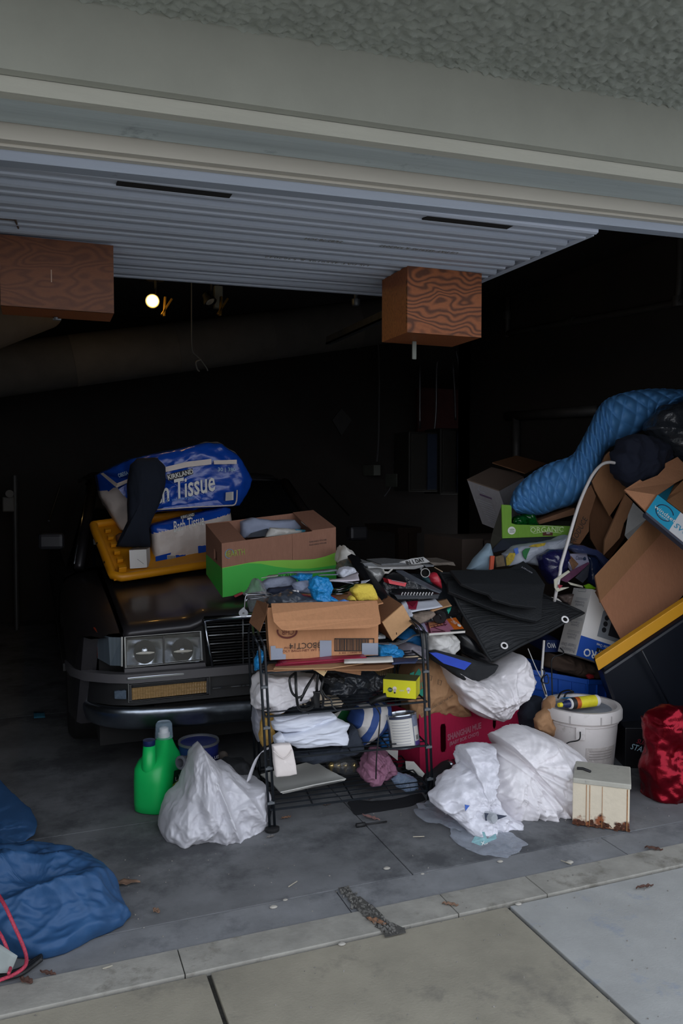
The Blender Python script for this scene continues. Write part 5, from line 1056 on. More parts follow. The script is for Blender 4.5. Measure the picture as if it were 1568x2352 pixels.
# loose papers
def page(label, c00, c10, c11, c01, m=m_paper, grp='loose papers on the heap', nm='paper_sheet', th=.0015, wob=.008, seed=0, cat_='paper'):
    b = MB(); sheet(b, c00, c10, c11, c01, 9, 5, th, wob, 9, seed); return one(nm, label, cat_, b, m, grp, smooth=True)
page('long printed magazine edge lying behind the draped glove', SQ(430, 135, 2.92), SQ(1020, 95, 2.96), SQ(960, 90, 3.05), SQ(470, 128, 3.02), mat('grey_magazine', '#6b747c', .5, var=.3, vs=40), nm='magazine', cat_='magazine', th=.006)
page('cream folded paper at the left end of the magazine edge', SQ(260, 180, 2.86), SQ(430, 145, 2.90), SQ(420, 130, 2.95), SQ(330, 140, 2.95), m_paper2, seed=2)
page('white receipt strip lying beside the small blue glove', SQ(690, 168, 2.82), SQ(1000, 205, 2.78), SQ(1010, 190, 2.84), SQ(720, 155, 2.86), m_paper, seed=3)
page('folded white leaflet slanting up right behind the glove', SQ(900, 195, 2.80), SQ(1240, 205, 2.80), SQ(1225, 115, 2.92), SQ(1010, 165, 2.90), mat('pale_pink_paper', '#d5cdd6', .75), seed=4, wob=.012)
page('lower folded sheet beneath the slanting white leaflet', SQ(905, 215, 2.79), SQ(1180, 222, 2.79), SQ(1240, 200, 2.86), SQ(950, 185, 2.86), mat('grey_paper', '#a3a4ad', .75), seed=5, wob=.012)
soft('crumpled_tissue', 'crumpled white tissue behind the slanting leaflet', 'paper', K(oQ, (1050, 110), (1070, 70), (1140, 60), (1165, 65), (1200, 115), (1130, 140), (1060, 145)), 2.96, .03, m_paper, amp=.016, sc=22, seed=2, na=70, nr=14)
page('small white slip right of the leaflet by the black case', SQ(1260, 190, 2.82), SQ(1350, 185, 2.80), SQ(1300, 210, 2.78), SQ(1255, 215, 2.80), m_paper, seed=6)
page('blue-grey slip under the magazine edge', SQ(830, 150, 2.88), SQ(1030, 140, 2.90), SQ(1030, 122, 2.98), SQ(850, 130, 2.98), mat('blue_grey_paper', '#8b94ab', .75), seed=7)
soft('bin_liner_scrap', 'crumpled off-white paper right of the green onion carton', 'paper', K(oP, (65, 250), (100, 170), (140, 75), (180, 120), (240, 190), (190, 270), (100, 260)), 3.25, .04, mat('cream_white_paper', '#c9c6c0', .7), amp=.025, sc=16, seed=8, na=70, nr=16)
soft('grey_film_scrap', 'grey film scrap crumpled below the off-white paper', 'wrapping', K(oP, (90, 320), (130, 270), (230, 240), (250, 300), (220, 340), (180, 400), (110, 420), (80, 390)), 3.18, .04, mat('grey_green_film', '#5d655f', .4, bump=.4, bs=30), amp=.02, sc=16, seed=9, na=70, nr=14)
# black flat case slanting down across the heap
b = MB().slab([SP(195, 235, 3.10), SP(250, 205, 3.12), SP(340, 245, 3.08), SP(690, 690, 2.76), SP(660, 705, 2.74), SP(545, 640, 2.76), SP(440, 540, 2.84), SP(245, 300, 3.02)], (.01, .03, .012))
one('black_case', 'long flat black case slanting down through the heap', 'case', b, m_blk, bevel=.004)
# ================================================================== THE HEAP AT THE RIGHT
o7 = ((960, 1230), 2.579); o1 = ((1040, 860), 2.9697); oN = ((1060, 1130), 4.3556); oM = ((1280, 1000), 5.4444); oG = ((1200, 1400), 4.261); oC = ((900, 1640), 5.2267)
def S7(x, y, Y): u, v = k1(o7, x, y); return at(u, v, Y)
def S1(x, y, Y): u, v = k1(o1, x, y); return at(u, v, Y)
def SN(x, y, Y): u, v = k1(oN, x, y); return at(u, v, Y)
def SM(x, y, Y): u, v = k1(oM, x, y); return at(u, v, Y)
def SG(x, y, Y): u, v = k1(oG, x, y); return at(u, v, Y)
def SC(x, y, Y): u, v = k1(oC, x, y); return at(u, v, Y)
# behind the carton: papers, notebook, tube on the car's right wing
soft('dark_heap_fill', 'added black bundle filling the dark hollow under the newspapers', 'bag', [(868, 1330), (900, 1318), (960, 1316), (1020, 1330), (1060, 1380), (1050, 1450), (1030, 1480), (960, 1480), (900, 1470), (870, 1400)], 3.02, .05, mat('black_film', '#2c3036', .2), amp=.015, sc=12, seed=41, na=90, nr=16)  # added black filler, stands in for the dark interior of the heap
nb = 'newspapers on the heap'
m_news = mat('newsprint', '#a5a5a5', .8, var=.25, vs=70, stretch=(1, 1, 6)); m_news2 = mat('dark_newsprint', '#6a6d70', .8, var=.35, vs=60, stretch=(1, 1, 6))
for i, (q, Y0, m, lb) in enumerate(((((380, 280), (480, 272), (620, 350), (440, 345), (410, 315)), 3.02, m_news2, 'dark folded newspaper at the left of the newspaper pile'),
        (((440, 315), (620, 330), (900, 320), (1110, 300), (1112, 325), (1000, 352), (620, 352), (450, 345)), 3.00, m_news, 'pale folded newspaper in the middle of the pile'),
        (((600, 290), (820, 275), (1000, 290), (1240, 305), (1230, 322), (1050, 330), (620, 322)), 3.06, m_news2, 'grey newspaper under the headline page'),
        (((1180, 268), (1300, 275), (1470, 268), (1495, 312), (1400, 300), (1240, 308)), 3.14, mat('brown_newsprint', '#6b625a', .85, var=.3, vs=60), 'frayed brownish newspaper end at the right of the pile'))):
    b = MB().slab(W(K(oP, *q), Y0), (.0, .16, .006)); one('newspaper', lb, 'newspaper', b, m, nb)
g0, g1, g2 = SP(820, 268, 2.93), SP(1190, 265, 2.93), SP(1110, 205, 2.945); gn = (g1-g0).cross(g2-g0).normalized(); gn = gn if gn.z > 0 else -gn
def gp(x, y):
    d = ray(*k1(oP, x, y)); o_ = V((0, 0, CAM_H)); return o_+d*((g0-o_).dot(gn)/d.dot(gn))
q = [gp(820, 268), gp(1000, 292), gp(1190, 265), gp(1110, 205), gp(960, 225)]
t = thing('newspaper', 'topmost newspaper page headed IN 1 DAY in large capitals', 'newspaper', q[0], nb); MB().slab(q, -gn*.003).build('page', m_news, t)
gx = gp(1110, 240)-gp(910, 282); gy = gn.cross(gx); gw = (gp(1122, 240)-gp(905, 284)).length
lettering('IN 1 DAY', gp(1010, 260), gx, gy, gw, (gp(1020, 240)-gp(1002, 280)).length, m_print_k, t, off=.002, bold=.035)
soft('silver_pouch', 'silver grey foil pouch under the newspapers by the black case', 'pouch', K(oP, (430, 352), (520, 345), (600, 350), (625, 400), (560, 480), (520, 510), (460, 420)), 2.98, .03, mat('dull_silver_film', '#8f8f8e', .35, metal=.3), amp=.01, sc=14, seed=3, na=70, nr=12)
pane('paper_loop', 'curled paper strip left of the red and black box', 'paper', [SP(615, 370, 2.94), SP(640, 405, 2.92), SP(690, 405, 2.92), SP(740, 360, 2.95), SP(730, 355, 2.95), SP(680, 395, 2.925), SP(640, 392, 2.925), SP(622, 360, 2.945)], .006, m_paper2)
t = thing('device_box', 'small black box with a bright red front on the heap', 'box', SP(790, 540, 2.9))
MB().slab([SP(672, 425, 2.93), SP(760, 380, 3.0), SP(850, 395, 3.0), SP(908, 515, 2.92), SP(690, 480, 2.89)], (0, .03, -.012)).build('lid', m_blk, t)
MB().slab([SP(680, 470, 2.888), SP(905, 515, 2.892), SP(892, 562, 2.888), SP(700, 525, 2.884)], (0, .05, 0)).build('front', mat('bright_red_plastic', '#c4182c', .35, var=.03), t)
MB().tube([SP(725, 483, 2.885), SP(880, 518, 2.889)], .0015, 6).build('edge_line', m_chrome, t)
pane('edging_strip', 'long grey plastic edging strip slanting right under the newspapers', 'strip', [SP(780, 362, 2.98), SP(860, 365, 2.98), SP(1330, 612, 2.84), SP(1310, 628, 2.83), SP(1210, 592, 2.84), SP(1000, 490, 2.88)], .006, mat('slate_plastic', '#4d525b', .45))
b = MB().lathe([(.0160, .10), (.0160, .0), (.0165, -.004), (.0195, -.004), (.0195, .0), (.019, .16)], SP(1130, 395, 2.94), (.35, 1, .03), 24)
o = one('metal_tube', 'steel tube end pointing out below the newspapers', 'tube', b, m_chrome, ang=40); MB().lathe([(0, .006), (.0158, .006)], SP(1130, 395, 2.94), (.35, 1, .03), 20).build('dark_bore_disc', m_black, o)  # black disc painted in as the dark inside of the tube
soft('red_funnel', 'red plastic funnel shape beside the metal tube', 'funnel', K(oP, (1178, 440), (1205, 405), (1245, 390), (1290, 470), (1308, 580), (1260, 550), (1190, 500)), 2.93, .03, mat('red_plastic', '#a32434', .4), amp=.004, sc=14, na=60, nr=12)
pane('wooden_stick', 'short thin wooden stick poking from under the newspapers', 'stick', [SP(1238, 330, 2.95), SP(1245, 326, 2.95), SP(1335, 374, 2.90), SP(1330, 382, 2.90)], .004, mat('pale_wood', '#b09a80', .7))
soft('teal_rag', 'dark teal rag behind the grey edging strip', 'cloth', K(oP, (1100, 460), (1150, 440), (1210, 480), (1190, 530), (1130, 500)), 2.95, .02, mat('dark_teal_cloth', '#173a42', .8), amp=.006, sc=18, na=50, nr=10)
t = thing('spiral_notebook', 'black spiral notebook with white coil lying on the heap', 'notebook', SP(1030, 690, 2.84))
MB().slab([SP(720, 580, 2.98), SP(1020, 560, 3.02), SP(1270, 600, 2.95), SP(1300, 650, 2.86), SP(820, 660, 2.84)], (0, .0, -.008)).build('cover', mat('black_card', '#202227', .5), t)
MB().slab([SP(760, 660, 2.838), SP(1295, 655, 2.855), SP(1285, 705, 2.85), SP(800, 712, 2.832)], (0, .06, 0)).build('pages', mat('dark_page_edge', '#2a2d33', .6), t)
for i in range(11):
    x = 850+i*36; MB().tube([SP(x-3, 665, 2.833), SP(x, 645, 2.832), SP(x+8, 632, 2.834), SP(x+14, 640, 2.842)], .0018, 6).build('coil_ring', mat('white_wire', '#d6d6d6', .3), t)
page('white letter with printing lying under the spiral notebook', SP(925, 885, 2.78), SP(1340, 795, 2.80), SP(1240, 712, 2.90), SP(870, 735, 2.88), m_paper, seed=11, nm='letter')
page('second white letter sheet hanging left of the red envelope', SP(960, 960, 2.755), SP(985, 900, 2.76), SP(890, 725, 2.85), SP(838, 750, 2.84), m_paper, seed=12, nm='letter')
t = thing('red_envelope', 'dark red paper envelope on the white letter', 'envelope', SP(980, 830, 2.8))
MB().slab([SP(905, 745, 2.85), SP(1045, 728, 2.86), SP(1022, 830, 2.79), SP(935, 825, 2.79)], .002).build('envelope', m_redp, t); MB().slab([SP(912, 748, 2.846), SP(1040, 730, 2.856), SP(985, 800, 2.80)], .001).build('envelope_flap', mat('deep_red_paper', '#74142a', .5), t)
page('tan manila envelope behind the white letter by the mats', SP(1180, 880, 2.80), SP(1450, 800, 2.80), SP(1385, 700, 2.90), SP(1250, 720, 2.90), mat('manila', '#a9825e', .8), seed=13, nm='manila_envelope')
soft('kraft_wad', 'crumpled kraft paper wad below the white letter', 'paper', K(oP, (970, 895), (1050, 885), (1200, 862), (1232, 890), (1200, 930), (1110, 960), (1000, 1000), (975, 950)), 2.80, .03, mat('grey_kraft', '#87786c', .85), amp=.014, sc=20, seed=14, na=80, nr=14)
soft('teal_scrap', 'bright teal plastic scrap beside the mats', 'scrap', K(oP, (1285, 858), (1360, 840), (1440, 805), (1425, 850), (1400, 890), (1340, 870)), 2.84, .012, mat('bright_teal', '#1c8f78', .45), amp=.004, sc=22, na=50, nr=10)
t = thing('black_mug', 'black mug lying on its side above the picture magazine', 'mug', SP(1290, 930, 2.8)); b = MB().lathe([(0, 0), (.026, 0), (.029, .004), (.029, .06), (.026, .06), (.026, .01)], SP(1300, 925, 2.80), (.55, .8, .1), 24); b.build('cup', m_blk, t, ang=40)
MB().tube(smooth_path([SP(1255, 895, 2.80), SP(1290, 893, 2.77), SP(1318, 920, 2.765), SP(1320, 950, 2.77)], 5), .004, 8).build('handle', m_blk, t, smooth=True)
page('lilac page under the left edge of the picture magazine', SP(1010, 1080, 2.74), SP(1160, 1110, 2.72), SP(1110, 990, 2.80), SP(985, 1005, 2.80), mat('lilac_paper', '#8d86a0', .7), seed=15, nm='lilac_page')
# picture magazine with a red bridge
a, b_, c_, d_ = at(985, 1455, 2.70), at(1068, 1449, 2.74), at(1046, 1419, 2.86), at(967, 1432, 2.84)
t = thing('picture_magazine', 'magazine with a red bridge picture and an orange title block', 'magazine', a)
MB().slab([a, b_, c_, d_], (0, 0, -.008)).build('pages', m_paper2, t)
def mg(s_, q, o=.0012): return a.lerp(b_, s_).lerp(d_.lerp(c_, s_), q)+V((0, -.0005, o))
MB().slab([mg(0, 0), mg(.72, 0), mg(.72, 1), mg(0, 1)], (0, 0, .0003)).build('picture', mat('pink_sky_print', '#b5748c', .4, var=.25, vs=12), t)
MB().slab([mg(.10, .45), mg(.5, .55), mg(.6, .9), mg(.2, .95)], (0, 0, .0008)).build('picture', mat('peach_print', '#cf8a62', .4, var=.2, vs=14), t)
MB().slab([mg(.72, .12), mg(1, .12), mg(1, 1), mg(.72, 1)], (0, 0, .0006)).build('title_block', mat('orange_print', '#c9661f', .4, var=.05), t)
MB().slab([mg(.6, 0), mg(1, 0), mg(1, .12), mg(.6, .12)], (0, 0, .0007)).build('title_strip', m_print_k, t)
b = MB()
for s0, q0, s1, q1, wd in ((.02, .93, .42, .03, .03), (.16, .45, .64, .56, .02), (.16, .60, .64, .72, .02), (.0, .0, .14, .98, .05), (.1, .06, .45, .02, .03)): b.slab([mg(s0, q0, .0022), mg(s0+wd, q0, .0022), mg(s1+wd, q1, .0022), mg(s1, q1, .0022)] if abs(q1-q0) > .3 else [mg(s0, q0, .0022), mg(s1, q1, .0022), mg(s1, q1+wd*2, .0022), mg(s0, q0+wd*2, .0022)], (0, 0, .0003))
for s_ in (.26, .36, .46, .56): b.slab([mg(s_, .48, .0022), mg(s_+.018, .48, .0022), mg(s_+.018, .68, .0022), mg(s_, .68, .0022)], (0, 0, .0003))
b.build('bridge_print', mat('dark_red_print', '#4a1522', .5), t, kind='stuff')
lettering('GOLDEN', mg(.86, .84, .003), (c_-b_), -(b_-a), .055, .007, m_print_w, t); lettering('GATE', mg(.86, .6, .003), b_-a, c_-b_, .024, .03, m_print_w, t)
MB().ngon([mg(.93, .36, .0035)+(b_-a).normalized()*(.009*math.cos(i*.4))+(c_-b_).normalized()*(.013*math.sin(i*.4)) for i in range(16)]).build('round_seal', m_print_w, t)
soft('white_plastic_pouch', 'white crumpled plastic pouch under the picture magazine', 'pouch', K(o7, (55, 590), (120, 582), (200, 585), (222, 620), (222, 665), (170, 690), (100, 690), (55, 668)), 2.80, .05, bagmat('white_foil_pouch', '#c9c7c4', rough=.35), amp=.02, sc=16, seed=16, na=90, nr=18)
soft('black_shoe', 'black rubber shoe lying under the car mats', 'shoe', K(o7, (215, 570), (240, 560), (300, 600), (340, 650), (420, 735), (400, 760), (330, 735), (250, 690), (220, 640)), 2.84, .06, mat('shiny_black_rubber', '#0f1013', .3), amp=.004, sc=8, seed=17, na=80, nr=16)
# ---- three rubber car mats
m_mat = mat('ribbed_rubber', '#13161a', .6, var=.1, vs=20, bump=1, bs=1, stretch=(10, 200, 30), bdist=.01); m_mat2 = mat('smooth_rubber', '#111418', .7, var=.12, vs=30, bump=.25, bs=160)
mg_ = 'rubber car mats on the heap'
def carmat(label, c00, c10, c11, c01, m, seed, wob=.02):
    t = thing('car_mat', label, 'car mat', c00, mg_); b = MB(); sheet(b, c00, c10, c11, c01, 26, 20, .006, wob, 7, seed); o = b.build('mat', m, t, smooth=True)
    n = 27*21; R_ = [b.v[n+i] for i in range(27)]; R2 = [b.v[n+20*27+i] for i in range(26, -1, -1)]; L_ = [b.v[n+j*27+26] for j in range(21)]; L2 = [b.v[n+j*27] for j in range(20, -1, -1)]
    MB().tube(R_+L_[1:]+R2[1:]+L2[1:-1], .006, 8, closed=True).build('rim', m_mat2, t, smooth=True)
    return t
bm_ = carmat('lowest car mat with two white-ringed eyelets drooping forward', S7(432, 742, 2.70), S7(972, 468, 2.76), S7(560, 260, 3.04), S7(125, 225, 2.98), m_mat, 3)
for x, y, Y in ((510, 652, 2.728), (870, 497, 2.765)):
    dv_ = ray(*k1(o7, x, y)).normalized(); c_ = V((0, 0, CAM_H)); best = None
    for q in bm_.children[0].data.vertices:
        w_ = wmat(bm_) @ q.co; e_ = (w_-c_-dv_*(w_-c_).dot(dv_)).length
        if best is None or e_ < best[0]: best = (e_, w_)
    n_ = V((-.18, -.80, .60)); p = c_+dv_*((best[1]-c_).dot(dv_)-.017)
    MB().lathe([(.0085, 0), (.0095, .002), (.0145, .002), (.016, 0)], p, n_, 24).build('eyelet', mat('white_plastic', '#d9d6d6', .4), bm_, smooth=True)
    MB().lathe([(0, .0005), (.0088, .0005)], p, n_, 16).build('eyelet_hole', m_black, bm_)
t = thing('car_mat', 'middle car mat folded over the lowest one', 'car mat', S7(450, 430, 2.8), mg_)
def poly_mat(pts, th, par, nm='mat', m=m_mat2):
    o = MB().slab(pts, th).build(nm, m, par, bevel=.002); return o
poly_mat([S7(175, 270, 2.910), S7(180, 330, 2.870), S7(330, 390, 2.830), S7(460, 440, 2.790), S7(600, 485, 2.760), S7(705, 507, 2.745), S7(730, 492, 2.750), S7(738, 370, 2.810), S7(620, 280, 2.920), S7(330, 240, 2.950)], (0, .012, -.012), t)
t = thing('car_mat', 'topmost car mat with a small printed brand near its upper edge', 'car mat', S7(450, 300, 2.8), mg_)
poly_mat([S7(190, 205, 2.920), S7(255, 285, 2.820), S7(340, 322, 2.790), S7(415, 345, 2.770), S7(440, 375, 2.750), S7(560, 410, 2.725), S7(700, 427, 2.715), S7(735, 372, 2.750), S7(752, 290, 2.810), S7(695, 205, 2.910), S7(622, 150, 2.970), S7(540, 195, 2.940), S7(400, 205, 2.930)], (0, .010, -.010), t)
lettering('esmart', S7(640, 210, 2.870), S7(590, 180, 2.905)-S7(690, 240, 2.855), S7(620, 235, 2.855)-S7(660, 190, 2.905), .052, .013, mat('grey_print', '#8a8a92', .6), t, off=.006)
# ---- kraft bag, red carton, white bag on it
pb = K(oB, (1010, 650),)[0]
t = thing('kraft_bag', 'crumpled kraft paper bag with teal print on the red carton', 'bag', at(1000, 1640, 2.85))
b = MB(); blob(b, [(934, 1545), (945, 1525), (975, 1512), (1000, 1518), (1020, 1545), (1040, 1575), (1063, 1634), (1000, 1636), (962, 1644), (936, 1642), (925, 1600)], 2.93, .09, amp=.026, sc=8, seed=19, na=150, nr=34, pw=.35); b.build('bag_body', cardboard('kraft_paper', '#a8815f'), t, smooth=True)
m_teal = mat('teal_print', '#17806a', .7, var=.05)
yk = 2.815
for q in (((1050, 830), (1120, 800), (1110, 870), (1060, 862)), ((1125, 850), (1185, 755), (1222, 810), (1205, 870), (1150, 870)), ((1180, 870), (1212, 870), (1195, 960), (1182, 950)), ((1180, 1100), (1250, 1050), (1262, 1160), (1210, 1178))):
    MB().slab([SB_(x, y, yk) for x, y in q], (0, .002, 0)).build('teal_print', m_teal, t)
lettering('VE', SB_(1218, 1010, yk), (1, .1, .25), (-.2, 0, 1), .032, .022, m_teal, t)
lettering('OGS, DELIVERY. GET THE APP', at(1003, 1620, yk-.004), at(1040, 1598, yk)-at(965, 1643, yk), (-.5, 0, .9), .158, .010, mat('dark_kraft_print', '#4a4034', .8), t)
for u, v in ((988, 1556), (1010, 1567)): MB().tube([at(u-4, v-6, yk-.005), at(u+4, v-3, yk-.005), at(u+2, v+7, yk-.005), at(u-5, v+4, yk-.005)], .0012, 5, closed=True).build('recycling_print', mat('dark_kraft_print', '#4a4034', .8), t)
zt = .256; a = V((at(965, 1640, 2.84).x, 2.84, 0)); b_ = fl(1193, 1603, zt); b_.z = 0; ex = b_-a; lb_ = V((-.055, .19, 0)); ez = V((-.006, -.0, zt))
m_red = cardboard('crimson_cardboard', '#a41e42')
t = thing('produce_carton', 'crimson produce carton lettered SHANGHAI MUE on the floor', 'box', a)
def hole_panel(o, ex, ez, th, holes, m, nm, par):
    """a panel with rounded slot holes: built as a strip grid around them"""
    L_ = ex.length; x0 = 0; b = MB()
    for (h0, h1, z0, z1) in sorted(holes):
        b.para(o+ex*x0, ex*(h0-x0), ez, th); b.para(o+ex*h0, ex*(h1-h0), ez*z0, th); b.para(o+ex*h0+ez*z1, ex*(h1-h0), ez*(1-z1), th); x0 = h1
    b.para(o+ex*x0, ex*(1-x0), ez, th); return b.build(nm, m, par)
hole_panel(a, ex, ez, V((0, .005, 0)), [(.20, .255, .32, .78), (.725, .76, .55, .93)], m_red, 'front_panel', t)
for h0, h1, z0, z1 in ((.20, .255, .32, .78), (.725, .76, .55, .93)):
    for zz, s_ in ((z0, 1), (z1, -1)):
        for e0, e1 in ((h0, h0+.012), (h1-.012, h1)): MB().slab([a+ex*e0+ez*zz+V((0, .001, 0)), a+ex*e1+ez*zz+V((0, .001, 0)), a+ex*(e0 if e0 == h0 else e1)+ez*(zz+s_*.05)+V((0, .001, 0))], (0, .003, 0)).build('slot_corner', m_red, t)
MB().para(a+V((0, .005, 0)), lb_, V((.005, 0, 0)), ez).build('side_panel', m_red, t); MB().para(b_+V((0, .005, 0)), lb_*1.0, V((-.005, 0, 0)), ez).build('side_panel', m_red, t)
MB().para(a+lb_, ex, V((0, -.005, 0)), ez).build('back_panel', m_red, t); MB().para(a+V((0, .006, .003)), ex, lb_, V((0, 0, .004))).build('bottom_panel', m_red, t)
MB().para(a+ez*.985+ex*.35+V((0, .006, 0)), ex*.65, lb_*.5, V((0, 0, .004))).build('top_flap', m_red, t)
m_pale = mat('pale_pink_ink', '#d8b6c0', .7, var=0)
fe = ex.normalized()
lettering('SHANGHAI MUE', a+ex*.435+ez*.60, fe+V((0, 0, .16)), (0, 0, 1), .175, .026, m_pale, t, shear=.2, outline=.022, off=.002); lettering('(BABY BOK CHOY)', a+ex*.43+ez*.475, fe+V((0, 0, .16)), (0, 0, 1), .150, .020, m_pale, t, shear=.2, outline=.024, off=.002)
soft('white_sack', 'knotted white plastic sack lying on top of the crimson carton', 'bag', [(1018, 1528), (1050, 1545), (1088, 1558), (1123, 1550), (1146, 1528), (1185, 1503), (1202, 1517), (1215, 1560), (1197, 1587), (1169, 1614), (1150, 1640), (1136, 1649), (1092, 1637), (1064, 1620), (1054, 1594), (1036, 1568)], 2.80, .09, m_wbag, amp=.032, sc=8, oc=4, seed=22, na=210, nr=50, aniso=(.9, 1, 1.3), cen=(1125, 1590), jag=.4, knot=(1140, 1648), kf=5, ka=.025)
t = thing('strap_bag', 'black cloth bag with a bright blue stripe on the white sack', 'bag', S7(250, 800, 2.74))
b = MB(); blob(b, K(o7, (62, 690), (110, 680), (300, 730), (420, 760), (470, 765), (440, 810), (400, 840), (350, 858), (260, 850), (170, 790), (90, 740)), 2.74, .03, amp=.008, sc=10, seed=23, na=90, nr=16); b.build('bag_body', m_blackcloth, t, smooth=True)
MB().slab([S7(72, 697, 2.692), S7(112, 694, 2.692), S7(316, 756, 2.690), S7(275, 797, 2.685), S7(150, 758, 2.688)], (0, .012, 0)).build('blue_stripe', mat('bright_blue_webbing', '#1b3fae', .7), t)
t = thing('black_umbrella', 'black folded umbrella with a chrome collar behind the small bag', 'umbrella', SC(560, 880, 2.70))
MB().tube([SC(480, 900, 2.66), SC(520, 800, 2.69), SC(640, 640, 2.76), SC(690, 605, 2.78)], [.04, .04, .026, .02], 16).build('canopy', m_blackcloth, t, smooth=True); MB().tube([SC(672, 632, 2.755), SC(705, 612, 2.77)], .021, 16).build('collar', m_chrome, t, smooth=True); MB().tube([SC(705, 612, 2.77), SC(745, 580, 2.79)], .015, 14).build('handle', m_blk, t, smooth=True)
soft('black_shoe_heel', 'black shoe heel showing behind the small bag neck', 'shoe', K(oC, (805, 600), (840, 565), (880, 590), (1000, 600), (1130, 590), (1100, 620), (880, 640), (800, 640)), 2.78, .03, m_blk, amp=.003, sc=10, na=60, nr=12)
# ---- bucket with lid, handle and bottle on it
bc = V((2.105, 2.70, 0)); zl = .268; rT, rB = .152, .128
t = thing('bucket', 'dirty white lidded bucket standing behind the rusty box', 'bucket', bc)
m_bk = mat('dirty_white_plastic', '#cfc9c6', .5, var=.06, dirt='#9a938c', dirt_at=.66, ds=14)
MB().lathe([(rB*.96, 0), (rB, .004), (rB+.014, .17), (rB+.016, .205), (rB+.022, .208), (rB+.022, .214), (rB+.018, .217), (rB+.020, .238)], bc, (0, 0, 1), 56).build('body', m_bk, t, ang=35)
MB().lathe([(rT+.006, .222), (rT+.010, .224), (rT+.010, .256), (rT+.004, .268), (rT-.012, .268), (rT-.018, .252), (rT-.03, .250), (.05, .252), (0, .252)], bc, (0, 0, 1), 56).build('lid', m_bk, t, ang=30)
MB().lathe([(0, .2535), (rT-.032, .2522)], bc, (0, 0, 1), 40).build('lid_dust', mat('lid_grime', '#8b8e96', .75, var=.2, vs=14), t)
for a0 in (-2.5, -1.75, -1.45, -.4): q = bc+V((math.cos(a0)*(rT+.0095), math.sin(a0)*(rT+.0095), .240)); MB().cbox(q, .004, .006, .030, Matrix.Rotation(a0, 3, 'Z')).build('lid_notch', mat('shadow_grey_plastic', '#a9a4a2', .5), t)
ea = -2.25; q = bc+V((math.cos(ea)*(rB+.018), math.sin(ea)*(rB+.018), .185)); MB().cbox(q, .012, .036, .05, Matrix.Rotation(ea, 3, 'Z')).build('handle_ear', m_bk, t, bevel=.002)
MB().tube(smooth_path([q+V((-.008, -.008, .01)), q+V((-.03, -.03, -.012)), at(1306, 1705, q.y-.045), at(1290, 1716, q.y-.05), at(1270, 1728, q.y-.04)], 5), .0028, 7).build('bail', m_rub, t, smooth=True)
def bcyl(a0, a1, h0, h1, off, m, nm):
    R_ = [[bc+V((math.cos(a0+(a1-a0)*i/16)*(rB+.014*h/.17+off), math.sin(a0+(a1-a0)*i/16)*(rB+.014*h/.17+off), h)) for i in range(17)] for h in (h0, h1)]
    return MB().grid(R_).build(nm, m, t, smooth=True)
bcyl(-2.1, -1.05, .035, .125, .0008, mat('stained_label', '#b5ada8', .8, var=.15, vs=30, dirt='#d8d3d0', dirt_at=.62, ds=22), 'old_label')
for i in range(4): bcyl(-2.0, -1.2, .112-.011*i, .109-.011*i, .0014, mat('faint_print', '#8e8783', .8), 'text_line')
t = thing('glue_bottle', 'yellow glue bottle with black nozzle lying on the bucket lid', 'bottle', bc+V((0, -.03, .27)))
g0, g1 = at(1372, 1621, 2.64), at(1284, 1611, 2.64); ga = (g1-g0).normalized(); gl = (g1-g0).length; zz = bc.z+.270+.023
g0.z = zz; ga = V((ga.x, ga.y, 0)).normalized()
def gseg(p0, p1, pr, m, nm): MB().lathe([(r, gl*h) for r, h in pr], g0, ga, 28).build(nm, m, t, ang=40)
gseg(0, 0, [(0, 0), (.021, 0), (.0235, .02), (.0235, .10), (0, .10)], mat('white_plastic', '#d9d6d6', .4), 'base')
gseg(0, 0, [(.0238, .09), (.0238, .50)], mat('yellow_label', '#d6c92a', .5, var=.1, vs=60), 'label'); gseg(0, 0, [(.0238, .50), (.0238, .60)], mat('orange_label', '#b5561c', .5, var=.3, vs=40), 'label_band'); gseg(0, 0, [(.0236, .60), (.0236, .66), (.022, .70)], m_print_k, 'label_band'); gseg(0, 0, [(.022, .68), (.0215, .72), (.017, .735), (.0, .735)], mat('white_plastic', '#d9d6d6', .4), 'collar')
gseg(0, 0, [(.016, .73), (.015, .82), (.011, .84), (.0095, .92), (0, .92)], m_navy, 'nozzle'); gseg(0, 0, [(.0095, .915), (.0085, 1.0), (0, 1.0)], mat('yellow_label', '#d6c92a', .5), 'tip_cap')
b = MB(); sheet(b, SG(370, 868, 2.80), SG(590, 868, 2.80), SG(510, 838, 2.86), SG(420, 848, 2.86), 8, 4, .002, .01, 9, 4); one('blue_plastic_strip', 'bright blue plastic strip behind the glue bottle', 'strip', b, mat('cyan_film', '#1d84c4', .4), smooth=True)
soft('kraft_scrap', 'crumpled kraft paper scrap wedged left of the bucket', 'paper', K(oG, (130, 1080), (175, 1020), (230, 985), (240, 900), (295, 850), (290, 900), (255, 960), (270, 1120), (310, 1240), (220, 1210), (135, 1165)), 2.72, .03, cardboard('kraft_paper', '#a8815f'), amp=.014, sc=16, seed=27, na=90, nr=14)
soft('dark_gap_fill', 'added dark bundle filling the gap between carton and bucket', 'cloth', [(1192, 1640), (1205, 1610), (1235, 1600), (1262, 1630), (1262, 1720), (1200, 1700)], 2.90, .06, mat('slate_cloth', '#252c38', .85), amp=.02, sc=12, seed=28, na=70, nr=14)  # added bundle that keeps the gap beside the bucket dark
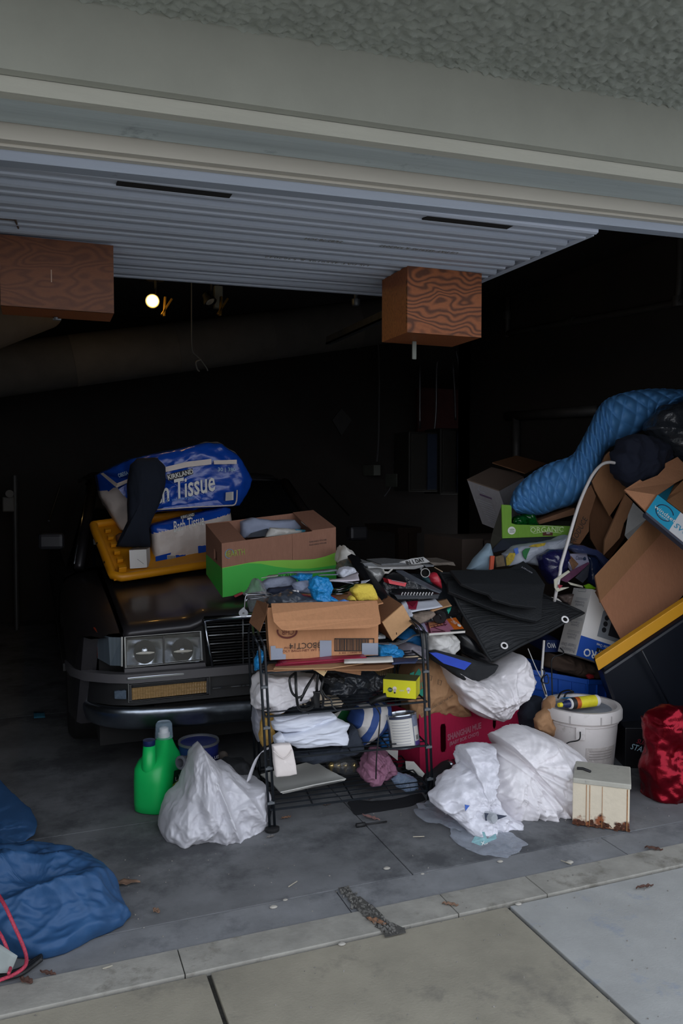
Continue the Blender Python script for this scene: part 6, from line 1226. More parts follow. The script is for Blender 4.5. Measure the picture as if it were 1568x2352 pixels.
# ---- rusty cream box
c0, c1, c2 = V((1.720, 2.248, 0)), V((1.862, 2.128, 0)), V((1.975, 2.262, 0)); e1, e2 = c1-c0, c2-c1; hz_ = .168
t = thing('metal_box', 'rusty cream painted metal box on the concrete at right', 'box', (c0+c2)/2)
def rustmat(nm, col):
    m = mat(nm, col, .55, var=.05, vs=20, bump=.1, bs=80); N, L = m.node_tree.nodes, m.node_tree.links; p = N['Principled BSDF']; src = p.inputs['Base Color'].links[0].from_socket
    tc_ = N.new('ShaderNodeTexCoord'); sx = N.new('ShaderNodeSeparateXYZ'); L.new(tc_.outputs['Object'], sx.inputs[0]); n = N.new('ShaderNodeTexNoise'); n.inputs['Scale'].default_value = 26; n.inputs['Detail'].default_value = 7; L.new(tc_.outputs['Object'], n.inputs[0])
    mr = N.new('ShaderNodeMapRange'); mr.inputs['From Min'].default_value = .0; mr.inputs['From Max'].default_value = .06; mr.inputs['To Min'].default_value = .40; mr.inputs['To Max'].default_value = -.02; L.new(sx.outputs['Z'], mr.inputs['Value'])
    ad = N.new('ShaderNodeMath'); ad.operation = 'ADD'; L.new(n.outputs[0], ad.inputs[0]); L.new(mr.outputs[0], ad.inputs[1])
    r = N.new('ShaderNodeValToRGB'); r.color_ramp.elements[0].position = .66; r.color_ramp.elements[1].position = .78; L.new(ad.outputs[0], r.inputs[0])
    n3 = N.new('ShaderNodeTexNoise'); n3.inputs['Scale'].default_value = 70; L.new(tc_.outputs['Object'], n3.inputs[0]); r3 = N.new('ShaderNodeValToRGB'); r3.color_ramp.elements[0].position = .4; r3.color_ramp.elements[1].position = .6; r3.color_ramp.elements[0].color = lin('#3a2118'); r3.color_ramp.elements[1].color = lin('#8a4a26'); L.new(n3.outputs[0], r3.inputs[0])
    mx = N.new('ShaderNodeMix'); mx.data_type = 'RGBA'; L.new(r.outputs[0], mx.inputs['Factor']); L.new(src, mx.inputs['A']); L.new(r3.outputs[0], mx.inputs['B']); L.new(mx.outputs['Result'], p.inputs['Base Color']); return m
m_cr = rustmat('rusty_cream_paint', '#d2c6b0'); m_crt = mat('grey_cream_top', '#aaa79c', .6, var=.1, vs=18, dirt='#7f7d76', dirt_at=.66, ds=16)
MB().para(c0+V((0, 0, .004)), e1, e2, V((0, 0, hz_-.02))).build('body', m_cr, t, bevel=.002)
n1 = V((e1.y, -e1.x, 0)).normalized(); n2_ = V((e2.y, -e2.x, 0)).normalized()
MB().para(c0+V((0, 0, hz_-.018))+n1*.004, e1+n2_*.004, e2-n1*.004, V((0, 0, .018))).build('lid', m_crt, t, bevel=.003)
m_rst = mat('rust_streak', '#9a6a3a', .8, var=.3, vs=60)
for s_, wd in ((.24, .002), (.30, .002), (.52, .0015), (.95, .003)): MB().para(c0+e1*s_+n1*.0008+V((0, 0, .006)), e1.normalized()*wd, n1*.0006, V((0, 0, hz_-.026))).build('rust_streak', m_rst, t)
b = MB()
for i in range(46):
    s_ = rnd.random(); q = c0+e1*s_+n1*.0012+V((0, 0, .004+rnd.random()**2*.022)); r_ = rnd.uniform(.002, .007); b.ngon([q+e1.normalized()*(r_*1.6*math.cos(k*.9)*rnd.uniform(.6, 1))+V((0, 0, r_*math.sin(k*.9))) for k in range(7)])
b.build('rust_flakes', mat('rust', '#4a2a1a', .9, var=.4, vs=80), t, kind='stuff')
MB().tube([c0+e2*.45+e1*.06+V((0, 0, hz_+.006)), c0+e2*.5+e1*.16+V((0, 0, hz_+.004)), c0+e2*.38+e1*.3+V((0, 0, hz_+.004))], .005, 7).build('black_scrap', m_rub, t, smooth=True)
# ---- red foil bag, start box
RF = [(1529, 1620), (1570, 1632), (1640, 1640), (1660, 1850), (1600, 1858), (1533, 1853), (1501, 1848), (1491, 1828), (1489, 1764), (1499, 1708), (1505, 1690), (1503, 1654), (1517, 1640)]
m_foil = mat('red_foil', '#7d0b1e', .28, metal=.8, var=.1, bump=.5, bs=16, bdist=.012)
b = MB(); blob(b, RF, 2.34, .07, amp=.03, sc=9, seed=29, na=170, nr=40, pw=.6, knot=(1560, 1640), kf=4, ka=.02)
one('foil_bag', 'shiny red foil bag at the right edge', 'bag', b, m_foil, smooth=True)
a = fl(1432, 1800); p0, p1 = at(1434, 1790, 2.62), at(1520, 1800, 2.56); p0.z = p1.z = .0
t = thing('battery_box', 'black battery box lettered START in the shade beside the bucket', 'box', p0); ex = p1-p0; MB().para(p0, ex, V((.05, .12, 0)), V((0, 0, .17))).build('case', m_blk, t, bevel=.003)
lettering('START', p0+ex*.42+V((0, 0, .082)), ex.normalized()+V((0, 0, -.30)), (0, 0, 1), .085, .024, mat('pale_blue_print', '#9fc0cc', .6, var=0), t, shear=.2); lettering('SUPER', p0+ex*.50+V((0, 0, .108)), ex.normalized()+V((0, 0, -.30)), (0, 0, 1), .06, .02, mat('red_print', '#8e2030', .6, var=0), t, shear=.2)
# ---- toaster oven carton
rv = V((-.074, .329, -.061)); MX = Matrix.Rotation(rv.length, 3, rv.normalized()); o_ = V((2.212, 2.88, .423)); e1, e2, e3 = MX @ V((.34, 0, 0)), MX @ V((0, .142, 0)), MX @ V((0, 0, .303))
t = thing('oven_carton', 'white and blue toaster oven carton lying upside down in the heap', 'box', o_)
m_wc = mat('white_card', '#d3d0cd', .5, var=.02); m_bl = mat('royal_blue_print', '#17469c', .45, var=.03)
MB().para(o_, e1, e2, e3).build('carton', m_wc, t, bevel=.0015)
fn = e1.cross(e3).normalized(); ln = -e1.normalized()
def of(a, b, k=.001): return o_+e1*a+e3*b+fn*k
def ol(a, b, k=.001): return o_+e2*a+e3*b+ln*k
MB().ngon([of(0, 0), of(1, 0), of(1, .30), of(0, .30)]).build('blue_band', m_bl, t, recalc=False)
lettering('WORLD PRO', of(.52, .085), -e1, -e3, .29, .036, m_print_w, t, off=.002, bold=.02); MB().ngon([of(.28, .14, .0016), of(1, .14, .0016), of(1, .20, .0016), of(.28, .20, .0016)]).build('black_band', m_print_k, t, recalc=False); lettering('PROFESSIONAL QUALITY', of(.56, .17), -e1, -e3, .17, .011, m_print_w, t, off=.0025); lettering('Professional Toaster Oven', of(.48, .245), -e1, -e3, .15, .014, m_print_w, t, off=.002)
m_gp = mat('grey_print', '#5c5f66', .6)
lettering('Professional', ol(.45, .055), e2, -e3, .10, .018, m_gp, t); lettering('Toaster Oven', ol(.48, .125), e2, -e3, .115, .018, m_gp, t)
for w1, w2, bb in (('Versatile', 'Function', .24), ('Convenient', 'Capacity', .43), ('Powerful', 'Performance', .74)):
    lettering(w1, ol(.42, bb), e2, -e3, .062, .012, m_gp, t); lettering(w2, ol(.46, bb+.045), e2, -e3, .072, .012, m_gp, t)
    for q_ in (0, 1): MB().ngon([ol(.1, bb+.085+.02*q_), ol(.72, bb+.085+.02*q_), ol(.72, bb+.09+.02*q_), ol(.1, bb+.09+.02*q_)]).build('text_line', mat('light_grey_print', '#8d9097', .6), t, recalc=False)
MB().tube([ol(.3, .95), ol(.7, .95), ol(.7, .985), ol(.3, .985)], .0009, 4, closed=True).build('logo_frame', mat('grey_print', '#5c5f66', .6), t)
m_ov = mat('oven_grey_print', '#7d8288', .4, var=.1); m_ovd = mat('oven_dark_print', '#24262b', .4)
MB().ngon([of(.24, .36), of(.95, .36), of(.95, .78), of(.27, .78), of(.24, .74)]).build('oven_picture', m_ov, t, recalc=False)
MB().ngon([of(.40, .42, .0016), of(.92, .42, .0016), of(.92, .72, .0016), of(.40, .72, .0016)]).build('oven_picture', m_ovd, t, recalc=False)
for bb in (.48, .57, .66): MB().ngon([of(.32, bb+.0, .0018)+e1.normalized()*(.012*math.cos(i*.4))+e3.normalized()*(.012*math.sin(i*.4)) for i in range(16)]).build('oven_knob_print', m_ovd, t)
lettering('Toaster Oven', of(.35, .90), -e1, -e3, .10, .012, mat('grey_print', '#5c5f66', .6), t)
a = S7(748, 690, 3.05); t = thing('blue_carton', 'dark blue carton lettered WO behind the oven carton', 'box', a); MB().para(a, S7(830, 690, 3.05)-a, V((.05, .2, 0)), S7(760, 620, 3.07)-a).build('carton', mat('navy_card', '#14295c', .5), t); lettering('WO', S7(785, 652, 3.04), -(S7(830, 690, 3.05)-a), -(S7(760, 620, 3.07)-a), .045, .024, m_print_w, t, off=.006)
# ---- blue crate behind the bucket, dark boxes under it
m_cr8 = mat('blue_crate_plastic', '#1c56b8', .4, var=.06)
A0, A1, A2 = at(1219, 1537, 3.04), at(1347, 1560, 2.95), at(1411, 1563, 3.02); hh = V((0, 0, -.14))
t = thing('plastic_crate', 'blue plastic crate with ribbed sides behind the bucket', 'crate', A1+hh)
for p, q in ((A0, A1), (A1, A2)):
    d = q-p; MB().para(p, d, hh, V((0, .006, 0)).cross(d).normalized().cross(d).normalized()*.0+V((0, .006, 0))).build('side_panel', m_cr8, t)
    n_ = V((d.y, -d.x, 0)).normalized(); MB().para(p+n_*.010, d, V((0, 0, -.022)), -n_*.010).build('rim', m_cr8, t, bevel=.002)
    k = 4 if p is A0 else 3
    for i in range(k+1): MB().para(p+d*(i/k*.97)+n_*.008+V((0, 0, -.022)), d.normalized()*.005, hh*.84, -n_*.008).build('rib', m_cr8, t)
    MB().para(p+n_*.008+V((0, 0, -.08)), d, V((0, 0, -.006)), -n_*.008).build('rib', m_cr8, t)
bk = V((.06, .30, 0)); MB().para(A0+bk, A1-A0, hh, V((0, .006, 0))).build('side_panel', m_cr8, t); MB().para(A0, bk, hh, V((.006, 0, 0))).build('side_panel', m_cr8, t); MB().para(A0+hh, A1-A0, bk, V((0, 0, .006))).build('bottom_panel', m_cr8, t)
soft('brown_rag', 'brown and red rag bundled in the blue crate', 'cloth', K(oG, (250, 560), (270, 430), (400, 460), (520, 500), (680, 540), (740, 620), (700, 670), (560, 640), (300, 580)), 3.06, .05, mat('brown_rag_cloth', '#4a3a30', .9), amp=.03, sc=12, seed=33, na=90, nr=16)
soft('red_scrap', 'small red plastic scrap on the rim of the blue crate', 'scrap', K(oG, (620, 645), (650, 630), (690, 640), (692, 672), (640, 678)), 2.95, .012, mat('dark_red_plastic', '#8a1c22', .5), amp=.002, sc=20, na=40, nr=8)
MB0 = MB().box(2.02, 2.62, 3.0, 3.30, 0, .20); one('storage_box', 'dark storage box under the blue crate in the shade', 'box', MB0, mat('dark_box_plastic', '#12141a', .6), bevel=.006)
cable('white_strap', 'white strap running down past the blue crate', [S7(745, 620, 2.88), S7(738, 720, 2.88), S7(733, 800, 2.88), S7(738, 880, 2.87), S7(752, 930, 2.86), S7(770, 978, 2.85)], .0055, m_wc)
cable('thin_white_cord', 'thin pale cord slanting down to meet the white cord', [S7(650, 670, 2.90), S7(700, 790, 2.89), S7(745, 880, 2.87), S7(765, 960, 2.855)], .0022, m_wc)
cable('black_cable_coil', 'thin black cable coiled around the white cord', [SG(365, 375, 2.86), SG(400, 430, 2.86), SG(290, 480, 2.86), SG(285, 640, 2.86), SG(290, 840, 2.85)], .003)
cable('black_cable_loop', 'black cable loop before the blue crate', [SG(345, 865, 2.80), SG(380, 810, 2.82), SG(450, 790, 2.83), SG(495, 810, 2.82), SG(430, 820, 2.80), SG(405, 860, 2.80)], .004)
cable('black_wire_knot', 'knot of thin black wire on the white cord', [SG(190, 580, 2.85), SG(215, 620, 2.84), SG(180, 700, 2.85), SG(250, 720, 2.84), SG(240, 640, 2.85), SG(190, 690, 2.84), SG(230, 830, 2.85)], .0025)
# ---- black tote with a yellow rim
Y0_ = 2.64; r0, r1 = at(1374, 1541, 2.67), at(1660, 1350, 2.60); dr = (r1-r0); up = at(1366, 1516, 2.67)-r0
t = thing('storage_tote', 'tilted black storage tote with a yellow rim at the right edge', 'tote', at(1480, 1760, 2.6))
b = MB().para(r0, dr, up, V((.02, .03, .01))); b.build('rim', mat('yellow_tote_plastic', '#c98f1e', .45, var=.04), t, bevel=.003)
q0, q1 = at(1385, 1545, 2.675), at(1450, 1725, 2.70); dn = q1-q0
m_tote = mat('black_tote_plastic', '#10141d', .4, var=.1)
MB().para(q0, dr*.99, dn*1.25, V((.05, .13, .03))).build('body', m_tote, t, bevel=.012)
MB().tube([S7(1325, 680, 2.615), S7(1400, 830, 2.625), S7(1490, 1010, 2.635)], .004, 6).build('body_rib', m_tote, t, smooth=True)
MB().para(q0+V((.03, .01, 0)), dr*.9, dn*.12, V((.02, .12, .03))).build('collar', m_tote, t, bevel=.004)
# ---- big brown carton and the printed tray leaning over the tote
t = thing('large_carton', 'big plain brown carton leaning behind the yellow rimmed tote', 'box', at(1430, 1480, 2.75))
P0, P1, P2, P3 = at(1378, 1381, 2.80), at(1600, 1135, 2.86), at(1438, 1492, 2.75), at(1366, 1322, 2.76)
m_bc = cardboard('big_brown_cardboard', '#8f634a')
e1, e2, e3 = P1-P0, (P2-P0)*1.15, P3-P0
MB().slab([P0, P0+e1, P0+e1+e2, P0+e2], (.012, .03, .01)).build('front_panel', m_bc, t); MB().slab([P0, P0+e1*.99, P0+e1*.99+e3, P3], (.006, .012, -.010)).build('top_flap', m_card2, t)
MB().para(P0+V((.02, .04, .01)), e1*.98, e2*.98, V((.04, .08, .02))).build('body', m_card3, t)
t = thing('printed_tray', 'brown fruit tray with teal and white printed band at right', 'tray', at(1500, 1180, 2.7))
def tm(x, y, Y): return SM(x, y, Y)
Wl, Wr, Wrb, Wlb = tm(1250, 745, 2.72), tm(1900, 1240, 2.58), tm(1755, 1490, 2.56), tm(1105, 955, 2.70)
MB().slab([Wl, Wr, Wrb, Wlb], (.006, .012, .004)).build('long_side', m_card, t)
n_ = (Wr-Wl).cross(Wlb-Wl).normalized(); n_ = -n_ if n_.y > 0 else n_
def tw(s_, q, k=.0015): return Wl.lerp(Wr, s_).lerp(Wlb.lerp(Wrb, s_), q)+n_*k
MB().ngon([tw(0, 0), tw(.445, 0), tw(.445, 1), tw(0, 1)]).build('teal_print', mat('turquoise_print', '#1a93b8', .5, var=.04), t)
MB().ngon([tw(.445, 0), tw(1, 0), tw(1, 1), tw(.445, 1)]).build('white_print', mat('white_board_print', '#c8c9cc', .6, var=.03), t)
cpt = tw(.245, .5, .003)
ed, eu = (Wr-Wl).normalized(), (Wl-Wlb).normalized()
MB().tube([cpt+ed*(.040*math.cos(a_))+eu*(.036*math.sin(a_)) for a_ in [.5+i*.25 for i in range(22)]], .0022, 5).build('ring_print', mat('navy_print', '#1b2d4a', .6), t)
lettering('windset', tw(.255, .53, .003), ed+eu*.0, eu, .105, .020, m_print_w, t, off=.002); lettering('FARMS', tw(.255, .70, .003), ed, eu, .055, .008, m_print_w, t, off=.002)
lettering('SWEET', tw(.70, .62, .003), ed, eu, .12, .026, mat('turquoise_print', '#1a93b8', .5), t, off=.002, shear=.1)
MB().slab([Wlb, Wrb, Wrb+V((.01, .03, -.012)), Wlb+V((.01, .03, -.012))], (0, .0, -.012)).build('bottom_edge', mat('dark_blue_grey', '#353b4c', .7), t)
m_fl = cardboard('pale_brown_cardboard', '#b07e5e')
MB().slab([tm(832, 680, 2.80), tm(1030, 553, 2.86), tm(1062, 575, 2.86), tm(1250, 500, 2.90), tm(1345, 400, 2.94), tm(1345, 350, 2.95), tm(1500, 268, 2.98), tm(1700, 480, 2.90), tm(1480, 590, 2.86), tm(1250, 745, 2.735), tm(1105, 952, 2.715)], (.006, .010, -.004)).build('end_flap', m_fl, t)
MB().slab([tm(1250, 745, 2.745), tm(1460, 610, 2.90), tm(1362, 815, 2.735)], (.004, .006, -.004)).build('gusset', mat('dark_turquoise', '#11667f', .5), t)
MB().slab([tm(1362, 815, 2.76), tm(1470, 600, 2.92), tm(1900, 480, 2.92), tm(1900, 1230, 2.62)], (.006, .010, -.004)).build('inside_panel', m_card2, t)
MB().slab([tm(998, 690, 2.795), tm(1008, 688, 2.795), tm(1034, 728, 2.78), tm(1024, 730, 2.78)], (-.001, -.004, 0)).build('staple', m_wc, t)
# ---- brown cartons further back
t = thing('flattened_carton', 'unfolded brown carton with open flaps beside the white tube', 'box', SM(600, 1400, 3.0))
for q, Ys, m, nm in ((((430, 600), (470, 690), (690, 1050), (700, 1350), (580, 1500), (520, 1480), (410, 1290), (395, 1010), (300, 860), (350, 720)), 3.20, m_card3, 'back_panel'),
        (((430, 575), (520, 430), (600, 250), (650, 200), (690, 300), (750, 520), (870, 625), (855, 720), (650, 1012), (470, 690)), 3.14, m_card2, 'top_flap'),
        (((590, 1310), (850, 735), (940, 830), (890, 1000), (830, 1100), (780, 1280), (700, 1370), (575, 1500)), 3.10, m_card, 'side_flap')):
    MB().slab([SM(x, y, Ys) for x, y in q], (.01, .02, 0)).build(nm, m, t)
MB().slab([SM(575, 1500, 3.105), SM(700, 1340, 3.105), SM(830, 1110, 3.105), SM(870, 1230, 3.15), SM(820, 1310, 3.15), SM(650, 1550, 3.15)], (.006, .01, 0)).build('side_flap', m_card3, t)
pane('white_sheet', 'white paper sheet wedged beside the big brown carton', 'paper', [SM(945, 840, 3.08), SM(1135, 1025, 3.02), SM(880, 1305, 3.04), SM(838, 1250, 3.08), SM(880, 1000, 3.08)], .003, mat('grey_white_paper', '#a9aaa9', .75))
pane('printed_carton_side', 'dark brown printed carton side behind the white tube', 'cardboard', [SM(330, 720, 3.16), SM(420, 620, 3.16), SM(480, 760, 3.14), SM(400, 1010, 3.12), SM(390, 1200, 3.10), SM(280, 1360, 3.10), SM(165, 1350, 3.10)], (.01, .02, 0), m_card3)
lettering('PRODUCE', SM(260, 1190, 3.09), SM(330, 1060, 3.09)-SM(190, 1330, 3.09), (-.9, 0, .5), .14, .03, m_print_k, bpy.data.objects['printed_carton_side'], off=.004)
soft('navy_trousers', 'navy cloth trousers heaped over the brown flaps at upper right', 'clothes', K(oM, (712, 330), (730, 230), (790, 190), (830, 60), (1000, 0), (1200, 50), (1330, 160), (1405, 270), (1340, 350), (1340, 400), (1250, 500), (1060, 572), (1030, 552), (880, 615), (780, 540), (740, 460)), 3.02, .07, mat('navy_cotton', '#0a1226', .9, bump=.2, bs=60), amp=.03, sc=8, seed=35, na=130, nr=24, cen=(1475, 1055))
pane('red_strap', 'short red strap above the navy trousers', 'strap', [SM(825, 42, 3.06), SM(858, 36, 3.06), SM(835, 150, 3.02), SM(800, 192, 3.01)], (0, .006, 0), mat('red_webbing', '#a01828', .8))
soft('black_rubbish_bag', 'shiny black rubbish bag at the upper right edge', 'bag', [(1490, 985), (1511, 948), (1540, 930), (1620, 915), (1650, 1060), (1590, 1075), (1550, 1055), (1520, 1030)], 3.08, .10, mat('black_film', '#2c3036', .2), amp=.03, sc=9, seed=36, na=110, nr=22)
# ---- white bent tube
cable('white_tube', 'white bent plastic tube arching out of the heap', [SM(712, 345, 2.97), SM(640, 338, 2.96), SM(545, 370, 2.94), SM(440, 490, 2.91), (SM(350, 665, 2.89)), SM(270, 860, 2.87), SM(200, 1080, 2.86), SM(120, 1360, 2.85), SM(45, 1620, 2.84), SN(985, 800, 2.84), SN(955, 950, 2.84), SN(935, 1055, 2.85), SN(925, 1100, 2.87)], .0075, mat('white_tube_plastic', '#c9c5c4', .35, var=.03))
# ---- quilted blue blanket
tp = [(385, 890), (420, 790), (520, 690), (650, 612), (800, 560), (860, 480), (920, 370), (985, 240), (1060, 165), (1200, 120), (1380, 100), (1568, 108), (1640, 112)]
bt = [(440, 950), (540, 962), (620, 955), (700, 925), (830, 880), (940, 765), (1000, 640), (1045, 525), (1130, 470), (1330, 362), (1410, 272), (1568, 190), (1640, 180)]
def cr(pts, t):
    n = len(pts)-1; i = min(int(t*n), n-1); f = t*n-i; p0, p1, p2, p3 = [V((*pts[max(0, min(n, j))], 0)) for j in (i-1, i, i+1, i+2)]
    return .5*((2*p1)+(p2-p0)*f+(2*p0-5*p1+4*p2-p3)*f*f+(3*p1-p0-3*p2+p3)*f**3)
rows = []; NU, NV = 330, 110
for i in range(NU+1):
    t_ = i/NU; a = cr(tp, t_); b_ = cr(bt, t_); row = []
    for j in range(NV):
        s_ = j/NV*2*math.pi; w_ = (1-math.cos(s_))/2; q = a.lerp(b_, w_)
        front_ = math.sin(s_); dep = front_*(.11 if front_ > 0 else .12)
        uu = t_*21; vv = j/NV*11
        quilt = abs(math.sin(math.pi*(uu+vv*.5)))*abs(math.sin(math.pi*(uu-vv*.5)))
        dep += .020*(quilt**.6-.5)*(1 if front_ > -.2 else 0)
        row.append(S1(q.x, q.y, 3.36-.10*t_-dep)+V((0, 0, .004*quilt)))
    rows.append(row+[row[0]])
b = MB().grid(rows); b.f.append(tuple(range(NV))); b.mi.append(0)
qm = mat('blue_quilted_nylon', '#477fb6', .6, var=.06, vs=20)
one('quilted_blanket', 'long rolled blue quilted blanket snaking over the heap', 'blanket', b, qm, smooth=True)
# ---- green organic tray with bottles, white box, brown flaps
t = thing('organic_tray', 'green cardboard fruit tray lettered ORGANIC under the blanket', 'tray', S1(340, 1120, 3.3))
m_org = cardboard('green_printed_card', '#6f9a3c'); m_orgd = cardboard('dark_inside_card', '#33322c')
Yo = 3.22
MB().slab([S1(332, 888, Yo), S1(392, 892, Yo), S1(399, 905, Yo), S1(399, 1015, Yo), S1(430, 1024, Yo), S1(800, 1035, Yo), S1(790, 1100, Yo), S1(338, 1118, Yo)], (0, .006, 0)).build('front_panel', m_org, t)
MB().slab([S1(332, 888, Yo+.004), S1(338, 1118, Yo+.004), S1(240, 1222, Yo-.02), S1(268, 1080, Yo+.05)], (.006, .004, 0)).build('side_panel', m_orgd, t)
MB().slab([S1(338, 1120, Yo-.001), S1(790, 1102, Yo-.001), S1(600, 1150, Yo-.06), S1(420, 1180, Yo-.06), S1(240, 1224, Yo-.04)], (0, .008, -.004)).build('bottom_flap', mat('navy_black_card', '#1c2230', .7), t)
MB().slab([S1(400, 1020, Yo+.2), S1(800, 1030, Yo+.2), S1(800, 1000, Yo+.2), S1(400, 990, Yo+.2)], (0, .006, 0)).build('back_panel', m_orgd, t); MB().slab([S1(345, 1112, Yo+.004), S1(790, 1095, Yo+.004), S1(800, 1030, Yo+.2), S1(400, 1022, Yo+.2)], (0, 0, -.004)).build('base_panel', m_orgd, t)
lettering('ORGANIC', S1(640, 1058, Yo), (1, 0, 0), (0, 0, 1), .19, .026, mat('pale_green_print', '#c5d6a8', .6, var=0), t, off=.002)
MB().tube([S1(525, 1040, Yo-.002), S1(640, 1032, Yo-.002), S1(755, 1045, Yo-.002), S1(735, 1082, Yo-.002), S1(640, 1072, Yo-.002), S1(548, 1085, Yo-.002)], .0012, 5, closed=True).build('banner_print', mat('pale_green_print', '#c5d6a8', .6), t)
MB().ngon([S1(400+27*math.cos(i*.3), 1065+27*math.sin(i*.3), Yo-.0015) for i in range(21)]).build('round_seal', m_print_w, t); lettering('USDA', S1(400, 1058, Yo), (1, 0, 0), (0, 0, 1), .026, .009, mat('mid_green_print', '#4a7d3a', .6), t, off=.004); lettering('ORGANIC', S1(400, 1074, Yo), (1, 0, 0), (0, 0, 1), .03, .007, mat('mid_green_print', '#4a7d3a', .6), t, off=.004)
MB().ngon([S1(612, 1075, Yo-.002), S1(680, 1075, Yo-.002), S1(680, 1100, Yo-.002), S1(612, 1100, Yo-.002)]).build('brown_print', mat('brown_print', '#4d2a18', .6), t)
lettering('RED', S1(646, 1082, Yo), (1, 0, 0), (0, 0, 1), .02, .008, m_print_w, t, off=.004)
m_gg = mat('green_pet', '#0d5a22', .12, trans=.35, var=.2, vs=20)
soft('green_bottle', 'crushed green plastic bottle in the organic tray', 'bottle', K(o1, (405, 1005), (420, 975), (465, 970), (490, 985), (480, 1030), (415, 1025)), 3.33, .03, m_gg, amp=.012, sc=18, seed=3, na=60, nr=12)
soft('green_bottle', 'taller green plastic bottle right of the crushed one', 'bottle', K(o1, (475, 960), (500, 925), (530, 930), (560, 1000), (580, 1035), (500, 1030)), 3.35, .03, m_gg, amp=.008, sc=16, seed=5, na=60, nr=12)
pane('wooden_plank', 'short brown wooden plank under the blanket by the tube', 'plank', [S1(575, 1000, 3.36), S1(830, 910, 3.30), S1(832, 955, 3.30), S1(590, 1022, 3.36)], (.0, .06, .0), mat('brown_plank', '#6e4c34', .75, var=.2, vs=20, stretch=(.3, 1, 1)))
a, p1, p2, p3 = S1(312, 790, 3.75), S1(95, 715, 3.95), S1(482, 698, 4.05), S1(420, 1105, 3.72)
t = thing('white_carton', 'white carton with brown open top tilted beside the blanket', 'box', p3); m_wcc = cardboard('greyish_white_card', '#a5a3a8')
MB().para(a, (p1-a)*.0+(p1-a), (p3-a), V((.012, .012, 0))).build('front_panel', m_wcc, t); MB().para(a+V((.0, .003, 0)), p2-a, p3-a, V((.0, .010, 0))).build('side_panel', m_wcc, t)
MB().slab([p1, a, p2, S1(430, 670, 4.20), S1(262, 632, 4.22)], (0, 0, -.006)).build('top_flap', cardboard('dusty_brown_card', '#7a6a60'), t)
MB().slab([S1(268, 600, 4.26), S1(432, 553, 4.4), S1(635, 605, 4.3), S1(490, 672, 4.1)], (0, 0, -.006)).build('open_flap', m_card3, t)
for i in range(9): MB().slab([S1(168+9*i, 880+18*i-30, 3.79), S1(262+7*i, 915+18*i-30, 3.735), S1(262+7*i, 919+18*i-30, 3.735), S1(168+9*i, 884+18*i-30, 3.79)], (-.001, -.003, 0)).build('text_line', mat('grey_print', '#5c5f66', .6), t)
MB().tube(smooth_path([S1(215, 812, 3.78), S1(172, 790, 3.80), S1(176, 770, 3.80), S1(190, 766, 3.80)], 4), .003, 6).build('logo_print', mat('grey_print', '#5c5f66', .6), t)
MB().slab([S1(180, 812, 3.79), S1(262, 842, 3.745), S1(264, 854, 3.745), S1(182, 824, 3.79)], (-.001, -.004, 0)).build('plum_print', mat('plum_print', '#4a3550', .6), t)
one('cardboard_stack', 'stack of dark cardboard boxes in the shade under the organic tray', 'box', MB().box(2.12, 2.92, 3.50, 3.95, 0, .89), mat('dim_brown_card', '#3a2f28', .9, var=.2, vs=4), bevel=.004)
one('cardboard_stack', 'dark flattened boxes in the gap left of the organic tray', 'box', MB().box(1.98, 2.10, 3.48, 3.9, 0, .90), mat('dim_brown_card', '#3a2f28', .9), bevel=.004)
# ---- packets between the mats and the tray
def pk(name, label, cat_, q, Y, T, m, **k): d = dict(amp=.006, sc=14, na=70, nr=12); d.update(k); return soft(name, label, cat_, K(oN, *q), Y, T, m, **d)
pk('purple_packet', 'indigo translucent packet with glints behind the topmost mat', 'packet', ((780, 640), (880, 580), (1030, 568), (1062, 690), (1000, 860), (950, 880), (880, 920), (840, 830), (800, 770)), 3.05, .05, mat('indigo_film', '#1d1d48', .12, var=.2, bump=.5, bs=40, spec=.8), amp=.010, seed=1)
pk('clear_blue_tray', 'clear blue plastic clamshell lid by the brown flaps', 'tray', ((1060, 560), (1110, 530), (1190, 530), (1340, 580), (1400, 640), (1462, 690), (1405, 760), (1330, 640), (1130, 605)), 3.02, .04, film('blue_clear_pet', '#3d4870', .4, .08, .6, 24), seed=2)
pk('dark_blue_packet', 'dark blue packet with white edge lines below the clamshell lid', 'packet', ((1240, 640), (1330, 645), (1400, 760), (1340, 830), (1320, 960), (1270, 900), (1260, 760)), 3.03, .03, mat('dark_blue_film', '#17233f', .15, bump=.4, bs=40), seed=3)
t = thing('food_packet', 'white food packet with a brown picture below the clamshell', 'packet', SN(1150, 680, 3.0)); MB().slab([SN(1048, 622, 3.02), SN(1248, 612, 3.02), SN(1275, 705, 2.99), SN(1110, 790, 2.98), SN(1062, 700, 3.0)], (0, .02, 0)).build('packet', mat('pale_lilac_card', '#8e8ca0', .5), t); MB().slab([SN(1055, 640, 3.015), SN(1090, 640, 3.015), SN(1165, 720, 2.985), SN(1110, 785, 2.975)], (0, -.002, 0)).build('picture', mat('brown_food_print', '#6b4a30', .6, var=.6, vs=60), t)
lettering('Classic', SN(1175, 660, 3.005), (1, 0, -.1), (.1, 0, 1), .045, .018, mat('navy_print', '#1b2d4a', .6), t, off=.004); MB().ngon([SN(1230+14*math.cos(i*.45), 672+24*math.sin(i*.45), 2.998) for i in range(14)]).build('round_print', mat('navy_print', '#1b2d4a', .6), t)
t = thing('crumpled_flyer', 'crumpled cream and purple flyer hooked on the white tube', 'flyer', SN(1000, 950, 2.9))
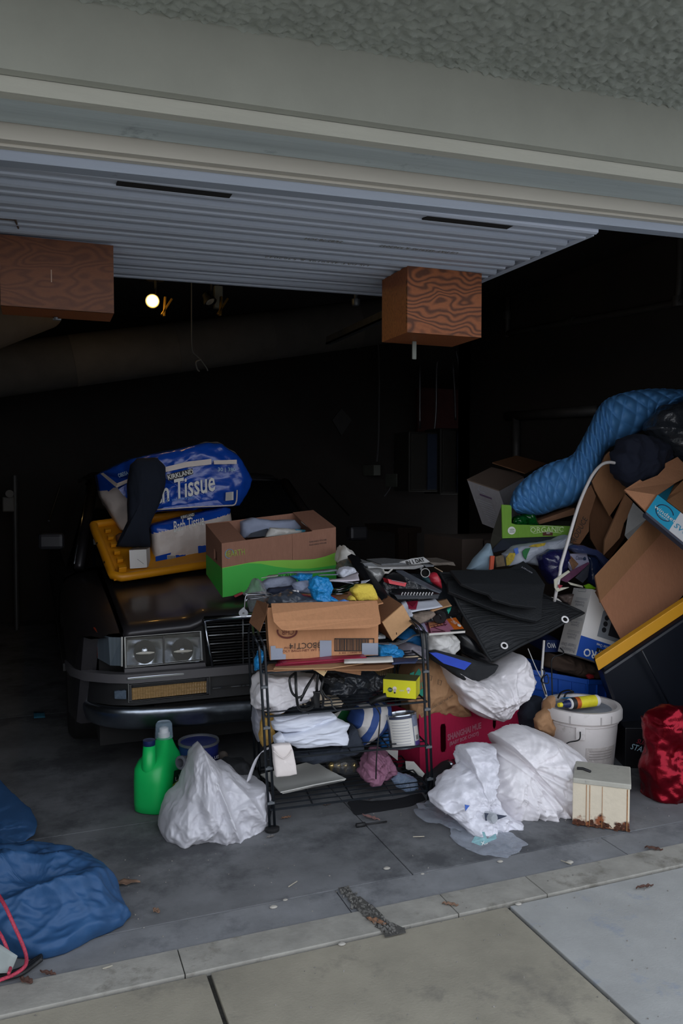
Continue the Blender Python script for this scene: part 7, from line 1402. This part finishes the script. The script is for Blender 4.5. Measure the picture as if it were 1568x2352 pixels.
for q, Ys, m, nm in ((((925, 880), (1070, 785), (1085, 800), (960, 890), (950, 960), (1075, 955), (955, 1000), (930, 960)), 2.83, mat('cream_paper', '#c5c1b0', .8), 'page'), (((985, 880), (1100, 790), (1265, 705), (1280, 712), (1150, 830), (1050, 905)), 2.88, mat('plum_print_paper', '#5e3550', .6, var=.3, vs=30), 'page'), (((1140, 860), (1282, 712), (1262, 850), (1210, 910)), 2.90, mat('dark_grey_print', '#3c3f4a', .6, var=.4, vs=40), 'page'), (((1060, 900), (1210, 940), (1215, 958), (1090, 930)), 2.87, mat('cream_paper', '#c5c1b0', .8), 'page')):
    MB().slab([SN(x, y, Ys+(x-1000)*.0002) for x, y in q], (0, .004, .001)).build(nm, m, t)
MB().slab([SN(962, 925, 2.826), SN(1010, 935, 2.826), SN(970, 975, 2.826)], (0, -.001, 0)).build('red_print', mat('red_print', '#8e2030', .6), t)
pk('lime_scrap', 'lime green plastic scrap on top of the oven carton', 'scrap', ((1222, 935), (1270, 918), (1335, 958), (1330, 992), (1240, 965)), 2.98, .012, mat('lime_plastic', '#8fcf1f', .5), amp=.003)
pk('snack_packet', 'dark snack packet with a patterned picture left of the oven carton', 'packet', ((955, 1040), (1060, 1025), (1110, 1020), (1075, 1130), (1000, 1090)), 2.93, .02, mat('dark_food_print', '#4a3f3a', .4, var=.8, vs=90), seed=6)
pk('white_scrap', 'white torn paper between the mats and the snack packet', 'paper', ((860, 1060), (900, 1050), (960, 1068), (1012, 1112), (900, 1090)), 2.90, .01, m_paper2, amp=.003)
pk('pale_blue_sack', 'pale blue paper sack leaning left of the grocery bag', 'sack', ((60, 772), (160, 640), (270, 510), (300, 640), (282, 782)), 3.16, .03, mat('pale_blue_paper', '#7d93a3', .7, var=.1), seed=7)
t = thing('grocery_bag', 'white grocery bag with leaf and yellow prints under the tray', 'bag', SN(650, 740, 3.1))
b = MB(); blob(b, K(oN, (415, 620), (560, 545), (700, 520), (850, 495), (950, 475), (1050, 430), (1075, 520), (900, 575), (800, 640), (775, 740), (620, 700), (500, 725), (440, 740)), 3.14, .04, amp=.014, sc=10, seed=8, na=100, nr=16, pw=.35); b.build('bag_body', mat('blueish_white_film', '#9aa0ac', .45, bump=.3, bs=30), t, smooth=True)
for q, m in ((((445, 660), (480, 610), (540, 612), (520, 680), (480, 730), (450, 735)), mat('mustard_print', '#a08a20', .6, var=.4, vs=60)), (((520, 570), (560, 555), (570, 610), (540, 628)), mat('blue_print', '#2f5fa0', .6)), (((608, 595), (640, 565), (688, 560), (660, 620), (642, 680), (615, 640)), mat('leaf_green_print', '#1f6a38', .6)), (((670, 545), (720, 525), (842, 508), (830, 535), (760, 552)), mat('mustard_print', '#a08a20', .6))):
    MB().slab([SN(x, y, 3.085) for x, y in q], (0, .003, 0)).build('print', m, t)
pane('orange_label', 'orange label strip beside the pale blue sack', 'label', [SN(292, 640, 3.10), SN(330, 640, 3.10), SN(318, 772, 3.08), SN(282, 778, 3.08)], (0, .01, 0), mat('orange_red_card', '#b5482a', .6))
pane('brown_label', 'brown label with dark lettering beside the orange strip', 'label', [SN(340, 648, 3.10), SN(415, 630, 3.10), SN(436, 740, 3.08), SN(352, 752, 3.08)], (0, .01, 0), mat('brown_label_card', '#5a4a34', .6, var=.4, vs=50))
# ================================================================== ON THE BONNET
o3 = ((200, 980), 2.6133)
def S3(x, y, Y): u, v = k1(o3, x, y); return at(u, v, Y)
F0, F1, F2 = at(262, 1329, 3.84), at(530, 1287, 4.0), at(214, 1205, 4.36)
t = thing('tote_lid', 'orange-yellow tote lid lying on the bonnet under the tissue packs', 'lid', F0)
m_lid = mat('orange_yellow_plastic', '#d08a10', .45, var=.05); e1, e2 = F1-F0, F2-F0; nn = e1.cross(e2).normalized()
MB().para(F0-nn*.012, e1, e2, nn*.006).build('deck', m_lid, t)
b = MB(); 
rp = smooth_path([F0+e1*.06, F0+e1*.5, F0+e1*.96, F0+e1+e2*.06, F0+e1+e2*.5, F0+e1+e2*.94, F0+e1*.94+e2, F0+e1*.5+e2, F0+e1*.06+e2, F0+e2*.94, F0+e2*.5, F0+e2*.06], 5)
MB().tube(rp, .022, 8, closed=True).build('rim', m_lid, t, smooth=True)
for i in range(6): MB().para(F0+e1*.07+e2*(.10+.14*i)+nn*.0, e1*.05, e2*.05, nn*.018).build('lug', m_lid, t, bevel=.003)
MB().para(F0+e1*.045+e2*.05, e1*.06, e2*.05, nn*.035).build('lug', m_lid, t, bevel=.003)
for a_ in (.25, .6): MB().lathe([(0, .0), (.006, .0)], F0+e1*-.035+e2*a_+nn*.012, (-1, -.5, .3), 10).build('rim_hole', m_black, t)
pane('pale_tab', 'small pale tab under the left rim of the yellow lid', 'tab', [S3(36, 675, 4.3), S3(65, 672, 4.3), S3(68, 708, 4.3), S3(40, 708, 4.3)], (0, .01, 0), m_dull)
# tissue packs
m_tb = mat('glossy_blue_wrap', '#1546a8', .22, var=.06, bump=.35, bs=18, bdist=.012, spec=.6); m_tw = mat('white_wrap', '#cbbfb8', .4, var=.05, bump=.4, bs=22, bdist=.012); m_film = film('wrap_film', '#aeb6c4', .12, .1, .8, 22)
def pack(label, out, Y, T, line, dY=None, **k):
    t = thing('tissue_pack', label, 'toilet paper', at(*out[0], Y), 'bath tissue packs on the yellow lid'); b = MB(); d = dict(amp=.008, sc=9, na=150, nr=30, pw=.28); d.update(k); blob(b, out, Y, T, dY=dY, **d)
    b.mi = [0 if line(sum((b.v[i] for i in f), V((0, 0, 0)))/len(f)) else 1 for f in b.f]
    b.build('wrapped_rolls', [m_tb, m_tw], t, smooth=True); return t
dy1 = lambda u, v: (u-342)*.0008
l0, l1 = S3(385, 660, 3.9), S3(710, 575, 4.0)
t1 = pack('lower blue and white bath tissue pack standing on the yellow lid', K(o3, (372, 605), (382, 585), (600, 530), (800, 482), (838, 490), (845, 560), (840, 760), (720, 790), (560, 810), (410, 822), (395, 815), (385, 720)), 4.14, .14, lambda p: p.z > l0.z+(l1.z-l0.z)*(p.x-l0.x)/(l1.x-l0.x), dy1, back=.25)
fy = lambda x: 3.995+dy1(k1(o3, x, 0)[0], 0)
def P1_(x, y, k=.0): return S3(x, y, fy(x)-k)
ed = P1_(700, 560)-P1_(520, 605); eu = V((0, 0, 1))
lettering('Bath Tissue', P1_(608, 580, .006), ed, eu, .18, .055, m_print_w, t1, shear=.35, bold=.012)
MB().slab([P1_(558, 535, .002), P1_(645, 515, .002), P1_(645, 537, .004), P1_(560, 556, .004)], (0, -.001, 0)).build('brand_patch', m_print_k, t1); lettering('KIRKLAND', P1_(602, 536, .006), ed, eu, .075, .014, m_print_w, t1)
for q in (((410, 780), (545, 745), (588, 740), (592, 795), (412, 825)), ((665, 715), (722, 705), (722, 770), (668, 775))): MB().slab([P1_(x, y, .003) for x, y in q], (0, -.001, 0)).build('blue_patch', m_tb, t1)
MB().slab([P1_(480, 772, .006), P1_(530, 765, .006), P1_(535, 815, .006), P1_(482, 820, .006)], (0, -.0008, 0)).build('barcode_patch', m_paper2, t1)
for i in range(7): MB().slab([P1_(484+7*i, 775, .0075), P1_(487+7*i, 775, .0075), P1_(487+7*i, 812, .0075), P1_(484+7*i, 812, .0075)], (0, -.0005, 0)).build('barcode', m_print_k, t1)
for i in range(5): MB().slab([P1_(605, 612+9*i, .003), P1_(640, 607+9*i, .003), P1_(640, 610+9*i, .003), P1_(605, 615+9*i, .003)], (0, -.0008, 0)).build('text_line', mat('grey_print', '#8a8a92', .6), t1)
MB().slab([P1_(690, 580, .003), P1_(708, 577, .003), P1_(708, 700, .003), P1_(692, 705, .003)], (0, -.0008, 0)).build('text_panel', mat('grey_blue_label', '#70788c', .5), t1)
dy2 = lambda u, v: (0 if u > 270 else (270-u)*.004)
w0 = S3(130, 400, 4.2)
t2 = pack('upper larger blue bath tissue pack tilted on the lower one', K(o3, (58, 292), (100, 268), (260, 195), (480, 148), (700, 105), (780, 110), (870, 170), (905, 205), (962, 320), (940, 400), (895, 470), (830, 478), (480, 500), (400, 505), (330, 560), (240, 605), (200, 612), (150, 540), (80, 420)), 4.34, .17, lambda p: not (p.x < S3(250, 400, 4.25).x and p.z < S3(175, 365, 4.25).z-.3*abs(p.x-S3(175, 0, 4.25).x)), dy2, amp=.014)
def P2_(x, y, k=0): return S3(x, y, 4.165-k)
lettering('Bath Tissue', P2_(540, 375, .006), (1, 0, .22), eu, .40, .105, m_print_w, t2, shear=.35, bold=.014)
MB().slab([P2_(478, 288, .004), P2_(632, 250, .004), P2_(636, 285, .005), P2_(488, 325, .005)], (0, -.001, 0)).build('brand_patch', m_print_k, t2); lettering('KIRKLAND', P2_(560, 286, .008), (1, 0, .25), eu, .135, .024, m_print_w, t2, bold=.02)
lettering('30 | 380', P2_(838, 260, .006), (1, 0, .0), eu, .095, .026, mat('pale_blue_print', '#9fc0cc', .6), t2); lettering('soft and absorbent', P2_(555, 432, .006), (1, 0, .1), eu, .16, .018, mat('mid_blue_print', '#4f86d6', .6), t2)
MB().slab([P2_(470, 242, .003), P2_(600, 210, .003), P2_(745, 193, .003), P2_(745, 226, .003), P2_(600, 243, .003), P2_(472, 272, .003)], (0, -.001, 0)).build('white_band', m_tw, t2); MB().slab([P2_(758, 203, .003), P2_(898, 198, .003), P2_(898, 224, .003), P2_(762, 226, .003)], (0, -.001, 0)).build('white_band', m_tw, t2)
MB().slab([P2_(832, 395, .004), P2_(878, 390, .004), P2_(878, 440, .004), P2_(830, 445, .004)], (0, -.001, 0)).build('barcode_patch', m_paper2, t2)
for i in range(6): MB().slab([P2_(834, 398+8*i, .006), P2_(868, 395+8*i, .006), P2_(868, 399+8*i, .006), P2_(834, 402+8*i, .006)], (0, -.0005, 0)).build('text_line', mat('grey_print', '#8a8a92', .6), t2)
MB().slab([P2_(460, 485, .0), P2_(780, 440, .0), P2_(820, 470, .0), P2_(790, 476, .0), P2_(640, 480, .0), P2_(430, 500, .0)], (0, -.001, 0)).build('white_band', m_tb, t2)
MB().tube(smooth_path([P2_(420, 498), P2_(640, 482), P2_(830, 474), P2_(890, 462), P2_(900, 380)], 4), .004, 6).build('seam', m_tw, t2, smooth=True)
def P2l(x, y): return S3(x, y, 4.19+dy2(k1(o3, x, 0)[0], 0))
for q in (((80, 282), (96, 276), (185, 345), (172, 362)), ((168, 345), (250, 312), (258, 330), (178, 366))): MB().slab([P2l(x, y) for x, y in q], (-.001, -.004, 0)).build('white_band', m_tw, t2)
MB().slab([P2l(190, 375), P2l(252, 335), P2l(252, 440), P2l(215, 410)], (-.001, -.004, 0)).build('blue_patch', m_tb, t2); MB().slab([P2l(78, 300), P2l(160, 365), P2l(128, 390), P2l(95, 345)], (-.001, -.004, 0)).build('blue_patch', m_tb, t2)
lettering('OBEISA', P2l(215, 285), (1, 0, .35), eu, .05, .02, mat('pale_blue_print', '#9fc0cc', .6), t2, off=.006)
b = MB(); blob(b, K(o3, (640, 130), (700, 95), (780, 100), (880, 170), (960, 300), (968, 325), (930, 420), (900, 470), (890, 300), (850, 200), (740, 150)), 4.40, .12, amp=.02, sc=14, seed=4, na=90, nr=14); b.build('loose_wrap', m_film, t2, smooth=True)
soft('brown_scrap', 'brown leaf-like scrap on top of the upper tissue pack', 'scrap', K(o3, (665, 125), (690, 105), (735, 115), (720, 135), (680, 135)), 4.34, .02, m_card, amp=.006, sc=20, na=40, nr=8)
soft('navy_jeans', 'dark navy trousers draped over the tissue packs and lid', 'clothes', K(o3, (262, 235), (300, 200), (420, 190), (470, 240), (466, 320), (440, 430), (388, 560), (368, 620), (376, 720), (300, 716), (175, 712), (238, 690), (244, 560), (250, 330)), 4.10, .06, mat('dark_navy_cotton', '#0a1424', .9, bump=.2, bs=70), amp=.016, sc=7, seed=6, na=120, nr=20, cen=(330, 1130), aniso=(1.6, 1, .5))
a = S3(257, 853, 3.90); t = thing('small_white_box', 'small white carton standing at the front of the yellow lid', 'box', a); ex = S3(360, 846, 3.92)-a; ez = S3(252, 742, 3.90)-a; MB().para(a, ex, V((.03, .10, .0)), ez).build('carton', m_wc, t, bevel=.001); MB().slab([a+ez+V((0, 0, .001)), a+ez+ex+V((0, 0, .001)), a+ez+ex+V((.03, .10, .001)), a+ez+V((.03, .10, .001))], .002).build('top_flap', cardboard('dusty_brown_card', '#7a6a60'), t)
MB().tube([a+ez*.5+ex*.45+V((0, -.001, 0)), a+ez*.22+ex*.8+V((0, -.001, 0))], .0008, 5).build('pen_line', m_print_k, t)
soft('brown_bag', 'small brown paper packet in the shade on the yellow lid', 'packet', K(o3, (175, 655), (200, 640), (240, 640), (245, 690), (200, 700), (178, 690)), 4.2, .03, m_card3, amp=.006, sc=14, na=40, nr=8)
# green onion carton
BLg, TLg, TRg, LBg = at(511, 1372, 3.30), at(509, 1248, 3.30), at(771, 1213, 3.36), at(472, 1203, 3.58)
e1, e2, e3 = TRg-TLg, LBg-TLg, TLg-BLg; th = .006
t = thing('green_onion_carton', 'green printed GREEN ONIONS carton full of papers on the bonnet', 'box', BLg)
m_goc = cardboard('mauve_brown_card', '#8d6655'); m_gg1 = mat('bright_green_print', '#35a83a', .6, var=.04); m_gg2 = mat('lime_green_print', '#79b83a', .6, var=.04)
yv = V((0, th, 0)); en1, en2 = e1.normalized(), e2.normalized()
hole_panel(BLg, e1, e3, yv, [(.60, .602, .0, 1.0)], m_goc, 'front_panel', t)
hole_panel(BLg, e2, e3, V((th, 0, 0)), [(.30, .48, .52, .72)], m_goc, 'side_panel', t); MB().para(BLg+e1, e2, e3, V((-th, 0, 0))).build('side_panel', m_goc, t); MB().para(BLg+e2, e1, e3, -yv).build('back_panel', m_goc, t); MB().para(BLg, e1, e2, V((0, 0, th))).build('bottom_panel', m_goc, t)
MB().slab([TLg, TLg+e1*.20, TLg+e1*.20+e2*.95, TLg+e2], (0, 0, -.004)).build('end_strip', m_goc, t); MB().slab([TRg-e1*.22, TRg, TRg+e2, TRg-e1*.2+e2], (0, 0, .004)).build('end_strip', m_goc, t)
fn = e1.cross(e3).normalized()
def og(a_, b_, k=.001): return BLg+e1*a_+e3*b_+fn*k
wav = [(0, .545), (.22, .57), (.30, .57), (.5, .53), (.65, .48), (.8, .45), (.9, .47), (1, .52)]; wav2 = [(0, .535), (.22, .56), (.32, .52), (.45, .42), (.6, .33), (.75, .28), (.88, .27), (1, .27)]
MB().ngon([og(0, 0, .0008), og(1, 0, .0008)]+[og(a_, b_, .0008) for a_, b_ in wav[::-1]]).build('lime_print', m_gg2, t); MB().ngon([og(0, 0, .0014), og(1, 0, .0014)]+[og(a_, b_, .0014) for a_, b_ in wav2[::-1]]).build('green_print', m_gg1, t)
ln = e3.cross(e2).normalized(); ln = ln if ln.x < 0 else -ln
MB().ngon([BLg+ln*.001, BLg+e2+ln*.001, BLg+e2+e3*.40+ln*.001, BLg+e3*.54+ln*.001]).build('green_print', m_gg1, t)
lettering('GREEN ONIONS', og(.54, .17), e1, e3, .165, .036, mat('dark_green_print', '#0f2e12', .6, var=0), t, off=.0025)
lettering('4EARTH', og(.105, .79), e1, e3, .088, .026, mat('olive_print', '#8a9a3a', .6), t, off=.002); MB().tube([og(.06, .79, .002)+e1.normalized()*(.019*math.cos(i*.3))+e3.normalized()*(.019*math.sin(i*.3)) for i in range(17)], .0015, 5).build('ring_print', mat('blue_grey_print', '#6f93ad', .6), t)
for i in range(2): lettering('PLEASE HANDLE WITH CARE', og(.83, .80-.06*i), e1, e3, .085, .007, m_print_k, t, off=.002)
MB().slab([S3(880, 1015, 3.285), S3(930, 992, 3.29), S3(945, 1000, 3.29), S3(890, 1025, 3.285)], (0, .01, 0)).build('red_staple', mat('dark_red_plastic', '#8a1c22', .5), t)
soft('paper_towels', 'stack of blue-grey paper towels in the green onion carton', 'paper', K(o3, (918, 665), (918, 570), (990, 545), (1100, 565), (1230, 558), (1265, 600), (1260, 640), (1180, 650), (1000, 665)), 3.60, .06, mat('blue_grey_paper', '#8b94ab', .75, bump=.4, bs=1, stretch=(8, 8, 220), bdist=.006), amp=.008, sc=10, seed=4, na=100, nr=16, pw=.3)
pane('document_bag', 'slate plastic document wallet in the green onion carton', 'wallet', [S3(965, 665, 3.48), S3(990, 640, 3.50), S3(1085, 612, 3.52), S3(1100, 655, 3.47)], (0, .02, 0), mat('slate_plastic', '#4d525b', .45))
soft('white_snack_bag', 'white printed snack bag lying in the green onion carton', 'bag', K(o3, (1070, 660), (1098, 606), (1250, 615), (1310, 620), (1300, 640), (1180, 660)), 3.48, .025, mat('white_gloss_film', '#c4c2bd', .3, bump=.4, bs=40), amp=.006, sc=16, na=70, nr=12)
pane('teal_wrapper_end', 'teal wrapper end beside the white snack bag', 'wrapper', [S3(1250, 615, 3.46), S3(1310, 620, 3.46), S3(1305, 632, 3.46), S3(1255, 632, 3.46)], (0, .01, 0), mat('teal_film', '#2f7f9a', .4))
pane('torn_white_card', 'torn white card on the right end strip of the onion carton', 'card', [S3(1278, 542, 3.56), S3(1345, 540, 3.56), S3(1412, 600, 3.50), S3(1320, 602, 3.50), S3(1285, 575, 3.53)], (0, 0, .003), m_paper2)
pane('yellow_packet', 'small yellow packet at the back of the onion carton', 'packet', [S3(1345, 552, 3.62), S3(1400, 552, 3.62), S3(1418, 572, 3.60), S3(1385, 580, 3.60)], (0, 0, .004), mat('yellow_label', '#d6c92a', .5))
p = fl(320, 1362, .652); MB_ = MB().slab([fl(303, 1357, .654), fl(342, 1352, .655), fl(344, 1370, .652), fl(305, 1375, .651)], (0, 0, .001)); one('clear_tape_patch', 'patch of dull clear tape stuck on the bonnet', 'tape', MB_, film('dull_tape', '#8d93a0', .45, .3, .1))
